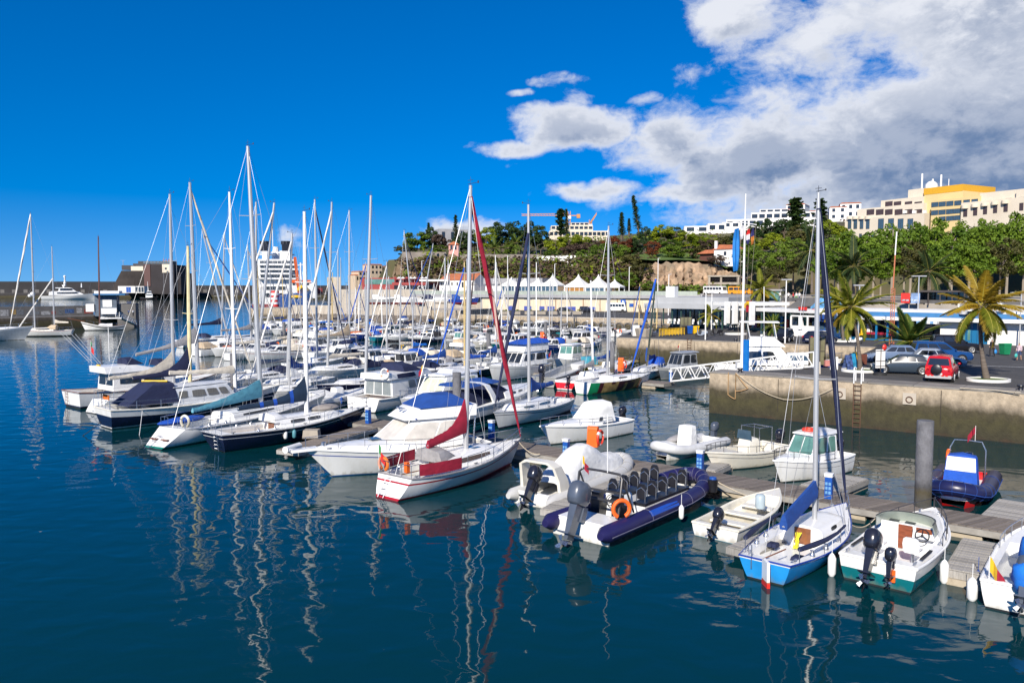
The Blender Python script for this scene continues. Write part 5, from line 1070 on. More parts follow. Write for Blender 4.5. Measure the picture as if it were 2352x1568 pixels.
def pedestal(label,px,pyb,h=1.15):
    p=W(px,pyb,.54);r=thing('power_pedestal',label,'power pedestal',tuple(p),-.6,'blue power pedestals on the pontoons');b=MB();b.box(-.16,.16,-.14,.14,0,h*.86,0,.01,.01);b.build('post',PEDB,r,smooth=False)
    b=MB();b.box(-.17,.17,-.15,.15,h*.862,h*.97,0,.0,.0);b.box(-.19,.19,-.17,.17,h*.972,h,0);b.build('cap',WPAINT,r,smooth=False);b=MB()
    for i in range(3):
        for sx in(-.07,.07):b.box(sx-.05,sx+.05,-.165,-.14,h*.2+i*.2,h*.2+i*.2+.13)
    b.build('sockets',M('socket_blue',(.15,.35,.6),.5),r,smooth=False)
pedestal('blue pedestal beside the orange lifebuoy box',1300.5,1054);pedestal('blue pedestal at the bow of the navy inflatable',1608,1084);pedestal('blue pedestal behind the furled sail of the small blue sailboat',1903,1144);pedestal('blue pedestal beside the bow of the red covered yacht',1129,1006);pedestal('blue pedestal at the foot of the white gangway',1541,876);pedestal('blue pedestal by the red hulled sailboat',1364,868);pedestal('blue pedestal at the bow of the navy yacht',846,972)
def buoybox(label,px,pyb,h):
    p=W(px,pyb,.54);k=h;r=thing('lifebuoy_box',label,'lifebuoy box',tuple(p),-.5,'orange lifebuoy boxes');b=MB();b.tube([(0,.05,0),(0,.05,k*.4)],.05,6);b.build('post',ALU,r)
    b=MB();b.box(-.36,.30,-.16,.2,k*.25,k*.92,0,.03,.02);b.tube([(-.33,.02,k*.92),(.27,.02,k*.92)],.17,8);b.build('box',ORANGE,r);o=lifebuoy(r,(.42,-.02,k*.62),.40,M('lifebuoy_red',(.75,.05,.02),.5),'x');b=MB();b.ring((.42,-.02,k*.62),.40,.079,'x',6,8,0,.1,.5);b.ring((.42,-.02,k*.62),.40,.079,'x',6,8,0,2.2,2.6);b.ring((.42,-.02,k*.62),.40,.079,'x',6,8,0,4.3,4.7);b.build('band',WPAINT,o)
buoybox('orange box with red lifebuoy on the near walkway',1363,1040,1.5);buoybox('orange box with lifebuoy by the pile behind the mural sailboat',1427,862,1.9);buoybox('far orange lifebuoy box beside the white capped pile',1246,793,2.2)
# ================================================================== THE NEAR BOATS
def sprayhood(B,t,w,mat,h=.55,l=1.3,z=None,name='sprayhood'):
    y=-B.L/2+t*B.L;z=z if z is not None else B.sheer(t)+.3;H=House(y,y+l,z,z+h,w,w*.8,l*.55,-.05,.2,.12);b=MB();H.body(b);return b.build(name,mat,B.root,angle=70)
def ladder(B,x,y0,z0,y1,z1,w=.32,n=4,mat=None):
    b=MB();[b.tube([(x+sd*w/2,y0,z0),(x+sd*w/2,y1,z1)],.018,5)for sd in(1,-1)]
    for i in range(n):q=(i+.5)/n;b.tube([(x-w/2,lerp(y0,y1,q),lerp(z0,z1,q)),(x+w/2,lerp(y0,y1,q),lerp(z0,z1,q))],.018,5)
    return b.build('boarding_ladder',mat or STEEL,B.root)
def horseshoe(B,loc,mat,R_=.3,rz=0):o=MB().ring((0,0,0),R_,.085,'y',14,8,0,-pi*.35,pi*1.35).build('horseshoe_buoy',mat,B.root,loc,rz);return o
def cleats(B,n=3):
    b=MB()
    for i in range(n):
        for sd in(1,-1):t=(.06,.5,.93)[i];x=sd*B.half(t)*.86;y=B.yt(t);z=B.sheer(t)+.03;b.box(x-.03,x+.03,y-.14,y+.14,z+.05,z+.09);b.box(x-.02,x+.02,y-.04,y+.04,z-.02,z+.05)
    return b.build('cleats',STEEL,B.root,smooth=False)
def winches(B,ts,wf=.8):
    for t in ts:
        for sd in(1,-1):b=MB();b.lathe([(.10,0),(.10,.05),(.065,.09),(.065,.15),(.085,.19),(.03,.2)],10,(sd*B.half(t)*wf,B.yt(t),B.sheer(t)+.01));b.build('winch',STEEL,B.root)
def wheel(parent,loc,R_=.3,mat=None,tilt=.3):
    b=MB();b.ring((0,0,0),R_,.022,'y',18,6);[b.tube([(0,0,0),(R_*cos(a),0,R_*sin(a))],.018,5)for a in(pi/2,pi*7/6,-pi/6)];b.ball((0,0,0),.05,8,5);o=b.build('steering_wheel',mat or BLK,parent,loc);o.rotation_euler=(-tilt,0,0);return o
# A: red covered yacht
B=Boat('sailing_yacht','white sailing yacht with red sail cover and red furled headsail, nearest of the large yachts','sailboat',(888,1146),(1172,1067),3.5,(1.02,1.02,1.36),'sailing yachts moored at the pontoons','sail',.66,.55,1.0)
B.hull(WHITE,REDB,STRR,STRR,WHITE,(.30,.22),zb=.03);B.deck(DECK,(.05,.34,.5,.42),DECKG);B.gunwale(M('toe_rail_grey',(.22,.22,.23),.5),.045);B.trunk(.34,.80,.62,.52,.34,((.12,.72),),WHITE,GLASSR,v=(.30,.78))
B.mast(.60,(1081,426),ALU,.098,None,(.36,.68),1.0,True,C_RED,C_RED,.96,ce=4.6,cb=.40,blen=2.75,brise=-.42,bh=1.42,cover_top=1.25,strip=M('pale_sail_edge',(.62,.42,.36),.8),gr=.125);B.rails(.42,1.0,.62,5,stern=True,lines=2);sprayhood(B,.30,.95,C_GREY,.55,1.5,B.sheer(.3)+.35)
for sd in(1,-1):
    b=MB();rr=[]
    for i in range(9):t=lerp(.07,.37,i/8);x=sd*B.half(t)*.95;rr.append([(x,B.yt(t),B.sheer(t)+.10),(x+sd*.012,B.yt(t),B.sheer(t)+.36+.02*(i%2)),(x,B.yt(t),B.sheer(t)+.66),(x-sd*.012,B.yt(t),B.sheer(t)+.36)])
    b.loft(rr,0,True,True,True);b.build('weather_cloth',C_RED,B.root)
    b=MB();[b.tube([(sd*B.half(t)*.94,B.yt(t),B.sheer(t)),(sd*B.half(t)*.94,B.yt(t),B.sheer(t)+.7)],.016,5)for t in(.07,.17,.27,.37)];b.build('stanchions',STEEL,B.root)
ladder(B,-.35,-B.L/2-.1,.05,-B.L/2+.55,1.0,.36,4);horseshoe(B,(-.95,-B.L/2+.7,1.45),M('orange_buoy',(.7,.16,.02),.6));b=MB();b.box(.55,.75,-B.L/2+.62,-B.L/2+.82,1.25,1.75);b.build('danbuoy',ORANGE,B.root,smooth=False);flag(B.root,(-1.2,-B.L/2+.62,1.1),1.3,'pt',.75);winches(B,(.2,.3));cleats(B)
b=MB();b.tube([(0,-B.L/2+.95,1.0),(0,-B.L/2+2.2,.98)],.03,6);b.build('tiller',WOOD,B.root);b=MB();b.box(-.35,.35,1.2,1.75,B.sheer(.62)+.42,B.sheer(.62)+.47);b.build('hatch',GLASSB,B.root,smooth=False);b=MB();b.box(-.32,.32,B.yt(.34)-.03,B.yt(.34),.75,1.4);b.build('companionway',WOOD,B.root,smooth=False)
Bred=B
# B: flybridge motor yacht
B=Boat('motor_yacht','white flybridge motor yacht with blue cover beside the red covered yacht','motor yacht',(1092,1050),(765,1094),3.7,(1.15,1.2,1.62),'cabin cruisers moored at the pontoons','motor',.92,-.1,1.5)
B.hull(WHITE,BLUEB,WHITE,STRB,WHITE,(.36,.30));B.deck(DECK,(.02,.2,.7,.5),TEAK);B.gunwale(WHITE,.06);B.trunk(.52,.97,.86,.52,.10,(),WHITE,slope=.06)
L=B.L;H=House(-L/2+1.6,-L/2+6.6,1.2,2.78,1.5,1.28,2.1,.15,.22,.05);B.house(H,WHITE,((.10,.40),(.43,.86)),1,1,M('window_cover',(.58,.55,.50),.7,0,.15,2,bump=.03,bscale=2),v=(.30,.88),fv=(.10,.90),skew=0)
H=House(-L/2+.8,-L/2+5.1,2.80,3.42,1.5,1.36,.95,-.1,.25,.0);b=MB();H.body(b);b.build('flybridge',WHITE,B.root);b=MB();b.box(-1.3,1.3,-L/2+4.45,-L/2+4.5,2.84,2.9);b.build('trim',STRB,B.root)
H=House(-L/2+.9,-L/2+4.2,3.40,3.98,1.38,.80,1.1,1.0,.15,.06);b=MB();H.body(b);b.build('flybridge_cover',C_BLUE,B.root,angle=25)
for sd in(1,-1):b=MB();b.tube([(sd*1.3,-L/2+.9,1.2),(sd*1.35,-L/2+.8,2.8)],.05,6);b.build('strut',STEEL,B.root);b=MB();b.tube([(.2*sd,-L/2+4.6,3.3),(.2*sd,-L/2+4.95,3.34)],[.03,.08],8);b.build('horn',STEEL,B.root)
B.rails(.40,1.0,.62,6,lines=1);b=MB();y=B.yt(1);z=B.sheer(1);b.box(-.32,.32,y-.7,y+.75,z-.06,z+.07,0,.04,.04);b.build('bow_platform',WHITE,B.root);b=MB();b.tube([(0,y+.8,z+.02),(0,y+.2,z+.12)],.04,6);b.tube([(-.2,y+.75,z-.12),(0,y+.82,z-.02),(.2,y+.75,z-.12)],.03,5);b.build('anchor',STEEL,B.root);b=MB();b.lathe([(.13,0),(.13,.16),(.05,.2)],10,(0,y-1.0,z+.1));b.build('windlass',STEEL,B.root)
b=MB();b.box(-.32,.32,L*.2,L*.2+.55,B.sheer(.7)+.46,B.sheer(.7)+.50);b.build('hatch',GLASSB,B.root,smooth=False)
for t in(.42,.52):
    for sd in(1,-1):b=MB();x=sd*B.half(t)*B.g(.8,t);b.ball((x,-L/2+t*L,.95),(.03,.28,.09),10,6);b.build('porthole',GLASS,B.root)
cleats(B)
# C: navy yacht
B=Boat('sailing_yacht','navy hulled sailing yacht with dark ink sail cover and blue straps','sailboat',(502,1035),(812,982),3.6,(1.15,1.08,1.42),'sailing yachts moored at the pontoons','sail',.66,-.45,1.3)
B.hull(NAVY,DARKB,NAVY,WHITE,NAVY,(.27,.235));B.deck(DECK,(.06,.36,.5,.42),TEAK);B.gunwale(ALU,.035);c=B.trunk(.36,.82,.6,.5,.36,((.16,.38),(.43,.62)),WHITE,GLASS,v=(.28,.8));B.mast(.62,(699,486),MASTW,.12,None,(.36,.66),1.05,True,None,C_INK,1.0,ce=5,blen=5.0,brise=-.1,bh=1.35,cover_top=1.3)
for i in(.2,.45,.68):
    b=MB();n=20;me=B.cover.data;vs=[v.co.copy()for v in me.vertices];k=int(i*n);o=[vs[k*8+j]for j in range(8)];o2=[vs[(k+1)*8+j]for j in range(8)];cc=sum(o,Vector())/8;b.loft([[tuple(p+(p-cc)*.06)for p in o],[tuple(p+(p-cc)*.06)for p in o2]],0);b.build('strap',C_ROYAL,B.cover)
B.rails(.05,1.0,.62,8,stern=True,lines=2);ladder(B,.5,-B.L/2-.4,.15,-B.L/2-.5,1.1,.4,4);sprayhood(B,.33,1.0,WHITE,.45,1.3);winches(B,(.2,.3));cleats(B);b=MB();b.box(-.33,.33,B.yt(.36)-.03,B.yt(.36),.8,1.5);b.build('companionway',WOOD,B.root,smooth=False)
b=MB();b.ball((-.1,B.yt(.74),B.sheer(.74)+.55),(.7,1.2,.22),12,6);b.build('dinghy',M('folded_dinghy',(.30,.27,.24),.7,0,.2),B.root)
# D: turquoise covered yacht
B=Boat('sailing_yacht','white sailing yacht with long turquoise sail cover and green waterline','sailboat',(350,1031),(720,955),4.0,(1.1,1.1,1.5),'sailing yachts moored at the pontoons','sail',.60,1.5,1.4)
B.hull(WHITE,DARKB,GREENB,WHITE,WHITE,(.1,.05),zb=.05);B.deck(DECK,(.10,.36,.48,.42),DECKG);B.gunwale(ALU,.035);B.trunk(.38,.80,.58,.48,.3,((.14,.6),),WHITE,GLASS);B.mast(.627,(569,336),ALU,.13,None,(.27,.5,.74),1.2,True,None,C_TEAL,1.0,blen=5.9,brise=-.3,bh=1.05,cover_top=.9,ce=2)
B.rails(.08,1.0,.62,8,stern=True,lines=2);horseshoe(B,(.95,-B.L/2+1.7,1.55),OFFW,.36);winches(B,(.2,.3));b=MB();b.ball((-1.2,-B.L/2+3.2,1.25),(.55,1.9,.22),12,6);b.build('folded_tender',C_ROYAL,B.root);ladder(B,-.2,-B.L/2-.3,.05,-B.L/2+.9,.8,.36,3)
for sd in(.5,-.5):b=MB();b.box(sd-.28,sd+.28,-B.L/2+.42,-B.L/2+.62,.50,.56);b.build('transom_step',WOOD,B.root,smooth=False)
# E: blue and white motorsailer
B=Boat('motorsailer','motorsailer with navy and white hull, navy cockpit tent and curtained windows','motorsailer',(245,983),(615,937),3.9,(1.45,1.3,1.85),None,'sail',.80,-.3,1.2)
B.hull(NAVY,DARKB,WHITE,WHITE,WHITE,(.50,.47));B.deck(DECK,(.04,.22,.6,.4));B.gunwale(OFFW,.05);L=B.L;H=House(-L/2+4.2,-L/2+9.6,1.3,2.55,1.45,1.25,.9,.2,.25,.1);B.house(H,M('pale_grey_house',(.58,.6,.62),.4),((.08,.22),(.30,.52),(.56,.74),(.78,.92)),3,0,CRTN,v=(.36,.8),roof=(.15,.1,.05,.07,M('pale_grey_house')))
H=House(-L/2+.9,-L/2+4.6,1.55,2.95,1.5,1.15,.2,2.0,.0,.1);b=MB();H.body(b);b.build('cockpit_tent',C_NAVY,B.root,angle=30);b=MB();b.tube([(-.8,-L/2+2.9,3.06),(.8,-L/2+4.1,3.08)],.07,8);b.build('surfboard',YEL,B.root)
B.mast(.776,(527,441),MASTW,.11,None,(.42,.72),1.0,True,None,C_CREAM,1.0,blen=5.2,brise=.3,bh=1.7,cover_top=.25);B.rails(.0,1.0,.6,8,stern=True,lines=2)
b=MB();b.box(-.9,.1,-L/2+.15,-L/2+.22,2.0,2.35);b.build('rail_cloth',C_ORNG,B.root,smooth=False);b=MB();b.box(-.8,.1,-L/2-.3,-L/2+.5,2.5,2.56);b.tube([(-.7,-L/2,1.5),(-.7,-L/2,2.5)],.03,5);b.build('solar_panel',BLK,B.root,smooth=False)
# F, F2, G, A2 on the left of the same row
B=Boat('fishing_yacht','white fishing yacht with high flybridge at the outer end of the first row','motor yacht',(168,936),(490,900),3.9,(1.4,1.2,1.9),'cabin cruisers moored at the pontoons','motor',.85,-.2)
B.hull(WHITE,DARKB,STRN,STRN,WHITE,(.12,.07),zb=.12);B.deck(DECK,(.03,.32,.72,.6),TEAK);B.gunwale(WOOD,.04);L=B.L;H=House(-L/2+2.7,-L/2+8.5,1.2,2.72,1.5,1.35,.9,.1,.2);B.house(H,WHITE,((.1,.45),(.5,.85)),3,2,GLASS)
H=House(-L/2+2.1,-L/2+7.2,2.74,3.3,1.55,1.4,2.3,-.1,.3);b=MB();H.body(b);b.build('flybridge',WHITE,B.root);sprayhood(B,.33,1.0,C_NAVY,.5,1.5,3.3,'flybridge_cover');sprayhood(B,.55,1.0,C_NAVY,.5,1.5,3.0,'helm_cover');b=MB();b.box(-.25,.25,-L/2+2.12,-L/2+2.25,2.75,3.45);b.build('life_jacket_case',C_YEL,B.root,smooth=False);ladder(B,-.7,-L/2-.25,.2,-L/2-.22,1.3,.4,4,WOOD);ladder(B,1.2,-L/2+3.6,1.0,-L/2+3.3,3.2,.4,6)
b=MB();[b.tube([(x,-L/2+1.9,3.6),(x*1.3,-L/2-.2,6.2)],.02,5)for x in(-1.1,-.5,.5,1.1)];b.tube([(.2,-L/2+3,3.7),(.2,-L/2+3,6.6)],.03,5);b.build('fishing_rods',WPAINT,B.root);flag(B.root,(-1.2,-L/2+2.1,3.2),2.2,'pt',.9)
B=Boat('sailing_yacht','white sailing yacht with cream sail cover beside the fishing yacht','sailboat',(207,949),(545,905),3.5,(1.05,1.05,1.4),'sailing yachts moored at the pontoons','sail',.66,.9)
B.hull(WHITE,DARKB,WHITE,WHITE);B.deck(DECK,(.08,.34,.5,.42));B.trunk(.36,.8,.6,.48,.32,((.14,.6),));B.mast(.53,(390,446),ALU,.115,None,(.36,.66),1.05,True,None,C_CREAM,.94,blen=5.6,brise=-.1,bh=1.6,cover_top=1.5);B.rails(.05,1,.6,7,stern=True,lines=2);ladder(B,.3,-B.L/2-.05,.1,-B.L/2+.6,.9,.4,3);sprayhood(B,.33,1.0,C_NAVY)
V2=lambda x,y:Vector((x,y,0))
B=Boat('sailing_yacht','sailing yacht with navy sail cover and a yellowish mast behind the motorsailer','sailboat',V2(-29.5,62.3),V2(-23.4,69.6),3.3,(1.05,1.0,1.35),'sailing yachts moored at the pontoons','sail')
B.hull(WHITE,DARKB,STRB,WHITE);B.deck(DECK,(.08,.34,.5,.42));B.trunk(.36,.8,.6,.48,.32,((.14,.6),));B.mast(.46,(431.5,565),M('yellow_spar',(.66,.57,.33),.5),.13,None,(.55,),.9,True,None,C_NAVY,.95,blen=4.6,brise=-.05,bh=1.9,cover_top=1.9);B.rails(.05,1,.6,7,stern=True)
B=Boat('sailing_yacht','tall masted yacht with grey beige sail cover in the row behind','sailboat',V2(-34.5,73.5),V2(-27.6,82.2),3.6,(1.1,1.05,1.4),'sailing yachts moored at the pontoons','sail')
B.hull(NAVY,DARKB,WHITE,NAVY);B.deck(DECK);B.trunk(.36,.8,.6,.48,.32,((.14,.6),));B.mast(.52,(436,419),ALU,.15,None,(.3,.55,.78),1.1,True,C_CREAM,C_GREY,.97,blen=6.0,brise=-.9,bh=3.6,cover_top=1.3,gr=.10);B.rails(.05,1,.6,7)
# H: white sailboat with blue boom cover
B=Boat('sailing_yacht','white sailing yacht with navy furled headsail and blue boom cover behind the walkway','sailboat',(1290,941),(1146,986),3.3,(1.0,1.0,1.3),'sailing yachts moored at the pontoons','sail',.72)
B.hull(WHITE,DARKB,STRN,STRN,WHITE,(.25,.2));B.deck(DECK,(.06,.34,.5,.42));B.gunwale(ALU,.03);B.trunk(.34,.84,.62,.5,.36,((.1,.45),(.6,.85)),WHITE,GLASSB);B.mast(.557,(1213.5,470),ALU,.098,None,(.35,.66),1.0,True,C_NAVY,C_BLUE,.86,blen=4.0,brise=.1,bh=1.2,cover_top=.9,gr=.12);B.rails(.3,1,.6,6,lines=2);cleats(B)
# HH: sport cruiser
B=Boat('sport_cruiser','sport cruiser with navy canopies, white radar arch and navy hull','motor yacht',V2(-4.4,57.4),V2(1.5,67.2),3.8,(1.3,1.5,1.9),'cabin cruisers moored at the pontoons','motor',.9)
B.hull(NAVY,DARKB,WHITE,WHITE,WHITE,(.75,.70));B.deck(DECK,(.02,.4,.7,.5));B.gunwale(WHITE,.05);L=B.L;B.trunk(.45,.95,.8,.5,.1,((.15,.28),(.35,.48)),WHITE);sprayhood(B,.02,1.5,C_NAVY,.95,2.9,1.4,'cockpit_cover');sprayhood(B,.34,1.45,C_NAVY,.9,3.2,1.5,'helm_cover')
b=MB();b.loft([[(x,y+dy,z)for dy in(-.28,.28)]+[(x*.92,y+dy,z-.02)for dy in(.28,-.28)]for x,y,z in((1.7,-L/2+3.4,1.4),(1.65,-L/2+3.0,2.1),(1.45,-L/2+2.6,2.75),(.8,-L/2+2.4,2.95),(-.8,-L/2+2.4,2.95),(-1.45,-L/2+2.6,2.75),(-1.65,-L/2+3.0,2.1),(-1.7,-L/2+3.4,1.4))],0,True,True,True);b.build('radar_arch',WHITE,B.root)
sprayhood(B,.02,1.4,C_BLUE,.22,2.6,2.78,'bimini');sprayhood(B,.3,1.4,C_BLUE,.22,1.8,2.78,'bimini');B.rails(.5,1,.6,6)
# II trawler yacht with lifebuoy, JJ cruiser, KK navy sailboat
B=Boat('trawler_yacht','white trawler yacht with navy flybridge screens and a white lifebuoy','motor yacht',(830,945),(1045,905),3.8,(1.05,1.15,1.7),'cabin cruisers moored at the pontoons','motor',.9,.2)
B.hull(WHITE,DARKB,WHITE,WHITE,WHITE);B.deck(DECK,(.02,.2,.8,.5),TEAK);B.gunwale(WHITE,.05);L=B.L;H=House(-L/2+2.0,-L/2+8.0,1.1,2.45,1.6,1.5,.8,.05,.2);c=B.house(H,WHITE,((.38,.55),(.6,.9)),3,3,M('grey_door_glass',(.22,.25,.26),.2),fv=(.05,.85));H=House(-L/2+1.6,-L/2+7.6,2.47,2.95,1.6,1.55,.6,0,.2);b=MB();H.body(b);c=b.build('flybridge',WHITE,B.root);[H.side_win(w:=MB(),.18,.6,.1,.9,sd,0)and w.build('screen',C_NAVY,c)for sd in(1,-1)]
sprayhood(B,.3,1.4,C_NAVY,.6,2.6,2.95,'flybridge_cover');sprayhood(B,.62,1.3,C_NAVY,.45,1.4,2.95,'helm_cover');o=lifebuoy(B.root,(1.2,-L/2+1.5,3.0),.40,WPAINT,'y');MB().ring((1.2,-L/2+1.5,3.0),.40,.079,'y',5,8,0,.4,.8).ring((1.2,-L/2+1.5,3.0),.40,.079,'y',5,8,0,3.5,3.9).build('band',ORANGE,o);B.rails(.3,1,.6,7)
B=Boat('cabin_cruiser','white cabin cruiser with curtained windscreen squeezed between trawler and sport cruiser','motor yacht',V2(-3.6,68.5),V2(-8.0,60.0),3.4,(1.1,1.2,1.7),'cabin cruisers moored at the pontoons','motor',.9)
B.hull(WHITE,DARKB);B.deck(DECK);L=B.L;H=House(-L/2+1.0,-L/2+6.6,1.3,2.9,1.5,1.3,1.2,.1,.2);B.house(H,WHITE,((.1,.4),(.45,.85)),3,0,M('pale_curtain',(.50,.52,.38),.5,0,.2,3,stretch=(6,1,.3)),fv=(.3,.9),roof=(.3,.1,.1,.12,WHITE));B.trunk(.6,.95,.8,.4,.1);B.rails(.4,1,.6,6);flag(B.root,(0.5,L/2-3.0,3.0),.9,'es',.7);b=MB();b.box(-.7,.7,-L/2+2,-L/2+4.2,3.05,3.3,0,.1,.3);b.build('roof_locker',WHITE,B.root)
B=Boat('sailing_yacht','dark navy hulled yacht with white deck and tall bare mast behind the pontoon','sailboat',V2(-10.5,78.5),V2(-16.7,70.0),3.6,(1.1,1.15,1.5),'sailing yachts moored at the pontoons','sail')
B.hull(NAVY,DARKB);B.deck(DECK,(.06,.34,.5,.4));B.trunk(.36,.8,.6,.45,.3,((.14,.4),(.5,.7)),WHITE);B.mast(.517,(852,449),ALU,.12,None,(.36,.66),1.1,True,None,C_NAVY,.95,blen=5,bh=1.4,cover_top=.6);B.rails(.05,1,.6,7,lines=2);sprayhood(B,.33,1.1,M('grey_sprayhood',(.06,.08,.11),.6),.7,1.6)
# I: cuddy boat behind the walkway
B=Boat('motorboat','white cuddy motorboat with canvas cabin behind the orange lifebuoy box','motorboat',(1430,990),(1266,1021),2.5,(.95,1.0,1.3),'white motorboats','motor',.88,.1,1.0)
B.hull(WHITE,DARKB,WHITE,WHITE,WHITE,(.4,.36));B.deck(DECK,(.06,.42,.7,.5),DECKG);B.gunwale(WHITE,.06);B.trunk(.45,.93,.8,.4,.1,(),WHITE);L=B.L;H=House(-L/2+2.0,-L/2+4.6,1.1,2.35,1.05,.8,1.2,.15,.3,.1);B.house(H,C_WHITE,((.5,.62,.1,.3),),0,0,GLASS,name='canvas_cabin');B.rails(.35,1,.45,5);outboard(B.root,(.15,-L/2-.1,.95),.95,OUTB,.25)
# K: grey inflatable with arch and cover
GREYT=M('grey_hypalon',(.50,.50,.49),.5,0,.06,1.5,dirt=(.35,.34,.3),dscale=1.5)
B=Boat('inflatable_boat','pale grey inflatable boat with white arch and loose white cover','inflatable boat',(1228,1162),(1428,1084),2.8,(.5,.5,.6),'rigid inflatable boats');rib(B,GREYT,.30,.42,DECK,None,WHITE,.55,M('grey_seam',(.2,.2,.2),.6));L=B.L
b=MB();arc=[(1.12,-L/2+.9,.55,.42,.16),(1.10,-L/2+.75,1.2,.36,.14),(.98,-L/2+.45,1.85,.30,.12),(.62,-L/2+.35,2.08,.26,.10),(-.62,-L/2+.35,2.08,.26,.10),(-.98,-L/2+.45,1.85,.30,.12),(-1.10,-L/2+.75,1.2,.36,.14),(-1.12,-L/2+.9,.55,.42,.16)]
b.loft([[(x,y-w,z),(x,y+w,z),(x*.86,y+w,z-(th if abs(x)<.9 else 0)),(x*.86,y-w,z-(th if abs(x)<.9 else 0))]for x,y,z,w,th in arc],0,True,True,True);b.build('arch',OFFW,B.root)
b=MB();rr=[];rn=random.Random(4)
for i,(y,h,w)in enumerate(((-.38,.55,.9),(-.33,.75,.95),(-.24,1.25,.85),(-.12,1.75,.75),(.0,1.85,.72),(.10,1.55,.80),(.18,1.1,.85),(.26,.95,.85),(.34,.95,.75),(.40,.8,.55),(.44,.6,.35))):
    rr.append([(sx*w*(1+rn.uniform(-.05,.05)),y*L,z+rn.uniform(-.04,.04))for sx,z in((1.05,.52),(1.0,.5+h*.35),(.85,.4+h*.75),(.45,.35+h),(0,.38+h*1.03),(-.45,.35+h),(-.85,.4+h*.75),(-1.0,.5+h*.35),(-1.05,.52))])
b.loft(rr,0,False,False,False);b.build('boat_cover',C_WHITE,B.root,angle=80);outboard(B.root,(0,-L/2-.12,.85),1.25,OUTB,.62)
# L: big navy passenger inflatable
NAVYT=M('navy_hypalon',(.016,.014,.075),.42,0,.08,1.5)
B=Boat('inflatable_boat','large navy passenger inflatable with rows of black seats and a grey outboard','inflatable boat',(1334,1238),(1596,1130),3.35,(.6,.6,.8),'rigid inflatable boats');rib(B,NAVYT,.34,.52,M('pale_grey_deck',(.60,.62,.64),.5),None,WHITE,.62,M('seam_grey',(.14,.14,.2),.6));L=B.L
b=MB();b.box(-1.28,1.28,-L/2-.05,-L/2+1.3,.35,.78,0,.05,.05);b.build('engine_well',WHITE,B.root);outboard(B.root,(0,-L/2-.15,1.0),1.65,OUTG,.42)
for sd in(1,-1):
    b=MB();x=sd*.72;b.box(x-.32,x+.32,-L*.17,L*.24,.33,.80);b.build('seat_pod',WHITE,B.root,smooth=False);b=MB();b.box(x-.30,x+.30,-L*.165,L*.235,.80,.93);b.build('seat_cushion',BLK,B.root)
    for i in range(5):
        y=-L*.15+i*L*.092;b=MB();b.loft([[(x+sx*.19*w,y+.02*z,.93+z)for sx in(-1,1)]+[(x+sx*.19*w,y+.02*z+.09,.93+z)for sx in(1,-1)]for z,w in((.12,1),(.5,1.1),(.70,.9),(.78,.5))],0,True,True,True);o=b.build('seat_back',BLK,B.root)
        b=MB();[b.tube([(x+q*.21,y-.05,.40),(x+q*.21,y,1.42),(x,y+.02,1.56)],.022,5)for q in(1,-1)];b.build('grab_frame',STEEL,o)
b=MB();H=House(-L*.27,-L*.17,.34,1.35,.55,.45,.1,.25,0);H.body(b);c=b.build('console',WHITE,B.root);wheel(B.root,(0,-L*.275,1.15),.24,BLK,.5);b=MB();b.box(-.4,.4,-L*.235,-L*.2,1.36,1.44);b.build('instruments',BLK,B.root)
for x in(-.5,.5):b=MB();b.box(x-.2,x+.2,-L*.32,-L*.285,1.0,1.5);b.box(x-.2,x+.2,-L*.32,-L*.26,.35,1.0);b.build('helm_seat',BLK,B.root)
b=MB();yb=-L/2+1.35;[b.tube([(sd*1.05,yb-.3,.7),(sd*1.05,yb,2.35),(sd*.9,yb+.05,2.5),(0,yb+.05,2.52)],.05,8)for sd in(1,-1)];b.tube([(1.05,yb-.1,1.75),(-1.05,yb-.1,1.75)],.045,6);b.tube([(1.05,yb-.15,1.4),(-1.05,yb-.15,1.4)],.06,6);[b.tube([(sd*1.05,yb+.02,2.35),(sd*1.05,yb+.9,.8)],.04,6)for sd in(1,-1)];b.build('roll_bar',RAILD,B.root)
flag(B.root,(-.9,yb,2.5),.55,'es',.55);b=MB();b.tube([(.35,yb,2.5),(.36,yb-.05,4.9)],.018,5);b.build('antenna',WPAINT,B.root);horseshoe(B,(1.25,-L/2+1.0,1.25),ORANGE,.34,.9);b=MB();b.tube([(0,L*.40,.5),(0,L*.40,1.35)],.08,10);b.tube([(-.2,L*.40,1.2),(.2,L*.40,1.2)],.035,6);b.build('mooring_post',STEEL,B.root)
b=MB();b.loft([[(B.hb-.34+.345*cos(a),y,.52+.345*sin(a))for a in(.35,.6,.85,1.1)]for y in(-L*.22,-L*.1,L*.02)],0,False);b.build('blue_patch',M('royal_patch',(.01,.07,.4),.5),B.root)
fender('small white fender with blue end on the navy inflatable',W(1551,1196)+Vector((.15,-.5,.25)),.55,.11)
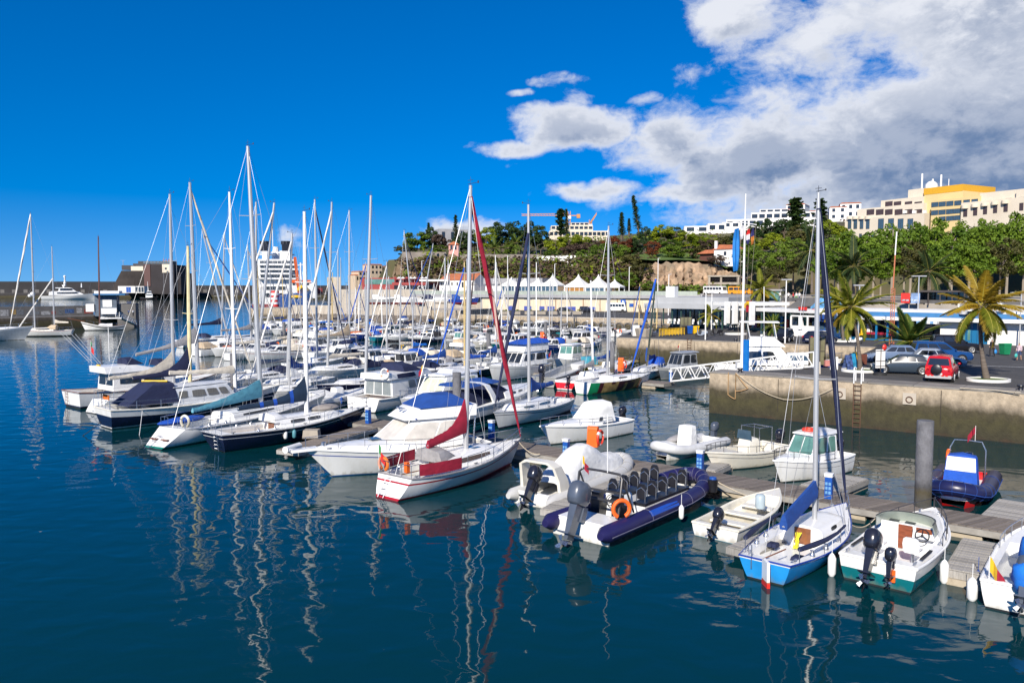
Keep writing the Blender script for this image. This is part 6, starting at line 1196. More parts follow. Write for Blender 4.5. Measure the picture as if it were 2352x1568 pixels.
# M: open dinghy
B=Boat('dinghy','open white dinghy with black outboard and bench seats','dinghy',(1642,1239),(1780,1168),2.1,(.55,.58,.85),None,'motor',.95,-.05,.4,2.4)
B.hull(WHITE,M('worn_blue_bottom',(.12,.25,.32),.6,0,.4,3,dirt=(.3,.16,.06),dscale=3),WHITE,WHITE,zb=.02);B.deck(OFFW,(.05,.86,.86,.38),OFFW);B.gunwale(OFFW,.045);L=B.L
for t,w in((.24,.8),(.47,.85),(.68,.72)):b=MB();y=-L/2+t*L;b.box(-B.half(t)*w,B.half(t)*w,y-.22,y+.22,B.sheer(t)-.2,B.sheer(t)-.12);b.box(-B.half(t)*w,B.half(t)*w,y+.16,y+.2,B.sheer(t)-.39,B.sheer(t)-.2);b.build('bench',OFFW,B.root,smooth=False)
outboard(B.root,(.1,-L/2-.08,.62),.85,OUTB,.75);b=MB();b.lathe([(.2,0),(.22,.1),(.22,.5),(.15,.58),(.05,.6)],10);j=b.build('jerrycan',M('cloudy_plastic',(.38,.46,.5),.4),None,tuple(W(1746,1166,.76)));tag(j,'cloudy plastic drum on the bow of the open dinghy','drum')
# S: little blue sailboat
B=Boat('sailing_boat','small sky blue and white sailboat with navy covers and a red tipped rudder','sailboat',(1757,1336),(1926,1224),2.75,(.78,.76,1.08),None,'sail',.66,-.12,.85,2.2)
B.hull(SKYB,DARKB,SKYB,WHITE,WHITE,(.07,.05));B.deck(WHITE,(.05,.46,.60,.32),WHITE);B.gunwale(BLUEH,.035);c=B.trunk(.46,.82,.56,.42,.22,((.35,.55),),WHITE);L=B.L
B.mast(.624,(1880,442),ALU,.075,None,(.45,),.8,True,C_NAVY,None,.955,vs=.45,blen=2.9,brise=-.55,bh=1.25,gr=.11);a=B.mbase+Vector((0,-.1,1.28));b=MB();rr=[]
for i in range(11):u=i/10;p=a.lerp(a+Vector((0,-2.9,-.62)),u);h=.62*(1-.15*u);rr.append([p+Vector((x,0,z*h))for x,z in((.13,-.1),(.15,.25),(.05,.9),(-.05,.9),(-.15,.25),(-.13,-.1))])
b.loft(rr,0,True,True,True);b.build('sail_cover',C_BLUE,B.root,angle=60);b=MB();b.side([(0,-.45),(-.5,-.4),(-.46,.86),(.02,.88)],-.05,.05);ru=b.build('rudder',WHITE,B.root,(0,-L/2-.14,0),.75,smooth=False);b=MB();b.side([(.01,-.46),(-.51,-.41),(-.495,.16),(.01,.16)],-.053,.053);b.build('rudder_tip',REDP,ru,smooth=False);b=MB();b.side([(.01,.16),(-.495,.16),(-.494,.20),(.01,.20)],-.055,.055);b.build('tip_line',M('worn_red',(.4,.1,.05)),ru,smooth=False)
b=MB();b.tube([(0,-L/2-.2,.86),(.25,-L/2+1.1,.92)],.025,6);b.build('tiller',WOOD,B.root);b=MB();b.box(-.30,.30,B.yt(.46)-.05,B.yt(.46)-.01,.52,1.12);b.build('companionway',WOOD,B.root,smooth=False)
for sd,x in((1,.62),(-1,-.62)):b=MB();b.box(x-.18,x+.18,-L/2+(1.0 if sd>0 else 1.9),-L/2+(1.5 if sd>0 else 2.3),.60,.72,0,.03,.05);b.build('cushion',C_NAVY,B.root)
for sd in(1,-1):
    b=MB();pts=[(sd*B.half(t)*.93,B.yt(t),B.sheer(t)+.46)for t in(.08,.2,.32,.45,.58)];b.tube(pts,[.085,.10,.08,.055,.045],8);b.build('rail_cover',C_NAVY,B.root);b=MB();[b.tube([(sd*B.half(t)*.93,B.yt(t),B.sheer(t)),(sd*B.half(t)*.93,B.yt(t),B.sheer(t)+.48)],.015,5)for t in(.08,.3,.5,.68)];b.build('stanchions',STEEL,B.root)
B.rails(.86,1,.5,2);winches(B,(.22,.36),.82);cleats(B);rn=random.Random(2);b=MB();[b.tube([(rn.uniform(-.1,.1)-.05,B.yt(.42)+rn.uniform(-.06,.06),1.0),(rn.uniform(-.13,.13)-.05,B.yt(.40),.72),(rn.uniform(-.12,.12)-.05,B.yt(.38)+rn.uniform(-.1,.1),.46)],.012,4)for _ in range(12)];b.build('yellow_rope',M('yellow_rope_mat',(.62,.58,.02),.8),B.root)
b=MB();b.tube([(-.62,-L/2+.05,.75),(-.62,-L/2+.0,1.2),(-.45,-L/2-.1,1.2),(-.45,-L/2-.12,.4)],.02,5);b.build('pushpit',STEEL,B.root)
# O: teal cuddy with two outboards
B=Boat('motorboat','white and teal open motorboat with two white seats and two outboards','motorboat',(2013,1346),(2132,1244),2.65,(.88,.88,1.2),'white motorboats','motor',.93,-.05,.75,2.5)
B.hull(TEALH,DARKB,TEALH,WHITE,WHITE,(.42,.39));B.deck(WHITE,(.10,.56,.74,.52),WHITE);B.gunwale(WHITE,.05);L=B.L;yb=B.yt(.56);b=MB();b.box(-.95,.95,yb-.02,yb+.05,.4,1.32);c=b.build('bulkhead',WHITE,B.root,smooth=False);b=MB();b.box(-.34,.14,yb-.06,yb-.02,.40,1.28);b.build('door',M('red_wood',(.22,.06,.025),.4,0,.3,4,stretch=(1,1,6)),c,smooth=False);b=MB();b.box(.2,.92,yb-.30,yb-.02,.95,1.36,0,.03,.05);b.build('dashboard',WHITE,B.root);b=MB();b.box(.32,.85,yb-.28,yb-.22,1.16,1.34);b.build('instrument_panel',M('red_wood'),B.root,smooth=False);wheel(B.root,(.55,yb-.36,1.1),.23,BLK,.35);b=MB();[b.box(x,x+.34,yb+.2,yb+.42,1.30,1.32)for x in(-.75,-.2)];b.build('hatch',GLASS,B.root,smooth=False)
B.trunk(.56,.95,.8,.30,.08,(),WHITE);b=MB();rr=[]
for i in range(13):a=pi*i/12;x=1.02*cos(a);y=yb-.45+1.25*sin(a)**.6;rr.append([(x,y,1.2),(x*.93,y-.22,1.62),(x*.91,y-.23,1.62),(x*.97,y-.02,1.2)])
b.loft(rr,0,True,True,True);b.build('windscreen',M('pale_screen',(.28,.32,.28),.1,spec=.8),B.root);b=MB();b.tube([(q[1][0],q[1][1],1.63)for q in rr],.022,6);b.build('screen_rim',RAILD,B.root)
for x in(-.62,.55):
    b=MB();y=-L/2+2.05;b.tube([(x,y,.36),(x,y,.78)],.05,8);b.build('seat_post',STEEL,B.root);b=MB();b.loft([[(x+sx*w,y+yo,z)for sx,yo in((-1,-.22+d),(1,-.22+d),(1,.2),(-1,.2))]for z,w,d in((.78,.2,0),(.86,.27,0),(.92,.27,0))],0,True,True,True);b.loft([[(x+sx*w,y-.22-t+o_,z)for sx,o_ in((-1,0),(1,0),(1,.07),(-1,.07))]for z,w,t in((.88,.26,0),(1.1,.28,.03),(1.3,.24,.08),(1.36,.16,.1))],0,True,True,True);b.build('seat',WHITE,B.root)
outboard(B.root,(-.15,-L/2-.1,.95),1.2,OUTB,.5);outboard(B.root,(.48,-L/2-.12,.9),.75,OUTB,.1);B.rails(.5,1,.42,5,RAILD);cleats(B);[(b:=MB(),b.box(sd*1.12-.05,sd*1.12+.05,-L/2+.9,-L/2+2.1,.93,.97),b.build('tread_pad',RUB,B.root,smooth=False))for sd in(1,-1)]
b=MB();b.box(.36,.6,-L/2-.12,-L/2-.04,.3,.7);b.build('motor_bracket',ORANGE,B.root,smooth=False)
for i,(px,py)in enumerate(((1910,1322),(2168,1338))):fender(('white fender with dark tip between the blue sailboat and teal boat','long white fender hanging at the teal boat stern','white fender low on the teal boat side','dark tipped fender at the finger jetty')[i],W(px,py),.75 if i<2 else .6,.14)
# P: cropped boat at the right edge
B=Boat('motorboat','white motorboat under bright blue tarpaulin cut by the picture edge','motorboat',V2(15.6,23.7),V2(20.4,29.6),2.5,(.9,.9,1.2),'white motorboats','motor',.93,-.08,.7)
B.hull(WHITE,DARKB,WHITE,WHITE);B.deck(WHITE,(.06,.6,.76,.5),DECKG);B.gunwale(WHITE,.05);L=B.L;outboard(B.root,(0,-L/2-.1,.95),1.1,OUTG,.7)
for(x,y,z,r_)in((0,-L/2-.1,1.25,(.34,.42,.5)),(.25,-L/2+1.4,1.05,(.6,.7,.45)),(.1,-L/2+2.5,1.3,(.55,.5,.75))):b=MB();b.ball((x,y,z),r_,12,7);rn=random.Random(9);b.v=[(p[0]+rn.uniform(-.05,.05),p[1]+rn.uniform(-.05,.05),p[2]+rn.uniform(-.05,.05))for p in b.v];b.build('tarpaulin',C_AZURE,B.root,angle=80)
flag(B.root,(-.95,-L/2+.1,.9),.75,'es',.8);B.rails(.5,1,.4,5);fender('big white fender beside the tarpaulin covered boat',W(2232,1378),.7,.16);fender('blue fender at the tarpaulin covered boat corner',W(2246,1345),.5,.14,C_BLUE)
# Q: navy and red inflatable
B=Boat('inflatable_boat','navy inflatable with red hull and blue covered console by the thick pile','inflatable boat',V2(23.2,40.0),V2(20.0,35.6),3.0,(.5,.5,.6),'rigid inflatable boats');rib(B,M('ink_hypalon',(.012,.014,.06),.35,0,.2,1),.36,.52,DECK,None,REDH,.5,M('blue_seam',(.02,.06,.25),.5));L=B.L
b=MB();H=House(-.5,.4,.4,1.95,.75,.62,.25,.1,0,.1);H.body(b);b.build('console_cover',C_ROYAL,B.root,angle=70);b=MB();H.end_win(b,-.95,.95,.55,.97,True,0,.02);b.build('cover_panel',C_WHITE,B.root);b=MB();[b.tube([(sd*.8,-L/2+.5,.4),(sd*.78,-L/2+.4,1.9),(sd*.6,-L/2+.38,2.3),(0,-L/2+.38,2.33)],.035,6)for sd in(1,-1)];b.build('roll_bar',STEEL,B.root);flag(B.root,(-.3,-L/2+.38,2.3),.8,'red',.6);lifebuoy(B.root,(.85,-L/2+.5,1.45),.3,ORANGE,'x');outboard(B.root,(0,-L/2-.1,.8),1.0,OUTB,.2)
for px,py in((2216,1150),(2208,1130)):b=MB();b.ball((0,.9,.75),(.45,.2,.12),10,6);b.build('bow_cushion',WHITE,B.root)if px==2216 else None
# R2, S2, U on the far side of the near walkway
B=Boat('motorboat','ivory centre console boat with open rails behind the near walkway','motorboat',V2(15.6,46.3),V2(11.1,42.9),2.3,(.85,.85,1.15),'white motorboats','motor',.9,0,.8);B.hull(OFFW,DARKB,OFFW,STRN,OFFW,(.3,.27));B.deck(OFFW,(.06,.68,.70,.40),OFFW);B.gunwale(OFFW,.05);L=B.L;b=MB();H=House(-.5,.5,.45,1.5,.5,.42,.2,.1,.1);H.body(b);b.build('console',OFFW,B.root);b=MB();b.box(-.48,.48,.32,.36,1.5,2.0,0,.06);b.build('windscreen',GLASSB,B.root);b=MB();[b.tube([(sd*.6,-.3,.5),(sd*.6,-.2,2.15),(-sd*.6,-.2,2.15)],.03,6)for sd in(1,-1)];b.tube([(-.6,-1.3,2.1),(.6,-1.3,2.1)],.03,6);[b.tube([(sd*.6,-.2,2.13),(sd*.6,-1.4,2.1),(sd*.6,-1.4,.6)],.025,6)for sd in(1,-1)];b.build('rod_frame',STEEL,B.root);B.rails(.5,1,.38,5,RAILD);outboard(B.root,(0,-L/2-.1,.9),1.0,OUTB,.1)
B=Boat('motorboat','small white pilothouse boat with an orange lifebuoy on its roof','motorboat',V2(18.0,43.6),V2(13.8,40.3),2.35,(.95,.95,1.25),'white motorboats','motor',.9,0,.7);B.hull(WHITE,DARKB,WHITE,STRN,WHITE,(.35,.33));B.deck(WHITE,(.05,.34,.74,.5));B.gunwale(WHITE,.05);L=B.L;H=House(-L/2+1.6,-L/2+3.9,1.0,2.25,.95,.78,.75,-.05,.15);c=B.house(H,WHITE,((.08,.42),(.50,.92)),2,1,GLASSG,v=(.28,.93),fv=(.28,.93),roof=(.2,.5,.12,.09,WHITE));B.trunk(.55,.95,.78,.35,.08);lifebuoy(B.root,(.1,-L/2+2.7,2.46),.30,M('lifebuoy_red'),'z');B.rails(.4,1,.5,5,RAILD);outboard(B.root,(0,-L/2-.1,.9),.9,OUTB,.1)
B=Boat('inflatable_boat','white and grey inflatable with upright white console cover behind the walkway','inflatable boat',V2(12.6,49.6),V2(8.5,45.6),2.4,(.5,.5,.6),'rigid inflatable boats');rib(B,M('pale_hypalon',(.58,.59,.60),.5,0,.1,2),.30,.45,DECK,None,WHITE,.5);L=B.L;b=MB();H=House(-.35,.3,.35,1.7,.5,.45,.12,.08,0);H.body(b);b.build('console_cover',C_WHITE,B.root,angle=60);b=MB();[b.tube([(sd*.45,-.4,.5),(sd*.45,-.42,1.9),(0,-.42,1.92)],.02,5)for sd in(1,-1)];b.build('rail',STEEL,B.root);outboard(B.root,(0,-L/2-.1,.8),.95,OUTG,0);b=MB();b.ball((.85,-.6,.75),(.42,1.4,.22),12,6);b.build('loose_cover',C_GREY,B.root,angle=70)
# T: grey tank, rolled fender on the finger, buckets
b=MB();b.lathe([(.2,0),(.24,.5),(.25,.55),(.1,.62)],12);o=b.build('bucket',BLK,None,tuple(W(1637,1128,.54)));tag(o,'black tub with a blue lid on the walkway near the pedestal','tub');MB().lathe([(.18,.56),(.16,.68),(.05,.7)],10).build('lid',PEDB,o)
b=MB();p,q=W(688,1023,.75),W(655,1033,.75);b.tube([p,q],.2,10);o=b.build('roll_fender',WPAINT,None);tag(o,'long white roll fender lashed to the finger jetty end','fender');b=MB();c=W(716,1004,.55);b.box(c.x-.5,c.x+.5,c.y-.4,c.y+.4,.55,1.05,0,.05,.05);o=b.build('dock_box',CONC,None);tag(o,'weathered dock box with ropes on the finger jetty','box')
for i,(px,py,m)in enumerate(((656,1007,WPAINT),(676,1005,M('teal_fender',(.08,.25,.3),.5)))):fender(('white teardrop fender on the navy yacht side','teal teardrop fender on the navy yacht side')[i],W(px,py,.4),.5,.13,m)
# mooring ropes
def rope(label,pts,r=.018,mat=None,sag=.25):
    P=[]
    for a,c in zip(pts,pts[1:]):
        for i in range(8):t=i/8;p=a.lerp(c,t);p.z-=sag*4*t*(1-t);P.append(p)
    P.append(pts[-1]);o=MB().tube(P,r,5).build('mooring_rope',mat or ROPE);return tag(o,label,'rope','mooring ropes')
rope('thick rope from the navy inflatable bow along the walkway',[W(1597,1075,1.2),W(1725,1142,.6)],.03,None,.1);rope('rope from the red covered yacht bow to the walkway',[W(1190,1012,1.35),W(1240,1042,.6)],.025);rope('slack line under the white motor yacht bow',[W(880,1060,.9),W(955,1090,.9)],.015);rope('white rope from the teal boat to the walkway',[W(1952,1202,.7),W(2010,1190,.6)],.02)
rope('pair of lines from the walkway to the tarpaulin boat',[W(2245,1300,.6),W(2285,1262,.6)],.02);rope('dark line tethering the navy motorsailer stern',[W(232,968,1.0),W(190,1000,0)],.025,RUB,.05);rope('white line hanging from the motorsailer side',[W(328,935,1.4),W(320,1000,0)],.018,WPAINT,.0)

# ================================================================== BOATS OF THE MIDDLE ROWS
GS='sailing yachts moored at the pontoons';GM='cabin cruisers moored at the pontoons'
def keep(B):return B
mc=[M('mural_plum',(.055,.012,.018),.4),M('mural_ochre',(.62,.36,.07),.4),M('mural_rust',(.42,.10,.03),.4),M('mural_green',(.01,.25,.10),.4),WHITE]
def graffiti(b,n,m):
    w=m-1;pat='gppooopproppooprwwww'
    ix={'p':5,'o':6,'r':7,'g':8,'w':9}
    for sd in range(2):
        for i in range(n):
            for j in range(2,w):b.m[sd*n*w+i*w+j]=ix[pat[min(len(pat)-1,max(0,int((i+(j-2)*.35*(1 if(i//3)%2 else-.6))*len(pat)/n)))]if i<n-4 else 'w']
B=keep(Boat('sailing_boat','sailboat with plum and ochre abstract mural on its hull','sailboat',(1336,906),(1484,886),3.0,(1.15,1.1,1.3),GS,'sail',.7,.1));B.hull(WHITE,M('green_edge',(.02,.2,.1),.5),n=20,panel=(mc,graffiti));B.deck(DECK,(.06,.34,.5,.42));B.trunk(.36,.8,.6,.4,.25,((.2,.5),));B.mast(.36+.02,(1398,519),ALU,.095,None,(.38,.68),1.0,False,None,None);B.rails(.3,1,.55,5)
B=keep(Boat('sailing_boat','red hulled sailboat with short white mast beside the mural sailboat','sailboat',(1296,896),(1425,866),2.9,(.95,.9,1.15),GS,'sail',.8,.2));B.hull(REDH,DARKB,WHITE,WHITE,WHITE,(.22,.18));B.deck(DECK,(.06,.34,.5,.42));B.trunk(.36,.8,.6,.45,.3,((.2,.5),));B.mast(.48,(1357,644),MASTW,.09,None,(.5,),.8,True,None,C_GREY,blen=3.2,cover_top=.3);outboard(B.root,(.5,-B.L/2-.1,.9),.8,OUTB,.4)
B=keep(Boat('workboat','grey aluminium workboat with red lettering and black outboard','workboat',(1246,890),(1334,862),2.9,(1.0,1.1,1.6),None,'motor',.95));B.hull(GREYH,DARKB,GREYH,RUB,GREYH,(.3,.27));B.deck(DECKG,(.04,.85,.8,.6),DECKG);B.gunwale(GREYH,.08);outboard(B.root,(0,-B.L/2-.1,1.1),1.5,OUTB,.3);b=MB();[b.tube([(sd*.9,-1.6,.6),(sd*.9,-1.6,2.5),(0,-1.6,2.55)],.04,6)for sd in(1,-1)];b.build('frame',STEEL,B.root);lettering('CEFAS',B.root,(B.half(.6)*.97+.05,.6,.95),.36,REDP,(pi/2,0,pi/2))
B=keep(Boat('flybridge_cruiser','white flybridge cruiser with royal blue roof canvas behind the blue boom cover','motor yacht',V2(3.2,92.4),V2(-2.0,84.4),3.7,(1.3,1.35,1.8),GM,'motor',.92));B.hull(WHITE,DARKB,WHITE,STRN,WHITE,(.3,.27));B.deck(DECK);L=B.L;H=House(-L/2+1.0,-L/2+6.4,1.4,2.9,1.65,1.45,1.3,.1,.2);B.house(H,WHITE,((.05,.45),(.52,.92)),3,0,GLASS,fv=(.2,.9));H=House(-L/2+.6,-L/2+5.4,2.92,3.75,1.6,1.5,.7,0,.2);b=MB();H.body(b);b.build('flybridge',WHITE,B.root);sprayhood(B,.05,1.65,C_ROYAL,.38,4.9,3.75,'flybridge_cover');B.trunk(.6,.96,.8,.35,.1);B.rails(.4,1,.55,6)
B=keep(Boat('pilothouse_boat','white pilothouse boat with green tinted windows beyond the cruiser','motorboat',V2(8.9,101.5),V2(5.4,95.5),2.6,(1.1,1.1,1.5),GM,'motor',.92));B.hull(WHITE,DARKB);B.deck(DECK);L=B.L;H=House(-L/2+2.2,-L/2+4.8,1.1,2.9,1.1,.95,.5,-.1,.1);B.house(H,WHITE,((.05,.45),(.52,.95)),2,1,GLASSG,v=(.45,.92),fv=(.45,.92),roof=(.25,.3,.1,.12,WHITE));B.rails(.5,1,.6,4)
B=keep(Boat('work_barge','low yellow work barge with railings and a turquoise crate','barge',V2(8.0,92.0),V2(15.2,97.5),3.2,(1.0,1.0,1.1),None,'motor',.95,0,.2,8));B.hull(YEL,DARKB,YEL,YEL);B.deck(M('barge_deck',(.3,.22,.06),.8));B.rails(0,.95,.9,8,RAILD,bowloop=False);b=MB();b.box(-1.0,.6,-3.6,-2.4,1.0,1.9);b.build('crate',M('turquoise_crate',(.05,.3,.42),.6),B.root,smooth=False)
B=keep(Boat('skiff','small black and yellow skiff with light blue trim beside the grey workboat','dinghy',V2(6.4,86.0),V2(10.4,90.2),1.9,(.6,.6,.9),None,'motor',.8));B.hull(BLK,C_YEL,YEL,M('light_blue_trim',(.1,.4,.62),.5),M('light_blue_trim'),(.18,.1),zb=.2);B.deck(WOOD,(.05,.85,.85,.4),BLK)
B=keep(Boat('workboat','grey cabin workboat with red antenna flag beneath the gangway','workboat',V2(21.5,90.5),V2(16.2,86.0),2.8,(1.0,1.0,1.4),None,'motor',.92));B.hull(M('slate_hull',(.13,.15,.17),.4),DARKB,GREYH,GREYH,GREYH,(.3,.25));B.deck(DECKG,(.04,.3,.8,.4));L=B.L;H=House(-L/2+2.0,-L/2+4.9,1.1,2.75,1.15,.95,.7,.1,.1);B.house(H,M('alloy_house',(.36,.38,.4),.4,.3),((.05,.45),(.52,.93)),3,2,GLASS,v=(.35,.9),fv=(.3,.9),roof=(.3,.4,.12,.12,M('alloy_house')));B.rails(.5,1,.5,4);flag(B.root,(.3,0,2.9),.9,'es',.4)
B=keep(Boat('sailing_boat','white sailboat with golden mast and long blue furled headsail','sailboat',V2(17.2,92.5),V2(12.6,82.6),2.8,(.95,.95,1.2),GS,'sail',.75));B.hull(WHITE,DARKB,WHITE,STRB);B.deck(DECK,(.06,.34,.5,.4));B.trunk(.34,.8,.6,.5,.35,((.2,.5),));B.mast(.52,(1507,637),MASTG,.085,None,(.5,),.8,True,C_ROYAL,C_BLUE,.98,blen=3.4,brise=.2,cover_top=1.1,gr=.12,bh=1.0);sprayhood(B,.12,1.0,C_ROYAL,.7,1.8,1.3,'boom_tent');B.rails(.4,1,.5,5)
B=keep(Boat('sailing_boat','white sailboat with navy stripe between pile and mural sailboat','sailboat',V2(9.4,88.8),V2(14.2,95.5),2.8,(1.0,1.0,1.2),GS,'sail',.75));B.hull(WHITE,DARKB,WHITE,STRN,WHITE,(.34,.22));B.deck(DECK,(.06,.34,.5,.4));B.trunk(.34,.8,.6,.5,.35,((.2,.5),));B.mast(.4,9.5,ALU,.08,None,(.5,),.8,True,None,C_BLUE,blen=3,cover_top=.5);B.rails(.05,1,.5,6)
# sport fisherman in the inner basin
B=keep(Boat('sport_fisher','blue hulled white sport fishing yacht lying behind the quay wall','motor yacht',V2(22.8,86.5),V2(33.0,83.8),3.7,(1.3,1.5,2.2),GM,'motor',.92));B.hull(BLUEH,REDB,WHITE,WHITE,WHITE,(.35,.32));B.deck(DECK,(.02,.24,.75,.6),TEAK);B.gunwale(WHITE,.05);L=B.L;H=House(-L/2+2.5,-L/2+7.4,1.6,3.35,1.6,1.4,1.5,.15,.2);B.house(H,WHITE,((.12,.42),(.46,.72)),2,1,GLASS,v=(.3,.75),fv=(.25,.85));H=House(-L/2+2.9,-L/2+6.4,3.37,4.2,1.5,1.2,1.0,.3,.2);b=MB();H.body(b);b.build('flybridge',WHITE,B.root);H=House(-L/2+6.6,-L/2+10.2,1.8,2.7,1.5,1.1,1.2,.0,.3);B.house(H,WHITE,((.08,.35),(.4,.62)),2,0,GLASSB,fv=(.1,.95));b=MB();[b.tube([(sd*1.1,-L/2+y,4.1),(sd*1.2,-L/2+y-.3,5.6)],.04,5)for sd in(1,-1)for y in(3.2,5.6)];b.box(-1.4,1.4,-L/2+2.2,-L/2+5.8,5.6,5.68);b.tube([(0,-L/2+4.5,4.2),(0,-L/2+4.4,9.0)],.04,5);b.build('tower_top',WPAINT,B.root);B.rails(.45,1,.6,6);B.root.scale=(1.12,)*3
# white sailboats of the row behind the first pontoon
def sail(label,stern,bow,beam,fbs,mast_t,top,cover=None,genoa=None,hullm=None,spar=None,r=.11,canv=None,bl=None,rise=0.0,bh=1.3,ct=1.0,stripe=None,boot=None,gf=.95,strip=None,blank=False,group=GS,deckm=None):
    B=keep(Boat('sailing_yacht',label,'sailboat',stern,bow,beam,fbs,group,'sail',.7));B.hull(hullm or WHITE,DARKB,boot or hullm or WHITE,stripe or hullm or WHITE,hullm or WHITE);B.deck(deckm or DECK,(.06,.34,.5,.42));B.trunk(.35,.8,.6,.5,.32,((.14,.55),),WHITE,GLASS)
    B.mast(mast_t,top,spar or ALU,r,None,(.4,.7)if(isinstance(top,tuple)or top>11)else(.5,),.95,bool(cover),genoa,cover,gf,blen=bl or B.L*.4,brise=rise,bh=bh,cover_top=ct,strip=strip,gr=.09);B.rails(.05,1,.58,6)
    if canv:sprayhood(B,.3,beam*.3,canv,.6,1.5)
    return B
SAILW=M('white_sailcloth',(.66,.64,.60),.8)
sail('white yacht with bright blue sail cover lashed low on its boom',V2(-18.6,79.6),V2(-23.2,71.2),3.3,(1.1,1.05,1.35),.57,(670.6,536),C_BLUE,SAILW,ct=1.5,bl=3.2)
sail('white yacht with thin grey mast and navy sprayhood left of the blue covered one',V2(-22.2,84.5),V2(-27.6,75.2),3.4,(1.1,1.05,1.35),.62,(630,466),C_GREY,SAILW,canv=C_NAVY,ct=.3)
sail('tall masted white yacht seen behind the turquoise covered one',V2(-29.0,78.6),V2(-23.2,86.6),3.4,(1.1,1.05,1.35),.43,(588,464),None,None)
sail('white yacht with crumpled cream sail cover',V2(-15.6,91.6),V2(-22.2,82.8),3.5,(1.1,1.1,1.4),.66,(762,464),C_CREAM,SAILW,canv=C_NAVY,ct=.3,bl=5.0,bh=1.2,rise=.1)
sail('white yacht with black and white striped forestay cover',V2(-26.3,93.0),V2(-21.2,100.5),3.4,(1.1,1.05,1.35),.5,(723,458),None,C_NAVY,strip=SAILW)
sail('beige covered yacht in the third row with tan boom bag',V2(-27.6,107.5),V2(-21.2,117.8),3.6,(1.2,1.15,1.5),.66,(802,483),C_BEIGE,None,ct=1.3,bl=6.0,bh=2.0)
sail('long white yacht with navy boom cover lying on the outer side of the far row',V2(-55.0,131.5),V2(-47.0,143.5),3.8,(1.3,1.25,1.6),.56,(515.5,533),C_NAVY,SAILW,canv=C_NAVY,ct=.8,bl=6.5,bh=2.4,stripe=STRB)
sail('white yacht with blue furled headsail on the far outer row',V2(-50.5,126.6),V2(-42.6,138.2),3.7,(1.2,1.15,1.5),.45,(464,526),None,C_BLUE)
sail('pale yacht with thick grey rolled mainsail near the pier end',V2(-44.5,122.0),V2(-38.5,131.0),3.5,(1.2,1.15,1.5),.5,15.5,C_GREY,SAILW,ct=.6,bl=5.5,bh=2.2)
sail('white yacht with crossed navy furled headsail in front of the far pier',V2(-24.5,168.5),V2(-18.0,177.0),3.4,(1.1,1.05,1.35),.5,(928,529),C_NAVY,C_NAVY,ct=.6)
sail('white yacht with slim blue headsail crossing its neighbour near the pier',V2(-16.5,171.0),V2(-23.5,163.5),3.2,(1.1,1.05,1.35),.45,(995,559),None,C_BLUE)
sail('dark masted wooden sailboat by the far quay',V2(-6.0,150.0),V2(-10.5,142.5),3.2,(1.1,1.05,1.35),.5,(1091.6,604),C_BEIGE,None,hullm=M('wood_hull',(.16,.07,.03),.4),spar=M('dark_spar',(.05,.035,.03),.5),ct=.5)
# fillers along pontoon rows: individuals with their own hull, canvas, rig and label
CV={'navy':C_NAVY,'blue':C_BLUE,'royal blue':C_ROYAL,'beige':C_BEIGE,'cream':C_CREAM,'grey':C_GREY,'white':C_WHITE,'black':C_BLACK,'azure':C_AZURE}
HV={'white':WHITE,'ivory':OFFW,'navy':NAVY,'grey':GREYH,'blue':BLUEH,'red striped white':WHITE,'teal':TEALH}
ordn='first second third fourth fifth sixth seventh eighth ninth tenth eleventh twelfth thirteenth fourteenth fifteenth sixteenth seventeenth eighteenth nineteenth twentieth twenty-first twenty-second twenty-third twenty-fourth twenty-fifth twenty-sixth twenty-seventh twenty-eighth twenty-ninth thirtieth thirty-first thirty-second'.split()
tops=[(776,573),(782.5,592),(838,542),(881,572),(888,601),(1022,591),(1029,597),(1066.6,602),(1072,594),(1138,586),(1140,602),(1203,541),(1232,602),(1331,636)]
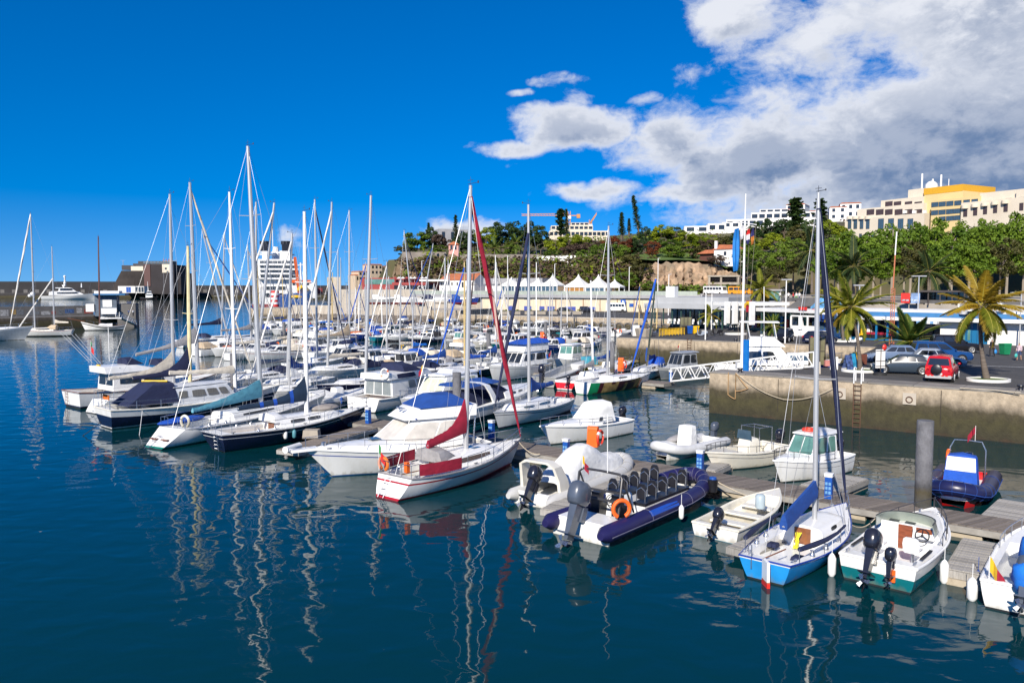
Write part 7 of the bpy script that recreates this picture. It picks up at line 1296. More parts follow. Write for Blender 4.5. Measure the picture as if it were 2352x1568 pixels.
def filler(where,org,axis,nrm,s0,step,n,Lr,seed,flip,ends):
    rn=random.Random(seed)
    for i in range(n):
        L=rn.uniform(*Lr);s=s0+i*step+rn.uniform(-.3,.3);c=org+axis*s+nrm*(L/2+1.5);
        kind=rn.choices(('sail','cruiser','fly','pilot','open'),(5.5,2.6,1.2,1.2,1.2))[0];hv=rn.choices(list(HV),(8,2,1.6,.8,1,.8,.5))[0];cv=rn.choice(list(CV));f=-1 if rn.random()<flip else 1;rnd=[rn.random()for _ in range(6)]
        if any(abs((Vector((x,y,0))-c).dot(axis))<2.75 and abs((Vector((x,y,0))-c).dot(nrm))<(L+l)*.45 for x,y,l in taken):continue
        d=nrm*f;st,bw=c-d*L*.46,c+d*L*.42;beam=min(3.0,L*(.30 if kind=='sail' else .33));h=L*.085+.12;rk=sum(1 for x,y,l in taken if 1<(Vector((x,y,0))-org).dot(nrm)<13 and-1<(Vector((x,y,0))-org).dot(axis)<s);pos='%s from %s end of %s'%(ordn[rk],ends,where);hm=HV[hv]
        if kind=='sail':
            px=c.x/c.y*FP+CX;best=min(tops,key=lambda t:abs(t[0]-px))if tops else None;top=None
            if best and abs(best[0]-px)<26:hz=D(best[0],best[1],c.y).z;top=best if 7<hz<17 else None
            if top:tops.remove(top)
            B=Boat('sailing_boat','%s sailboat with %s boom cover, %s'%(hv,cv,pos),'sailboat',st,bw,beam,(h,h,h*1.3),GS,'sail',.72);B.hull(hm,DARKB,STRR if 'red' in hv else hm,STRR if 'red' in hv else STRB if rnd[0]<.3 else hm);B.deck(DECK,(.06,.34,.5,.4));B.trunk(.35,.8,.6,.45,.3,((.15,.5),));mt=.55
            if top:dd=(bw-st);den=dd.x-(top[0]-CX)/FP*dd.y;mt=max(.3,min(.75,((top[0]-CX)/FP*st.y-st.x)/den))if abs(den)>.3 else .5
            B.mast(mt,top or(L*1.05+rnd[1]*3.2),[ALU,MASTW,ALU,MASTG][int(rnd[2]*3.4)],.085,None,(.5,),.8,True,(CV[cv]if rnd[3]<.3 else SAILW)if rnd[3]<.55 else None,CV[cv],.95,blen=L*.36,bh=1.2,cover_top=.7*rnd[4],vane=rnd[5]<.6);B.rails(.1,1,.55,5)
            if rnd[5]<.5:sprayhood(B,.3,beam*.3,CV[cv],.55,1.3)
        else:
            nm,ct={'cruiser':('cabin_cruiser','motor yacht'),'fly':('flybridge_cruiser','motor yacht'),'pilot':('pilothouse_boat','motorboat'),'open':('motorboat','motorboat')}[kind]
            B=Boat(nm,'%s %s with %s canvas, %s'%(hv,{'cruiser':'cabin cruiser','fly':'flybridge cruiser','pilot':'pilothouse boat','open':'open motorboat'}[kind],cv,pos),ct,st,bw,beam,(h,h*1.1,h*1.5),GM,'motor',.9);B.hull(hm,DARKB,hm,STRR if 'red' in hv else STRN if rnd[0]<.35 else WHITE,WHITE if rnd[1]<.6 else hm,(.3,.25));B.deck(DECK,(.04,.34,.74,.45));B.L2=B.L;w=beam/2;LL=B.L
            if kind in('cruiser','fly'):
                B.trunk(.5,.95,.8,.4,.1,((.1,.4),));H=House(-LL*.16,LL*.16,h,h+1.0+.4*(kind=='fly'),w*.8,w*.66,LL*.13,.05,.15);B.house(H,WHITE,((.06,.46),(.5,.9)),2,0,GLASS,v=(.25,.85),fv=(.2,.9));sprayhood(B,.08,w*.74,CV[cv],.8,LL*.3,h+.2,'cockpit_cover')
                if kind=='fly':H=House(-LL*.26,LL*.08,h+1.42,h+1.9,w*.78,w*.7,LL*.1,0,.2);b=MB();H.body(b);b.build('flybridge',WHITE,B.root);sprayhood(B,.28,w*.6,CV[cv],.4,LL*.22,h+1.9,'flybridge_cover')
            elif kind=='pilot':H=House(-LL*.12,LL*.22,h,h+1.4,w*.72,w*.6,LL*.07,-.1,.1);B.house(H,WHITE,((.06,.46),(.5,.93)),2,1,GLASS if rnd[3]<.7 else GLASSG,v=(.4,.92),fv=(.4,.92),roof=(.2,.3,.1,.1,WHITE));sprayhood(B,.08,w*.6,CV[cv],.6,LL*.2,h+.1,'cockpit_cover')
            else:b=MB();H=House(-.5,.5,h*.5,h+.7,.45,.38,.2,.1,0);H.body(b);b.build('console',WHITE,B.root);sprayhood(B,.1,w*.7,CV[cv],.5,LL*.5,h+.05,'boat_cover')
            B.rails(.45,1,.5,4)
            if kind in('open','pilot')or LL<7:outboard(B.root,(0,-LL/2-.1,h),1.0,OUTB if rnd[2]<.7 else OUTG,.3*rnd[3])
        if rnd[4]<.3:flag(B.root,(-beam*.3,-B.L/2+.1,h),1.0,('pt','es','red')[int(rnd[5]*3)],.6)
        if rnd[5]>.72:b=MB();q=-beam*.22;b.tube([(q,-B.L*.42,h),(q,-B.L*.42,h+2.2)],.025,5);b.lathe([(.02,0),(.24,.02),(.26,.16),(.05,.22)],10,(q,-B.L*.42,h+2.2));b.build('radar',WPAINT,B.root)
        if rnd[0]>.7:b=MB();b.ball((beam*.1,B.L*.22,h*1.25+.25),(.55,1.0,.22),10,5);b.build('dinghy',(C_GREY,C_WHITE,C_ORNG,C_BLACK)[int(rnd[2]*4)],B.root)
        if rnd[1]>.75:horseshoe(B,(beam*.3,-B.L/2+.35,h+.4),(ORANGE,YEL,OFFW)[int(rnd[3]*3)],.28)
        for sd in(1,-1):
            if rnd[2]>.25:b=MB();b.lathe([(.03,.6),(.11,.5),(.11,.1),(.04,0)],8,(sd*(beam/2+.06),-B.L*.1,.35));b.build('fender',(WPAINT,C_NAVY,C_BLUE)[int(rnd[4]*3)],B.root)
        keep(B)
filler('second row',a1,AX,AN,42,1.1,18,(8,11),19,.5,'pile');filler('third row',a2,AX,-AN,2.5,3.25,24,(7.5,11),11,.3,'gangway');filler('fourth row',a2,AX,AN,2,3.1,24,(7,10),12,.6,'gangway')
filler('fifth row',a3,AX,-AN,2,3.1,25,(7,10.5),13,.4,'quay');filler('sixth row',a3,AX,AN,1,3.1,25,(6.5,10),14,.6,'quay')
filler('drain wall',pipL+pw*2,pw,-pwn,1,3.4,17,(6,9),15,.5,'boulder');filler('boulder slope',pierL+pd*10-pn*4,pd,-pn,2,3.7,14,(7.5,11),16,.5,'sea')
B=Boat('fishing_boat','green and yellow wooden fishing boat with high pointed bow','fishing boat',V2(11.0,134.0),V2(4.6,137.5),2.1,(.9,.7,1.7),None,'sail',.4,-.2,.9);B.hull(M('boat_green',(.02,.2,.06),.5),M('boat_green'),YEL,YEL,M('boat_green'),(.4,.15));B.deck(WOOD,(.1,.85,.8,.4),WOOD)
# boats on the hard by the red restaurant
for i,(px,py,hm,cv,lb)in enumerate(((1000,688,WHITE,C_NAVY,'white motorboat with navy hood and red keel standing ashore below the red restaurant'),(930,690,WHITE,C_WHITE,'white shrouded boat standing ashore left of the navy hooded one'),(880,690,GREYH,C_WHITE,'grey boat under white wrap standing ashore'),(1062,690,BLUEH,C_BLUE,'blue tarpaulin covered boat standing ashore by the ramp'))):
    p=D(px,py,232);B=Boat('motorboat',lb,'motorboat',V2(p.x-4.2,233),V2(p.x+4.2,232),2.8,(1.2,1.2,1.7),'boats standing ashore','motor',.9);B.root.location.z=PZ+1.0;B.hull(hm,REDB,hm,hm,hm,zb=.25);B.deck(DECK);B.trunk(.45,.9,.8,.6,.2);sprayhood(B,.15,1.1,cv,1.2,3.0,1.25,'cover');b=MB();[b.box(x-.1,x+.1,y-.1,y+.1,-1.2,.1)for x in(-.8,.8)for y in(-2,2)];b.build('stands',FRAMED,B.root,smooth=False)
# ================================================================== HARBOUR SHIPS ON THE LEFT
B=Boat('ketch','white two masted ketch moored at the dark left pier','sailboat',(163,771),(38,773),4.0,(1.3,1.15,1.7),None,'sail',.6,-.5,1.2);B.hull(WHITE,DARKB,DARKB,STRR,WHITE,(.12,.05),zb=.12);B.deck(DECK,(.06,.3,.5,.4));B.trunk(.3,.75,.6,.75,.4,((.1,.7),),OFFW);sprayhood(B,.26,1.2,C_BEIGE,.8,2.2);m_=B.mast(.66,(70,490),ALU,.12,None,(.5,.7),1.3,False,SAILW,None,.99,gr=.16);B.mast(.30,(119,566),ALU,.10,None,(.5,),1.0,True,None,C_CREAM,blen=2.5,bh=1.6,cover_top=.5);b=MB();b.ball((1.0,2.0,8.6),.5,8,6);b.ball((-1.2,2.0,8.3),.35,8,6);b.build('radar_domes',WPAINT,B.root);f_=B.mbase+(B.mtop-B.mbase)*.62;g=MB();g.tube([f_,(0,B.yt(1)-1.6,B.sheer(1))],.14,6);g.build('furled_sail',SAILW,B.root);B.rails(.05,1,.6,7)
B=Boat('sailing_cutter','white wooden cutter with black stripe and brown mast beside the ketch','sailboat',(284,757),(196,759),3.4,(1.2,1.0,2.1),None,'sail',.45,-.4,.9);B.hull(WHITE,DARKB,DARKB,DARKH,WHITE,(.5,.28));B.deck(WOOD,(.1,.4,.5,.4),WOOD);B.trunk(.3,.65,.5,.6,.4);B.mast(.62,(225.6,542),M('brown_spar',(.10,.035,.02),.5),.14,None,(.4,),1.2,True,None,C_WHITE,.8,blen=4.5,bh=1.5,cover_top=.2);b=MB();b.tube([(0,B.yt(1)-.8,2.1),(0,B.yt(1)+2.6,2.9)],.09,6);b.build('bowsprit',WOOD,B.root);B.rails(.05,.9,.6,6)
B=Boat('motor_yacht','grey white motorboat bow reaching in at the left picture edge','motor yacht',V2(-108,143),V2(-93.5,152.5),4.0,(1.6,1.8,2.6),None,'motor');B.hull(M('pale_grey_hull',(.5,.52,.52),.3),DARKB,WHITE,WHITE,WHITE,(.3,.25));B.deck(DECK);B.trunk(.3,.9,.75,.8,.2,((.2,.6),));B.rails(.4,1,.7,6)
# gangway to the left pier, people there
# superyacht
def shipbox(root,name,mat,L0,L1,hw,z0,z1,df=0,dr=0,nf=.1,wins=None,glass=None):
    H=House(L0,L1,z0,z1,hw,hw*.96,df,dr,nf,.05);b=MB();H.body(b);o=b.build(name,mat,root)
    for w in wins or():
        for sd in(1,-1):q=MB();H.side_win(q,w[0],w[1],w[2],w[3],sd,0,off=.06);q.build('window',glass or GLASS,o)
    return o
s_,e_=D(96,686,650),D(222,686,668);s_.z=e_.z=0
B=Boat('superyacht','large white motor superyacht moored at the breakwater','yacht',s_,e_,8.5,(3.0,3.6,5.4),None,'motor',.9,-1,4,2.4);B.hull(WHITE,DARKB,WHITE,WHITE,WHITE);B.deck(DECK);L=B.L
shipbox(B.root,'main_deck',WHITE,-L/2+5,L/2-8,3.9,3.6,6.4,5,.5,.3,((.25,.9,.4,.85),));shipbox(B.root,'upper_deck',WHITE,-L/2+7,L/2-13,3.7,6.4,6.9,3);shipbox(B.root,'upper_saloon',WHITE,-L/2+12,L/2-15,3.2,6.9,9.3,3,.5,.3,((.1,.92,.2,.9),));shipbox(B.root,'bridge_roof',WHITE,-L/2+10,L/2-17,3.4,9.3,9.9,3);shipbox(B.root,'sun_deck',WHITE,-L/2+16,L/2-24,2.4,9.9,12,1,1,.2)
b=MB();b.tube([(0,-3,11),(0,-3,18.5)],[.9,.5],8,0);[b.ball((x,-3,z),r_,10,6)for x,z,r_ in((-1.8,13.5,1.1),(1.8,13.5,1.1),(0,19,1.0))];b.box(-2.5,2.5,-3.4,-2.6,14.6,15);b.box(-.5,.5,-3.5,-2.5,16,17.2,1);b.tube([(0,9,10),(0,9,13.5)],[.6,.3],8);b.build('radar_mast',[WHITE,BLK],B.root)
# tug
s_,e_=D(322,686,668),D(360,686,672);s_.z=e_.z=0;B=Boat('tugboat','small dark hulled white tugboat below the fort','tugboat',s_,e_,4.5,(1.6,1.4,2.6),None,'motor',.9);B.hull(DARKH,REDB);B.deck(DECKG);shipbox(B.root,'wheelhouse',WHITE,-2,3.5,1.7,1.5,4.5,.3,.2,.1,((.05,.95,.6,.9),));shipbox(B.root,'bridge',WHITE,-1,2.5,1.4,4.5,7,.2,.1,.1,((.05,.95,.3,.85),));b=MB();b.tube([(0,0,7),(0,-.4,15)],[.35,.12],6);b.tube([(-1.5,-.2,11),(1.5,-.2,11)],.1,5);b.tube([(-1,-.2,13),(1,-.2,13)],.1,5);b.build('mast',WPAINT,B.root)
# cruise ferry seen from astern
X=lambda z:z*.13672+551.25
Y=lambda z:z*.13672+520.6
f=Facade(D(578,700,290),D(700,700,295.3));t=f.root('cruise_ferry','white multi deck passenger ferry seen from astern with two black funnels','ship')
b=MB();f.block(b,X(212),X(1000),Y(1000),Y(1320),0,110,0,0);b.build('hull',WHITE,t,smooth=False);b=MB();a,c,e,g=f.rect(X(205),X(1003),Y(1298),Y(1320),0);b.box(a-.05,c+.05,-.06,100,0,g);b.build('waterline_band',REDB,t,smooth=False)
prof=[(545,330,922),(620,262,955),(655,250,962),(735,225,985),(810,212,990),(900,210,992),(1000,210,995)]
for(y0,l0,r0),(y1,l1,r1)in zip(prof,prof[1:]):b=MB();f.block(b,X((l0+l1)/2),X((r0+r1)/2),Y(y0),Y(y1)+.5,.25+(1000-y0)*.002,95,0);b.build('deck_house',WHITE,t,smooth=False)
for y0,y1,l,r_ in((575,620,330,925),(655,697,340,960),(733,772,348,830),(812,856,345,985)):
    n=8
    for i in range(n):win_px(f,t,X(lerp(l,r_,(i+.06)/n)),X(lerp(l,r_,(i+.94)/n)),Y(y0),Y(y1),.1,frame=FRAMEW,bars=2)
    b=MB();a,c,e,g=f.rect(X(l-30),X(r_+20),Y(y1),Y(y1+30),-1.5);b.box(a,c,-1.6,.3,e,g);b.build('balcony',WHITE,t,smooth=False)
win_px(f,t,X(392),X(760),Y(1003),Y(1058),-.1,frame=FRAMEW,bars=6)
for x in(420,468,590,640,690):a,z=f.pt(X(x),Y(1150));b=MB();b.tube([(a,-.12,z),(a,.1,z)],.8,12);b.build('porthole',GLASS,t)
for y in(735,820,910):win_px(f,t,X(222),X(252),Y(y),Y(y+38),-.1,frame=FRAMEW,bars=0);win_px(f,t,X(900),X(975),Y(y),Y(y+38),-.1,frame=FRAMEW,bars=1)
for x0,x1,x2,x3 in((350,475,370,490),(705,835,668,840)):
    b=MB();f.block(b,X(x2),X(x3),Y(402),Y(550),5,16);b.build('funnel_base',WHITE,t,smooth=False);b=MB();f.block(b,X(x0),X(x1),Y(292),Y(403),4.8,16.2);[b.tube([(f.pt(X(x0+q),600,8)[0],8,f.pt(X(x0),Y(300),8)[1]),(f.pt(X(x0+q),600,8)[0],8,f.pt(X(x0),Y(242),8)[1])],1.2,8)for q in(42,90)];b.build('funnel',BLK,t,smooth=False)
b=MB();f.block(b,X(325),X(870),Y(425),Y(440),6,7);a,z=f.pt(X(602),Y(545),20);_,z1=f.pt(X(602),Y(340),20);b.tube([(a,20,z),(a,20,z1)],[1.6,1.0],8);b.tube([(a-7,20,z1-3),(a+7,20,z1-3)],.3,5);b.tube([(a-1,20,z1),(a-1,20,z1+9)],.15,5);b.build('mast',WHITE,t)
b=MB();n=5;a,z0=f.pt(X(585),Y(1315),-.2);_,z1=f.pt(X(585),Y(1070),-.2)
for i in range(7):b.tube([(a,-4,lerp(z0,z1,i/7)),(a,-4,lerp(z0,z1,(i+1)/7))],1.5,10,i%2)
tag(link('beacon',b.mesh('beacon',[REDP,WPAINT]),None,tuple(f.p0+f.n*-20),f.rz),'red and white banded light tower on the pier end','beacon')
# blue supply vessel with an orange boom
f=Facade(D(640,700,262),D(705,700,265));t=f.root('supply_ship','blue hulled supply ship with orange deckhouse top and orange boom','ship');b=MB();a,z0=f.pt(X(672),Y(1310));c,z1=f.pt(X(1090),Y(1120));zl=f.pt(X(672),Y(1150))[1]
b.loft([[(x,-w,z_*.0),(x,-w*1.0,z_),(x,w+8,z_),(x,w+8,0)]for x,w,z_ in((a,.2,zl),(a+5,1.5,f.pt(X(800),Y(1112))[1]),(c+1,1.8,z1))],0,True,True,True);b.build('hull',M('ship_blue',(.012,.06,.22),.4),t,smooth=False);b=MB();f.block(b,X(875),X(1240),Y(940),Y(1150),.5,8);f.block(b,X(1130),X(1290),Y(1000),Y(1200),0,8);b.build('deck_house',WHITE,t,smooth=False);b=MB();f.block(b,X(872),X(1190),Y(895),Y(942),.2,8.3);b.build('bridge_roof',ORANGE,t,smooth=False)
[win_px(f,t,X(885+i*58),X(925+i*58),Y(948),Y(978),.5)for i in range(5)];b=MB();p=f.pt(X(990),Y(1130));q=f.pt(X(918),Y(510));b.beam((p[0],-.8,p[1]),(q[0],-.8,q[1]),.9,.9);b.build('boom',M('boom_orange',(.55,.09,.01),.5),t);b=MB();p=f.pt(X(1050),Y(1075));b.ring((p[0],-1.2,p[1]),1.3,.6,'y',12,6,0,0,pi);b.ball((p[0]-2,-1,p[1]-2.0),(2.4,1.0,.7),10,5);b.build('rescue_boat',YEL,t);b=MB();p=f.pt(X(1035),Y(900));q=f.pt(X(1035),Y(600));b.tube([(p[0],3,p[1]),(p[0],3,q[1])],.25,6);b.tube([(p[0]-1.5,3,q[1]-1),(p[0]+1.5,3,q[1]-.5)],.15,5);b.build('mast',WPAINT,t)
b=MB();f.block(b,X(1290),X(1385),Y(1030),Y(1130),6,14);tag(b.build('container',M('container_red',(.2,.03,.03),.6),None,tuple(f.p0),f.rz,smooth=False),'dark red shipping container on the pier behind the supply ship','container')
b=MB();f.block(b,X(1510),X(1700),Y(845),Y(1180),60,70,0,2);tag(b.build('silo_building',WALLC,None,tuple(f.p0),f.rz,smooth=False),'plain pale tower block standing on the pier behind the masts','building')

# ================================================================== TREES
def leafmat(name,col,col2):
    m=bpy.data.materials.new(name);m.use_nodes=True;N,L=nodes_of(m.node_tree);out=N.new('ShaderNodeOutputMaterial')
    oi=N.new('ShaderNodeObjectInfo');tc=N.new('ShaderNodeTexCoord');nz=N.new('ShaderNodeTexNoise');nz.inputs['Scale'].default_value=2.6;nz.inputs['Detail'].default_value=4;L.new(tc.outputs['Object'],nz.inputs['Vector'])
    ad=N.new('ShaderNodeMath');ad.operation='MULTIPLY_ADD';L.new(oi.outputs['Random'],ad.inputs[0]);ad.inputs[1].default_value=.4;L.new(nz.outputs[0],ad.inputs[2])
    mr=N.new('ShaderNodeMapRange');L.new(ad.outputs[0],mr.inputs[0]);mr.inputs[1].default_value=.4;mr.inputs[2].default_value=1.0
    mx=N.new('ShaderNodeMix');mx.data_type='RGBA';L.new(mr.outputs[0],mx.inputs[0]);mx.inputs[6].default_value=(*col,1);mx.inputs[7].default_value=(*col2,1)
    d=N.new('ShaderNodeBsdfPrincipled');d.inputs['Roughness'].default_value=.6;d.inputs['Specular IOR Level'].default_value=.3;t=N.new('ShaderNodeBsdfTranslucent');L.new(mx.outputs[2],d.inputs['Base Color']);L.new(mx.outputs[2],t.inputs[0])
    s=N.new('ShaderNodeMixShader');s.inputs[0].default_value=.36;L.new(d.outputs[0],s.inputs[1]);L.new(t.outputs[0],s.inputs[2]);L.new(s.outputs[0],out.inputs[0]);return m
LEAF={'dark':leafmat('leaves_dark',(.022,.052,.014),(.06,.10,.02)),'mid':leafmat('leaves_green',(.06,.115,.012),(.16,.235,.025)),'bright':leafmat('leaves_bright',(.14,.20,.010),(.29,.34,.020)),'olive':leafmat('leaves_olive',(.06,.065,.018),(.15,.14,.035)),
        'brown':leafmat('leaves_brown',(.075,.05,.035),(.15,.10,.07)),'red':leafmat('leaves_red',(.13,.035,.015),(.28,.09,.03)),'big':leafmat('leaves_big',(.065,.13,.010),(.20,.29,.025))}
BARK=M('bark',(.12,.09,.065),.95,0,.3,2);BARKL=M('pale_bark',(.26,.22,.17),.95,0,.3,2)
_crowns={}
def crown_mesh(kind,v,n=2600,leaf=.085,clumps=26,flat=1.0):
    k=(kind,v,n)
    if k in _crowns:return _crowns[k]
    rn=random.Random(v*77+len(kind));vs=[];fs=[];cl=[]
    for i in range(clumps):
        while True:
            p=Vector((rn.uniform(-1,1),rn.uniform(-1,1),rn.uniform(-.85,1)))
            if .35<p.length<.92:break
        cl.append((p,rn.uniform(.15,.30)))
    per=n//clumps
    for p,r in cl:
        for j in range(per):
            d=Vector((rn.gauss(0,1),rn.gauss(0,1),rn.gauss(.25,1))).normalized();c=p+d*r*rn.uniform(.65,1.08);c.z=p.z+(c.z-p.z)*.72
            nn=(d+Vector((rn.gauss(0,.5),rn.gauss(0,.5),rn.gauss(.3,.5)))).normalized();x=nn.orthogonal().normalized();x=Matrix.Rotation(rn.uniform(0,6.3),3,nn)@x;y=nn.cross(x);s=leaf*rn.uniform(.55,1.25);o=len(vs)
            vs+=[tuple(c-x*s*.5),tuple(c+y*s*.34),tuple(c+x*s*.6),tuple(c-y*s*.34)];fs.append((o,o+1,o+2,o+3))
    me=bpy.data.meshes.new('crown');me.from_pydata(vs,[],fs);me.materials.append(LEAF[kind]);me.update();_crowns[k]=me;return me
_trunks={}
def trunk_mesh(v,mat):
    k=(v,mat.name)
    if k not in _trunks:
        rn=random.Random(v);b=MB();b.tube([(0,0,-.3),(rn.uniform(-.03,.03),0,.35),(rn.uniform(-.06,.06),rn.uniform(-.05,.05),.7),(0,0,1.1)],[.055,.042,.032,.02],7)
        for i in range(6):a=rn.uniform(0,6.3);z=rn.uniform(.45,.8);q=rn.uniform(.25,.5);b.tube([(0,0,z),(cos(a)*q*.5,sin(a)*q*.5,z+.18),(cos(a)*q,sin(a)*q,z+rn.uniform(.25,.45))],[.022,.015,.007],5)
        _trunks[k]=b.mesh('trunk',mat)
    return _trunks[k]
tcount=0
def tree(label,px,yt,yb,Yd,wpx,kind='mid',zbase=None,group='trees on the hill',n=2600,bark=None,crown=.74,leaf=.13,name='tree'):
    global tcount;tcount+=1
    top=D(px,yt,Yd);base=D(px,yb,Yd);H=top.z-base.z;rx=wpx/2*Yd/FP;zb=base.z if zbase is None else zbase
    t=thing(name,label,'tree',(base.x,Yd,zb),random.uniform(0,6),group);HH=top.z-zb;rz_=H*crown/2*1.05
    c=link('crown',crown_mesh(kind,tcount%4,n,leaf,34 if n<4000 else 64),t,(0,0,HH-rz_));c.scale=(rx,rx,rz_)
    k=link('trunk',trunk_mesh(tcount%3,bark or BARK),t);k.scale=(HH*.36,HH*.36,HH*.8);return t
KD={'dark':'dark evergreen','mid':'mid green','bright':'bright yellow green','olive':'dull olive','brown':'bare brownish','red':'rust red','big':'broad green'}
# (px, top y, base y, depth, width px, kind, where)
HT=[(958,527,592,352,58,'mid','at the very tip of the headland'),(925,560,597,350,34,'olive','low on the headland tip'),(985,522,590,358,44,'dark','behind the first headland tree'),(1012,535,590,352,40,'brown','beside the pink tower, on its sea side'),(1008,560,594,344,38,'mid','small and round before the pink tower'),
(1066,535,590,356,44,'dark','just behind the pink tower'),(1090,528,590,362,40,'dark','between pink tower and lime tree'),(1117,522,585,352,46,'bright','glowing lime beside the red furled sail'),(1150,509,590,366,58,'dark','tall on the park crest, first of three'),(1182,510,590,368,54,'dark','tall on the park crest, second of three'),(1212,509,590,368,52,'dark','tall on the park crest, third of three'),
(1242,517,588,364,48,'dark','closing the park crest by the crane'),(1170,560,592,345,34,'mid','small before the park crest trees'),(1276,540,594,352,44,'bright','below the half built block, seaward one'),(1306,537,590,356,46,'bright','below the half built block, middle one'),(1334,538,588,360,44,'bright','below the half built block, inland one'),
(1316,556,600,346,50,'brown','leafless above the white pillars'),(1356,552,598,350,50,'brown','leafless below the half built block'),(1268,572,600,342,36,'mid','beside the park balustrade'),(1352,566,620,332,54,'mid','full crowned above the peaked tents'),(1385,553,622,332,62,'mid','largest full crown above the peaked tents'),(1420,556,612,334,52,'mid','full crowned near the red brown bushes'),
(1404,540,590,360,40,'red','between full green crown and pines'),(1440,548,596,346,50,'red','russet below the leaning pine'),(1462,545,600,345,40,'dark','under the leaning pine'),(1482,522,575,370,30,'dark','slim behind the leaning pine'),(1516,516,572,372,56,'bright','round on the ridge before the distant hill'),(1552,520,570,378,44,'dark','on the ridge below the distant masts'),
(1497,550,598,338,34,'red','flame coloured on the lawn'),(1538,545,580,358,48,'mid','behind the lawn, seaward half'),(1548,560,606,330,62,'mid','standing alone on the lawn edge'),(1578,531,580,366,48,'bright','above the lawn, first of three'),(1608,533,582,364,50,'bright','above the lawn, second of three'),(1638,536,584,362,44,'bright','above the lawn, third of three'),
(1628,548,590,348,42,'brown','purplish behind the chapel roof'),(1662,540,590,352,50,'olive','behind the chapel'),(1600,562,604,334,40,'olive','thin crowned before the chapel porch'),(1646,584,618,306,36,'brown','weeping before the chapel wall'),(1700,528,590,350,46,'dark','behind the blue flag'),(1736,508,575,380,40,'dark','below the long white block'),
(1770,500,570,385,46,'dark','below the white tower, seaward one'),(1800,505,570,385,44,'dark','below the white tower, inland one'),(1768,534,590,335,58,'bright','lime crowned behind the first palm'),(1726,555,632,290,60,'mid','beside the flag halyards'),(1756,570,645,268,64,'mid','above the orange bus'),(1790,560,648,262,60,'mid','above the promenade walkers'),(1822,540,640,268,62,'mid','left of the tall blue furled sail'),
(1712,590,650,262,40,'dark','dark and low beside the tunnel frame'),(1780,608,664,240,54,'olive','low over the promenade wall'),(1838,515,590,335,54,'olive','behind the tall blue furled sail'),(1868,505,590,335,60,'dark','below the red roofed houses'),(1905,503,585,335,56,'bright','before the hotel corner'),(1850,575,655,235,70,'olive','shading the promenade by the blue sail'),(1888,545,650,240,74,'big','first of the big row beside the hotel'),
(1470,600,660,308,48,'olive','scrubby at the seaward end of the rock face'),(1450,580,640,318,44,'olive','above the scrub by the rock face'),(1440,620,672,300,50,'mid','behind the last small tent'),(1490,640,678,290,34,'mid','low at the rock face foot')]
for px,yt,yb,Yd,w,k,wh in HT:tree('%s tree %s'%(KD[k],wh),px,yt,yb,Yd,w*1.25,k,n=3400)
tl=[(1925,530),(1962,528),(2005,522),(2048,509),(2090,503),(2135,501),(2180,508),(2225,503),(2268,494),(2312,488),(2358,481),(2410,480)]
for i,(px,yt)in enumerate(tl):tree('broad green tree, %s from the sea in the back row below the hotel'%ordn[i],px,yt,655,222,104,'big',9,'broad trees along the upper road',4600,BARKL,.80,.12)
for i,(px,yt)in enumerate(((1915,572),(1968,560),(2022,556),(2076,552),(2130,556),(2184,548),(2238,552),(2296,545),(2350,540))):tree('broad green tree, %s from the sea in the front row by the road'%ordn[i],px,yt,678,178,100,'big' if i%4!=3 else 'olive',UZ,'broad trees along the upper road',4600,BARKL,.70,.12)
# Norfolk pines: stacked whorls of short branches
def pine(label,xb,yb,xt,yt,Yd,w,loose=False,group='tall pines on the ridge'):
    a,c=D(xb,yb,Yd),D(xt,yt,Yd);t=thing('pine_tree',label,'tree',tuple(a),0,group);d=c-a;rn=random.Random(int(xb));W_=w/2*Yd/FP;MB().tube([Vector((0,0,-1)),d*.5,d],[.5,.3,.08],6).build('trunk',BARK,t);vs=[];fs=[];n=26 if not loose else 15
    for i in range(n):
        u=.12+.86*i/n;p=d*u;L=W_*((1-u)**.55*.95+.16)*(rn.uniform(.5,1.25)if loose else rn.uniform(.85,1.1))
        for k in range(7 if not loose else 6):
            an=rn.uniform(0,6.3);br=Vector((cos(an),sin(an),.12 if not loose else .25));
            for q in range(9):
                s=(q+.6)/9;o=p+br*L*s+Vector((rn.uniform(-.2,.2),rn.uniform(-.2,.2),rn.uniform(-.25,.25)));z=.55*(1-.45*s)*(W_/3.0)*(1.3 if loose else 1);nn=Vector((rn.gauss(0,.6),rn.gauss(0,.6),1)).normalized();x=nn.orthogonal().normalized()*z;y=nn.cross(x);j=len(vs);vs+=[tuple(o-x),tuple(o-y),tuple(o+x),tuple(o+y)];fs.append((j,j+1,j+2,j+3))
    me=bpy.data.meshes.new('crown');me.from_pydata(vs,[],fs);me.materials.append(LEAF['dark']);link('crown',me,t)
pine('slim pine rising beside the pink tower',1047,556,1046,492,365,17);pine('small pine among the headland tip trees',985,545,984,511,362,13);pine('ragged dark pine before the crane',1288,545,1288,477,380,34,True);pine('narrow columnar pine before the crane',1302,545,1301,478,378,15);pine('straight pine left of the leaning one',1428,546,1428,486,380,20);pine('short pine between straight and leaning ones',1445,536,1444.7,501,385,12);pine('tall leaning pine with tufted top',1468,536,1454,446,375,22)
pine('wide layered pine beside the white tower',1826,535,1828,453,390,56,True);pine('layered pine behind the blue furled sail',1885,520,1884,456,385,44,True)
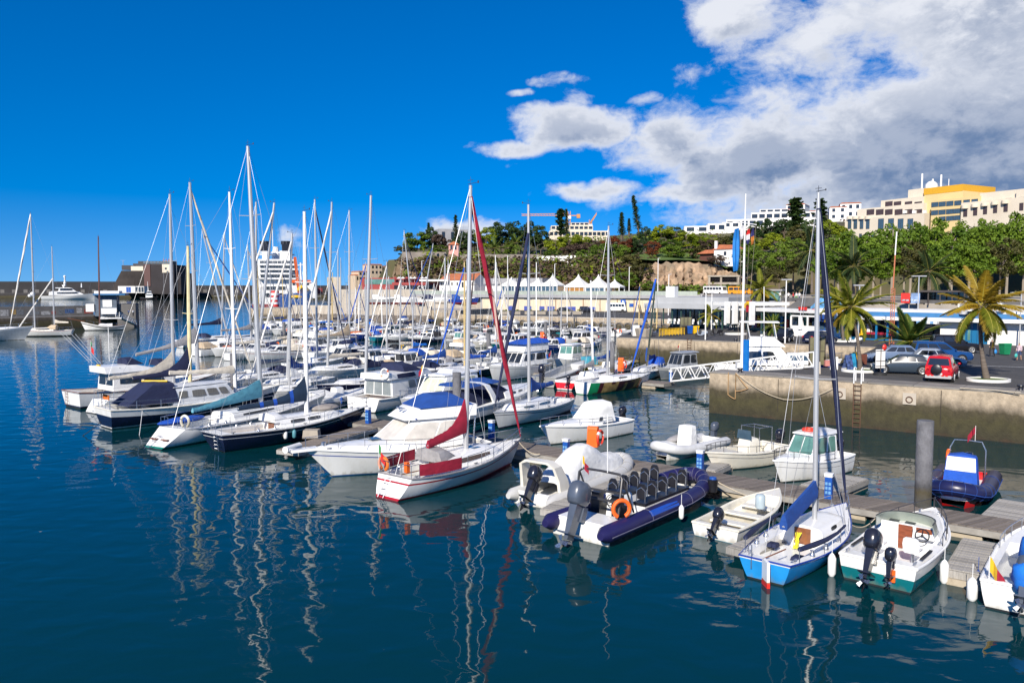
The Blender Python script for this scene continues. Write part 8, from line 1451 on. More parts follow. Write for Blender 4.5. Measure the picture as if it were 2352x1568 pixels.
# scrub on the slopes
rn=random.Random(21);vs=[];fs=[];mi=[]
def scrub(p,s,m,k=14):
    for _ in range(k):
        c=p+Vector((rn.gauss(0,s),rn.gauss(0,s),abs(rn.gauss(0,s*.6))));nn=Vector((rn.gauss(0,.6),rn.gauss(-.4,.6),1)).normalized();x=nn.orthogonal().normalized()*rn.uniform(.4,.95);x=Matrix.Rotation(rn.uniform(0,6),3,nn)@x;y=nn.cross(x);j=len(vs);vs.extend([tuple(c-x),tuple(c-y*.7),tuple(c+x),tuple(c+y*.7)]);fs.append((j,j+1,j+2,j+3));mi.append(m)
for i in range(950):
    s=rn.random();u=rn.random();px=915+590*s;bp_=D(px,lerp(700,675,s),lerp(318,304,s));tp_=D(px,596,lerp(338,322,s));p=bp_.lerp(tp_,u)+Vector((0,-1.0,.4));k=rn.choices((0,1,2,3),(1.4,4,4,.35))[0]
    if px>960 or rn.random()<.35:scrub(p,1.3,k)
for i in range(420):
    px=rn.uniform(1480,1720);p=D(px,rn.uniform(662,680),rn.uniform(288,297));scrub(p,1.0,rn.choice((0,0,1,2)))
for i in range(900):
    X0=rn.uniform(-40,330);Y0=fy(X0,rn.uniform(322,520));scrub(Vector((X0,Y0,hill_z(X0,Y0))),2.2,rn.choice((0,0,1,2,3)),12)
me=bpy.data.meshes.new('scrub');me.from_pydata(vs,[],fs);[me.materials.append(LEAF[k])for k in('mid','olive','brown','bright')];me.polygons.foreach_set('material_index',mi);tag(link('scrub',me),'low scrub and bushes covering the slopes',kind='stuff')
# ------------------------------------------------------------------ palms
PALMG=leafmat('palm_green',(.09,.125,.008),(.26,.25,.02));PALMY=leafmat('palm_yellow',(.22,.16,.012),(.42,.27,.02));PALMD=leafmat('date_palm_green',(.04,.085,.012),(.12,.17,.025));PALMK=leafmat('palm_dark',(.018,.04,.012),(.045,.07,.02));RACH=M('frond_stem',(.35,.30,.05),.6)
def frond_mesh(L,droop,mat,n=24,ll=.62,hang=.5,seed=0):
    rn=random.Random(seed);b=MB();pts=[]
    for i in range(13):u=i/12;a=lerp(0,droop,u**1.3);pts.append((Vector((pts[-1][0]))+Vector((0,cos(a),sin(-a)))*L/12,a)if pts else(Vector((0,0,0)),0))
    P=[p for p,a in pts];b.tube(P,[.035*(1-.8*i/12)for i in range(13)],5,1)
    for i in range(n):
        u=.12+.87*i/n;k=min(11,int(u*12));q=P[k].lerp(P[k+1],u*12-k);t=(P[k+1]-P[k]).normalized();up=Vector((1,0,0)).cross(t);ln=ll*sin(pi*min(1,.18+.8*u))**.7*rn.uniform(.85,1.1)
        for sd in(1,-1):
            d=(Vector((sd*1.0,0,0))+t*.75-Vector((0,0,hang*rn.uniform(.6,1.4)))+up*.15).normalized();w=t*.06*(L/2.6);m_=q+d*ln*.5+Vector((0,0,-.03));e=q+d*ln-Vector((0,0,ln*.18*hang));b.add([tuple(q-w*.4),tuple(q+w*.4),tuple(m_+w*.5),tuple(e),tuple(m_-w*.5)],[(0,1,2,3,4)],0)
    return b.mesh('frond',[mat,RACH],smooth=False)
FR={}
def palm(label,base,crown,R_,n,mats,lean=0,trunk=True,up=1.0,seed=1,thick=.17,name='palm_tree',ll=.62,group=None,hang=.5):
    rn=random.Random(seed);t=thing(name,label,'palm',tuple(base),0,group);c=crown-base
    if trunk:
        b=MB();pts=[];k=12
        for i in range(k+1):u=i/k;p=c*u;p+=Vector((lean*sin(pi*u),0,0));pts.append(p)
        b.tube(pts,[thick*(1.35-.5*min(1,u*3)if u<.33 else .85-.15*u)*(1.06 if int(u*24)%2 else .95)for u in[i/k for i in range(k+1)]],9);b.build('trunk',M('palm_bark',(.13,.105,.085),.95,0,.35,3,stretch=(.4,.4,5)),t)
        b=MB();
        for i in range(16):a=i*2.4;r_=thick*1.2;z=-.5+.04*i;b.tube([c+Vector((cos(a)*r_*.5,sin(a)*r_*.5,z)),c+Vector((cos(a)*r_*2.2,sin(a)*r_*2.2,z+.25))],[.06,.03],4)
        b.build('leaf_bases',M('palm_fibre',(.30,.23,.15),.95),t)
    for i in range(n):
        u=(i+.5)/n;el=lerp(1.35,-.6,u**.8)*up+rn.uniform(-.22,.22);a=i*2.39996+rn.uniform(-.45,.45);dr=lerp(.5,1.35,u)+rn.uniform(-.15,.25);mt=mats[0]if u<.66 or len(mats)<2 else mats[rn.randrange(len(mats))];key=(round(R_,1),int(dr*3),mt.name,ll)
        if key not in FR:FR[key]=frond_mesh(R_,int(dr*3)/3,mt,46,ll,hang,i)
        o=link('frond',FR[key],t,tuple(c));o.rotation_euler=(el,0,a);o.scale=(1,rn.uniform(.68,1.12),1)
    return t
p0=W(1976,852,QZ);palm('tall coconut palm leaning beside the white sign, nearest the blue furled sail',p0,D(1955,706,p0.y),3.2,40,[PALMG,PALMY,PALMG],.15,seed=3,group='coconut palms on the quay')
p0=W(2267,873,QZ);palm('tall coconut palm with yellow fronds beside the red car',p0,D(2255,703,p0.y),3.3,34,[PALMY,PALMG,PALMY],-.25,seed=5,thick=.2,group='coconut palms on the quay',ll=.75)
p0=W(1937,783,QZ);palm('leaning palm trunk behind the closed parasol',p0,D(1921,690,p0.y),3.0,22,[PALMG,PALMY],.2,seed=7,group='coconut palms on the quay')
p0=W(1757,745,QZ);palm('coconut palm standing before the glass kiosk',p0,D(1748,664,p0.y),4.2,24,[PALMG,PALMY],-.2,seed=9,group='coconut palms on the quay',ll=.9)
p0=W(1626,757,QZ);palm('young small palm beside the parked scooters',p0,D(1631,722,p0.y),2.6,11,[PALMG,PALMY],.05,seed=11,thick=.13,group='coconut palms on the quay')
p0=W(2090,803,QZ);palm('stemless date palm between the parked cars and the restaurant',p0,p0+Vector((0,0,.8)),4.3,48,[PALMD],0,False,1.0,13,name='date_palm',ll=.8,hang=.2)
p0=W(1774,777,QZ);palm('short fan shaped palm behind the sport fishing yacht',p0,p0+Vector((0,0,1.5)),2.5,26,[PALMD],0,True,1.0,15,.3,name='date_palm',ll=.5,hang=.1)
for i,(px,yb,yc,Yd,R_,lb)in enumerate(((1136,592,570,345,6,'small park palm above the ramp lamps'),(1184,592,558,346,6.5,'park palm beside the small green tree'),(1960,680,612,172,6.5,'dark date palm under the broad trees behind the leaning palm'),(2133,684,622,165,7,'dark date palm under the broad trees behind the bus shelter'),(1865,672,575,225,8,'tall dark date palm behind the blue furled sail'))):b_=D(px,yb,Yd);palm(lb,b_,D(px,yc,Yd),R_,20,[PALMK if i>1 else PALMD],0,True,1,20+i,.35,'date_palm',ll=1.3,hang=.4)
def kerbring(label,px,py,r_):
    p=W(px,py,QZ);t=thing('planting_ring',label,'planter',(p.x,p.y,QZ));b=MB();b.loft([[(r_*q*cos(a),r_*q*.8*sin(a),z)for a in[2*pi*k/20 for k in range(20)]]for q,z in((1,.005),(1,.2),(.88,.2),(.88,.1))],0);b.build('kerb',WALLW,t);b=MB();b.prism([(r_*.88*cos(2*pi*k/20),r_*.7*sin(2*pi*k/20))for k in range(20)],.01,.13);b.build('turf',LAWN,t,smooth=False)
kerbring('white kerbed turf ring round the leaning palm by the ladder',1976,853,1.5);kerbring('white kerbed turf ring round the palm beside the red car',2270,875,1.5);kerbring('white kerbed turf ring round the palm by the parasol',1937,784,1.7);kerbring('empty kerbed island near the scooters',1690,768,1.6)
# ================================================================== QUAY FURNITURE
def lamp(label,px,yt,yb,arm=1,z=QZ,Yd=None,r_=.09,mat=None,name='street_lamp',double=True):
    p=D(px,yb,Yd)if Yd else W(px,yb,z);H=D(px,yt,p.y).z-p.z;t=thing(name,label,'street lamp',tuple(p),0,'lamp posts');b=MB();b.tube([(0,0,0),(0,0,H)],[r_,r_*.7],8);b.build('post',mat or WPAINT,t)
    if arm:b=MB();L=.05*H*1.6*arm;b.box(-L if double else 0,L,-.15,.15,H-.06,H+.06);b.build('lamp_head',M('lamp_grey',(.4,.4,.42),.4),t,smooth=False)
lamp('white lamp post between the parked black car and shops',1803,642,788);lamp('tall white post at the front corner of the far quay',1637-17,671,780,0);lamp('thin white post behind the scooters',1634,672,757,.8);lamp('slim lamp with round head by the small palm',1611,675,734,.8);lamp('lamp post beside the leaning coconut palm',1970,655,812,1.1,mat=ALU);lamp('lamp post before the restaurant awning',2106,634,780,1.4,mat=ALU)
for i,(px,yt,yb,Yd,lb)in enumerate(((969.5,599,690,262,'white lamp post below the headland'),(1166,587,680,243,'white lamp post at the pavilion end of the tents'),(1274,606,680,246,'white lamp post behind the tall fourth tent'),(1444.7,613,690,246,'white lamp post at the rock face'),(1510.7,593,680,240,'tall white lamp post at the terrace end'),(1535,630,735,195,'thin white post before the grey restaurant'))):lamp(lb,px,yt,yb,.7,Yd=Yd,r_=.13,double=False)
lamp('lamp post with white cross arm at the right edge',2341,672,795,2.4,mat=ALU)
for i,px in enumerate((285,498,690,705)):lamp('thin lamp post on the breakwater, number %s'%ordn[i],px,632 if i else 598,672,.9,Yd=735,r_=.3,mat=ALU)
# flagpole
p=W(1703,846,QZ);t=thing('flagpole','tall white flagpole with cross yard and four flags at the quay corner','flagpole',tuple(p));H=D(1713,445,p.y);tp=H-p;b=MB();b.tube([(0,0,.5),tp*.5,tp],[.13,.10,.05],10);b.build('pole',WPAINT,t);b=MB();b.box(-.45,.45,-.35,.35,0,.52,0,.03,.03);b.build('base_block',WALLW,t);q=D(1713,513,p.y)-p;b=MB();b.tube([q+Vector((-.95,0,.15)),q+Vector((.9,0,-.12))],.04,6);b.build('yard',WPAINT,t)
b=MB();[b.tube([q+Vector((x,0,0)),Vector((x*.3,-.1,1.2))],.01,3)for x in(-.9,-.45,.35,.85)];b.build('halyards',ROPE,t)
def hang(xc,y0,y1,w,mats,name='flag'):
    a=D(xc,y0,p.y)-p;c=D(xc,y1,p.y)-p;b=MB();n=14;rings=[]
    for i in range(n+1):u=i/n;z=lerp(a.z,c.z,u);ww=w*(.25+.75*sin(pi*min(1,.12+.75*u))**.8);rings.append([(a.x+ww*(k/6-.5),-.15+.09*sin(k*2.1+u*2),z+.12*(k/6))for k in range(7)])
    o=len(b.v);b.loft(rings,0,False);b.m=[min(len(mats)-1,int((k//6)/n*len(mats)))for k in range(len(b.f))];b.build(name,mats,t)
hang(1691,527,624,.62,[M('flag_azure',(.01,.17,.48),.7)]);hang(1704,519,551,.30,[M('flag_white',(.6,.6,.62),.7)]);hang(1718,528,562,.32,[M('flag_red'),M('flag_white'),M('flag_navy',(.03,.03,.14),.7)]);hang(1728,526,563,.26,[M('flag_navy'),M('flag_orange',(.5,.18,.03),.7)])
pp=W(1713,854,QZ);b=MB();b.box(-.09,.09,-.25,.25,0,2.6);tag(b.build('sign_post',M('sign_blue',(.01,.16,.5),.4),None,tuple(pp),.5,smooth=False),'narrow bright blue upright sign beside the flagpole','sign')
# gangways
def gangway(label,A,Bp,w=1.3,h=1.15,n=9):
    d=Bp-A;L=d.length;t=thing('gangway',label,'gangway',tuple(A),0,'white truss gangways');d2=Vector((d.x,d.y,0)).normalized();nn=Vector((-d2.y,d2.x,0));b=MB();[b.add([tuple(nn*-w/2),tuple(d-nn*w/2),tuple(d+nn*w/2),tuple(nn*w/2)]+[tuple(nn*-w/2+Vector((0,0,-.08))),tuple(d-nn*w/2+Vector((0,0,-.08))),tuple(d+nn*w/2+Vector((0,0,-.08))),tuple(nn*w/2+Vector((0,0,-.08)))],[(0,1,2,3),(7,6,5,4),(0,4,5,1),(1,5,6,2),(2,6,7,3),(3,7,4,0)])];b.build('walkway',M('alloy_tread',(.42,.42,.4),.6,.2),t,smooth=False)
    for sd in(1,-1):
        b=MB();o=nn*sd*w/2;up=Vector((0,0,h));b.beam(o,d+o,.12,.16);b.beam(o+up,d+o+up,.10,.10)
        for i in range(n):a,c=d*(i/n),d*((i+1)/n);m_=(a+c)/2;b.beam(o+a,o+m_+up,.07,.07);b.beam(o+m_+up,o+c,.07,.07)
        b.beam(o,o+up,.08,.08);b.beam(o+d,o+d+up,.08,.08);b.build('truss',WPAINT,t,smooth=False)
gangway('long white truss gangway from the second walkway up to the quay beside the fishing yacht',W(1552,874,.75),W(1856,843,3.35),1.4,1.25,9);gangway('small white truss gangway behind the yellow barriers',W(1655,766,1.2),W(1732,751,3.3),1.4,1.2,8)
def gate(label,px,pyb,wpx,h):
    q=W(px,pyb,QZ);w=wpx/FP*q.y;t=thing('glass_gate',label,'gate',tuple(q),0,'tall glass gates to the gangways');
    for i in range(3):b=MB();x0,x1=-w/2+w*i/3+.04,-w/2+w*(i+1)/3-.04;b.box(x0,x1,-.02,.02,.1,h);b.build('pane',M('smoked_glass',(.16,.15,.09),.15,0,.3,1),t,smooth=False)
    b=MB();[b.box(-w/2+w*i/3-.04,-w/2+w*i/3+.04,-.06,.06,0,h+.1)for i in range(4)];b.box(-w/2,w/2,-.055,.055,h*.5,h*.5+.06);b.build('frame',FRAMED,t,smooth=False)
gate('tall smoked glass gate at the top of the long gangway',1876,840,36,2.5);gate('tall smoked glass gate beside the yellow barriers',1575,766,26,2.4)
def crate(name,label,cat,px,pyb,w,d_,h,mat,z=QZ,tx=0.0,rz=0,group=None):o=MB().box(-w/2,w/2,-d_/2,d_/2,0,h,0,tx,tx).build(name,mat,None,tuple(W(px,pyb,z)),rz,smooth=False);return tag(o,label,cat,group)
crate('meter_cabinet','white metal cabinet on the quay beyond the blue furled sail','cabinet',1915,848,.6,.5,1.05,WALLW,rz=-.3);crate('stone_bollard','pale square stone post at the end of the mole','bollard',1879,858,.3,.3,.95,CONCL,tx=.03);crate('rust_box','rusty brown box behind the leaning palm','box',1981,836,.55,.5,.9,M('rust',(.12,.035,.02),.9))
for i,(px,m,lb)in enumerate(((1948,M('poster_dark',(.05,.08,.2),.5,0,.9,4),'dark poster A board by the leaning palm'),(1958,M('poster_cyan',(.02,.22,.4),.5,0,.5,3),'cyan poster A board by the leaning palm'),(1965,YEL,'yellow A board half behind the palm trunk'))):q=W(px,851-i*4,QZ);b=MB();b.add([(-.3,-.35,0),(.3,-.35,0),(.3,0,1.3),(-.3,0,1.3),(-.3,-.3,0),(.3,-.3,0),(.3,.05,1.3),(-.3,.05,1.3)],[(0,1,2,3),(7,6,5,4),(0,3,7,4),(1,5,6,2),(3,2,6,7)]);b.add([(-.3,.4,0),(.3,.4,0),(.3,.06,1.28),(-.3,.06,1.28)],[(3,2,1,0)]);tag(b.build('poster_board',m,None,tuple(q),.3,smooth=False),lb,'sign board')
q=W(2021,861,QZ);t=thing('sign_board','back of a white gridded sign board on a round foot before the grey car','sign',tuple(q),.25);b=MB();b.box(-.42,.42,-.02,.03,.55,2.0);b.build('panel',WALLW,t,smooth=False);b=MB();b.tube([(0,-.05,.1),(0,-.05,2.0)],.03,6);[b.beam((-.42,-.04,z),(.42,-.04,z),.03,.03)for z in(.7,1.1,1.9)];b.build('frame',FRAMED,t);b=MB();b.lathe([(.5,0),(.5,.16),(.35,.2)],16);b.build('foot',RUB,t);b=MB();b.ball((.35,0,2.15),(.2,.12,.25),8,6);b.build('cap',REDP,t)
for i,(px,py,m,lb)in enumerate(((1583,767,PEDB,'blue wheeled bin beside the yellow one'),(1597,767,YEL,'yellow wheeled bin beside the glass gate'),(1574,767,BLK,'dark wheeled bin beside the blue one'),(2308,815,M('bin_green',(.01,.2,.08),.5),'green litter bin near the walking couple'))):
    q=W(px,py,QZ);t=thing('wheeled_bin',lb,'bin',tuple(q),.2,'bins on the quay');b=MB();b.loft([[(x*s,y*s,z)for x,y in((-.42,-.36),(.42,-.36),(.42,.36),(-.42,.36))]for z,s in((.08,.8),(1.0,1.0),(1.02,1.05))],0,True,True,True);b.build('body',m,t,smooth=False);b=MB();b.side([(-.42,1.03),(.42,1.03),(.38,1.16),(-.3,1.2)],-.46,.46);b.build('lid',m,t,smooth=False)
for i in range(6):
    q=W(1526+i*7,773-i*.5,QZ);t=thing('barrier','yellow crowd barrier stacked by the glass gate, %s of the row'%ordn[i],'barrier',tuple(q),.7,'yellow crowd barriers');b=MB();b.tube([(-1.1,0,.1),(-1.1,0,1.1),(1.1,0,1.1),(1.1,0,.1)],.04,5);b.tube([(-1.1,0,.25),(1.1,0,.25)],.03,4);[b.tube([(-1.1+k*.2,0,.25),(-1.1+k*.2,0,1.1)],.02,4)for k in range(1,11)];b.build('frame',YEL,t)
q=W(1480,773,QZ);t=thing('potted_tree','bare pollarded tree in a big stone pot on the quay corner','tree',tuple(q));b=MB();b.lathe([(1.1,0),(1.35,1.1),(1.3,1.15),(1.1,1.0)],8);b.build('pot',CONC,t,smooth=False);b=MB();b.tube([(0,0,.9),(.1,0,2.0),(0,0,3.1)],[.35,.26,.3],8);[b.tube([(0,0,2.9),(cos(a)*.7,sin(a)*.5,3.4),(cos(a)*1.0,sin(a)*.7,4.4)],[.16,.10,.05],6)for a in(0,1.3,2.6,3.9,5.2)];b.build('trunk',BARK,t)
crate('kiosk','tiny white kiosk beside the stone pot','kiosk',1460,771,.9,.9,1.5,WALLW);crate('ice_box','pink topped fish box behind the white cabinet','box',1903,840,.8,.6,.5,M('pink_plastic',(.5,.2,.18),.6))
def bollard(label,px,py,z):b=MB();b.lathe([(.22,0),(.16,.1),(.15,.3),(.24,.36),(.22,.44),(.05,.46)],12);tag(b.build('bollard',BLK,None,tuple(W(px,py,z))),label,'bollard','iron bollards')
bollard('black iron bollard wound with ropes at the quay corner',1708-8,858,QZ);bollard('black iron bollard at the right picture edge',2344,899,QZ);bollard('small iron bollard at the far quay edge',1690,786,QZ)
# ropes over the quay wall, tyre rings, ladders
q=[mA+dirAB*s-nAB*.12 for s in(0.6,1.6,2.2,3.2,4.2)]
rope('tangle of ochre rope hanging from the quay corner bollard',[Vector((q[1].x,q[1].y,3.35)),Vector((q[1].x,q[1].y,1.6)),Vector((q[2].x,q[2].y,1.3)),Vector((q[2].x,q[2].y,3.3)),Vector((q[2].x,q[2].y,1.9)),Vector((q[3].x,q[3].y,2.2)),Vector((q[2].x,q[2].y,3.34))],.035,M('ochre_rope',(.42,.26,.12),.9),.05)
rope('long slack rope from quay corner along the wall',[Vector((q[2].x,q[2].y,3.35)),Vector((mA+dirAB*6-nAB*.2)[:2]+(1.6,)),Vector((mA+dirAB*9.5-nAB*.2)[:2]+(2.7,))],.025,None,.3);rope('dark line hanging into the water at the quay corner',[Vector((mA-dirAB*.1).to_tuple()[:2]+(3.2,)),Vector((mA-dirAB*1.2-nAB*.6).to_tuple()[:2]+(0,))],.02,RUB,.1);rope('thick rope draped from far quay into the basin',[W(1684,786,3.2),W(1730,826,.6)],.04,M('ochre_rope'),.4);rope('pale rope lying along the quay kerb',[W(2205,891,3.34),W(2260,894,3.34),W(2345,901,3.34)],.03,None,.0)
def wall_ladder(label,px,py,org,dr,nn,mat,top):
    s=(W(px,py,QZ)-org).dot(dr);b0=org+dr*s-nn*.10;t=thing('wall_ladder',label,'ladder',(b0.x,b0.y,QZ),atan2(dr.y,dr.x),'quay wall ladders');b=MB();[b.tube([(x,0,-3.4),(x,0,-.05)],.035,6)for x in(-.25,.25)];b.build('side_rails',mat[1],t);b=MB();[b.tube([(x,0,-.05),(x,0,0.3),(x,0,top),(x,.25,top+.1),(x,.5,top-.1),(x,.5,.1)],.045,6)for x in(-.25,.25)];b.build('hand_rails',mat[0],t);[MB().tube([(-.25,0,-.2-i*.33),(.25,0,-.2-i*.33)],.025,5).build('rung',mat[1],t)for i in range(10)]
RUST=M('rusty_iron',(.10,.05,.03),.9);wall_ladder('white topped iron ladder on the front quay wall',1976,877,mA,dirAB,nAB,(WPAINT,RUST),1.0);fd=(farR-farL).normalized();wall_ladder('rusty ladder on the far quay wall',1580,783,farL,fd,Vector((-fd.y,fd.x,0)),(RUST,RUST),.1)
for px,py,lb in((2068,898,'iron mooring ring in a pale wall plate on the front quay wall'),(1908,884,'iron mooring ring beside the ladder on the front quay wall')):s=(W(px,py,QZ)-mA).dot(dirAB);o=mA+dirAB*s-nAB*.05;t=thing('mooring_ring',lb,'mooring ring',(o.x,o.y,2.35),atan2(dirAB.y,dirAB.x),'mooring rings');b=MB();b.box(-.42,.42,-.04,.06,-.4,.4);b.build('plate',CONCL,t,smooth=False);MB().ring((0,-.09,-.05),.2,.035,'y',14,6).build('ring',RUST,t)
# joints cut in the wall faces
for org,dr,nn,Lw in((mA,dirAB,nAB,60),(farL,fd,Vector((-fd.y,fd.x,0)),30)):
    k=int(Lw/5.5)
    for i in range(1,k):o=org+dr*(i*5.5)-nn*.012;b=MB();b.box(-.02,.02,-.01,.05,-2.6,-.12);tag(b.build('wall_joint',M('joint_dark',(.03,.025,.02),.9),None,(o.x,o.y,QZ),atan2(dr.y,dr.x),smooth=False),kind='structure')
# lattice mast
q=W(2047,800,QZ);t=thing('lattice_mast','slender orange lattice radio mast with white tip behind the date palm','mast',tuple(q));H=D(2053,532,q.y).z-QZ;OR_=M('faded_orange',(.50,.17,.08),.6);b=MB();hh=H*.52
for i in range(3):a=2*pi*i/3;b.beam((.28*cos(a),.28*sin(a),0),(.2*cos(a),.2*sin(a),hh),.05,.05)
for j in range(22):
    for i in range(3):a,c=2*pi*i/3,2*pi*(i+1)/3;z0,z1=hh*j/22,hh*(j+1)/22;b.beam((.25*cos(a),.25*sin(a),z0),(.25*cos(c),.25*sin(c),z1),.03,.03)
b.build('lattice',OR_,t);b=MB();b.tube([(0,0,hh),(.1,0,H*.8)],.07,6);b.build('pole',OR_,t);b=MB();b.tube([(.1,0,H*.8),(.2,0,H)],.07,6);b.build('tip',WPAINT,t)
# ================================================================== CARS
def hdg(x,y):return atan2(-x,y)
CP=dict(rough=.16,coat=.1,var=.04,spec=.3)
car('red off roader seen from behind with its spare wheel under a black cover',(31.8,58.6,QZ),hdg(1.7,2.4),4.3,1.85,1.85,M('car_red',(.42,.008,.015),**CP),'suv',grey_low=M('car_silver_trim',(.4,.4,.4),.4));r=bpy.data.objects[[o.name for o in COL.objects if o.get('category')=='car'][-1]];b=MB();b.tube([(-.1,-2.17,.95),(-.1,-2.36,.95)],.36,18);b.tube([(-.1,-2.36,.95),(-.1,-2.40,.95)],[.36,.30],18);b.build('spare_wheel',BLK,r)
for x in(-.62,-.38,.30,.54):b=MB();b.box(x-.09,x+.09,-2.20,-2.16,.46,.54);b.build('reflector',REDP,r,smooth=False)
car('dark grey blue hatchback nearest the sign board',(30.95,63.0,QZ),hdg(-2.3,.9),4.5,1.85,1.5,M('car_slate',(.035,.050,.07),**CP));car('deep blue off roader parked before the blue doors',(39.2,72.6,QZ),hdg(1,-.22),5.0,1.95,1.85,M('car_blue',(.01,.05,.17),**CP),'suv');car('silver hatchback squeezed between grey and blue cars',(36.6,68.2,QZ),hdg(.97,-.3),4.2,1.8,1.55,M('car_silver',(.30,.34,.40),rough=.3,metal=.2,coat=.5,var=.04));car('steel blue wagon behind the date palm fronds',(34.6,72.2,QZ),hdg(-1,.3),4.4,1.8,1.55,M('car_steel',(.12,.17,.27),**CP));car('black off roader behind the blue one',(46.5,83.5,QZ),hdg(1,-.25),4.7,1.9,1.8,M('car_black',(.012,.012,.015),**CP),'suv')
car('black people carrier facing the sport fishing yacht',(34.0,99.5,QZ),hdg(-.5,-.85),4.4,1.8,1.65,M('car_black'),'suv');car('navy hatchback behind the smoked glass gate',(37.6,97.0,QZ),hdg(.9,.4),4.2,1.8,1.5,M('car_navy',(.015,.02,.05),**CP))
car('black estate parked along the cream wall',(W(1297,718,QZ).x,213,QZ),hdg(1,-.1),4.6,1.85,1.5,M('car_black'));car('black off roader by the planters under the cream wall',(W(1347,719,QZ).x,209,QZ),hdg(1,-.1),4.4,1.85,1.8,M('car_black'),'suv')
def van(label,pos,rz,L,w,h,m,name='van',cat='van',wins=6):
    t=thing(name,label,cat,tuple(pos),rz);H=House(-L/2,L/2,.4,h,w/2,w/2*.94,L*.08,.02,.02,.06);b=MB();H.body(b);o=b.build('body',m,t,angle=60);[H.side_win(q:=MB(),.04+.92*i/wins,.04+.92*(i+.88)/wins,.5,.86,sd)and q.build('window',GLASS,o)for i in range(wins)for sd in(1,-1)];H.end_win(q:=MB(),-.85,.85,.45,.9,True);q.build('windscreen',GLASS,o);H.end_win(q:=MB(),-.8,.8,.5,.88,False);q.build('rear_window',GLASS,o)
    for sy in(-.32,.32):
        for sd in(1,-1):b=MB();b.tube([(sd*(w/2-.2),sy*L,.42),(sd*(w/2+.01),sy*L,.42)],.42,14);b.build('wheel',RUB,t)
van('white minibus parked before the cream wall',(W(1393,711,QZ).x,222,QZ),hdg(1,-.15),5.6,2.0,2.5,WPAINT);van('white touring coach waiting beside the tunnel frame',(D(1643,675,284).x,284,UZ),hdg(.6,-.8),9,2.5,2.9,WPAINT,'coach','bus');van('orange open top bus behind the flagpole',(D(1701,676,270).x,270,UZ),hdg(.8,-.6),8,2.4,2.8,M('bus_orange',(.62,.25,.01),.4),'bus','bus',4)
def scooter(label,px,py,rz,m):
    t=thing('scooter',label,'scooter',tuple(W(px,py,QZ)),rz,'parked scooters');[MB().ring((0,y,.28),.22,.07,'x',14,6).build('wheel',RUB,t)for y in(-.6,.62)];b=MB();b.loft([[(sx*w,y,z)for sx,z in((-1,zb),(1,zb),(1,zt),(-1,zt))]for y,w,zb,zt in((-.85,.1,.55,.78),(-.4,.18,.35,.82),(-.1,.17,.22,.75),(.05,.16,.2,.3),(.38,.16,.2,.32),(.5,.18,.3,1.0),(.6,.1,.5,1.0))],0,True,True,True);b.build('body',m,t);b=MB();b.box(-.15,.15,-.75,-.02,.80,.90,0,.03,.03);b.build('seat',BLK,t);b=MB();b.tube([(0,.62,.3),(0,.5,1.02)],.03,6);b.tube([(-.33,.42,1.05),(0,.5,1.02),(.33,.42,1.05)],.025,6);b.build('handlebar',BLK,t);b=MB();b.box(-.17,.17,.5,.56,1.0,1.4,0,.04);b.build('windshield',GLASSB,t)
scooter('silver scooter on the far quay near the young palm',1611,773,1.2,M('car_silver'));scooter('black scooter beside the silver one',1646,770,1.5,M('car_black'));scooter('black and white striped scooter behind the palm trunk',1963,789,.9,WPAINT);scooter('white scooter before the black people carrier',1755,786,.4,WPAINT)
# planters along the far road
for i,px in enumerate((1160,1185,1215,1243,1270,1300,1325)):q=W(px,722,QZ);t=thing('planter','grey planter of yellow green plants by the far road, %s from the ramp'%ordn[i],'planter',tuple(q),0,'planters along the far road');b=MB();b.box(-1.1,1.1,-.4,.4,0,.8);b.build('box',CONC,t,smooth=False);c=link('plant',crown_mesh('bright',1,400,.2,10),t,(0,0,1.0));c.scale=(1.0,.4,.5)
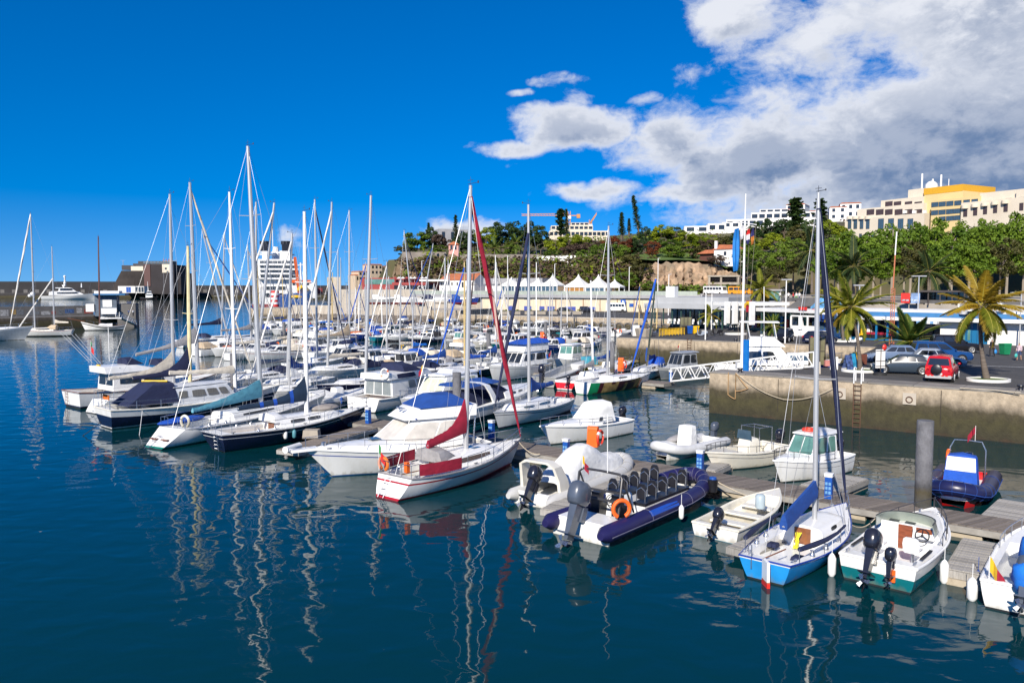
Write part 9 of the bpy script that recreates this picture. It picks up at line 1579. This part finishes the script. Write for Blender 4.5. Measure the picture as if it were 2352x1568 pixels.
# ================================================================== PEOPLE
cm=lambda n,c:M('cloth_'+n,c,.85)
WHT,RD,BLK_,DNM,PNK,GRN=cm('white',(.6,.6,.6)),cm('red',(.5,.03,.03)),cm('black',(.02,.02,.025)),cm('denim',(.04,.07,.16)),cm('pale_pink',(.55,.42,.46)),cm('green',(.05,.3,.06));HD,HB,HG=cm('dark_hair',(.02,.013,.01)),cm('brown_hair',(.10,.05,.025)),cm('grey_hair',(.3,.3,.3))
o=person('person in dark jacket and cap carrying a blue bag across the car park',W(2278,819,QZ),2.0,1.75,BLK_,BLK_,HG,'walk');b=MB();b.ball((0,0,.2),(.16,.1,.22),8,6);b.tube([(0,0,.4),(0,.05,.62)],.01,4);tag(b.build('bag',M('bag_blue',(.02,.22,.55),.6),None,(o.location.x+.32,o.location.y-.05,QZ+.3)),'blue bag held by the person in dark jacket','bag')
o=person('person in pale pink top and denim shorts with a turquoise bag',W(2340,828,QZ),2.2,1.68,PNK,DNM,HB,'walk',True);b=MB();b.ball((0,0,.2),(.15,.1,.2),8,6);b.tube([(0,0,.38),(0,.05,.6)],.01,4);tag(b.build('bag',M('bag_turq',(.05,.4,.36),.6),None,(o.location.x-.3,o.location.y-.05,QZ+.28)),'turquoise bag held by the person in pale pink','bag')
for i,(px,s,tr,lb)in enumerate(((1811,WHT,BLK_,'person in white top first of the promenade group'),(1822,RD,BLK_,'person in red top walking in the promenade group'),(1829,WHT,GRN,'person in white top and green trousers in the promenade group'),(1836,WHT,DNM,'person in white top and jeans last of the promenade group'),(1746,RD,DNM,'person in red top beside the orange bus'),(1791,WHT,DNM,'person in white top near the glass kiosk'))):Yd=148 if i<4 or i==5 else 250;q=D(px,680,Yd);person(lb,(q.x,Yd,UZ),i*1.1,1.7,s,tr,(HD,HB)[i%2],'walk')
person('person in grey shirt and red trousers standing on the farthest walkway',a3+AX*13+Vector((0,0,.54)),2.6,1.75,WHT,RD,HD);person('person in dark jacket beside the far orange lifebuoy box',a3+AX*5.5+Vector((0,0,.54)),1.0,1.7,BLK_,BLK_,HD)
for i,(px,s)in enumerate(((296,DNM),(306,WHT))):q=W(px,726,2.8);person('person in %s top standing on the left pier'%('blue','white')[i],q,i,1.75,s,BLK_,HB)
gangway('dark gangway from the left pier down to its float',W(270,727,2.8),W(310,746,.5),1.2,1.1,7)
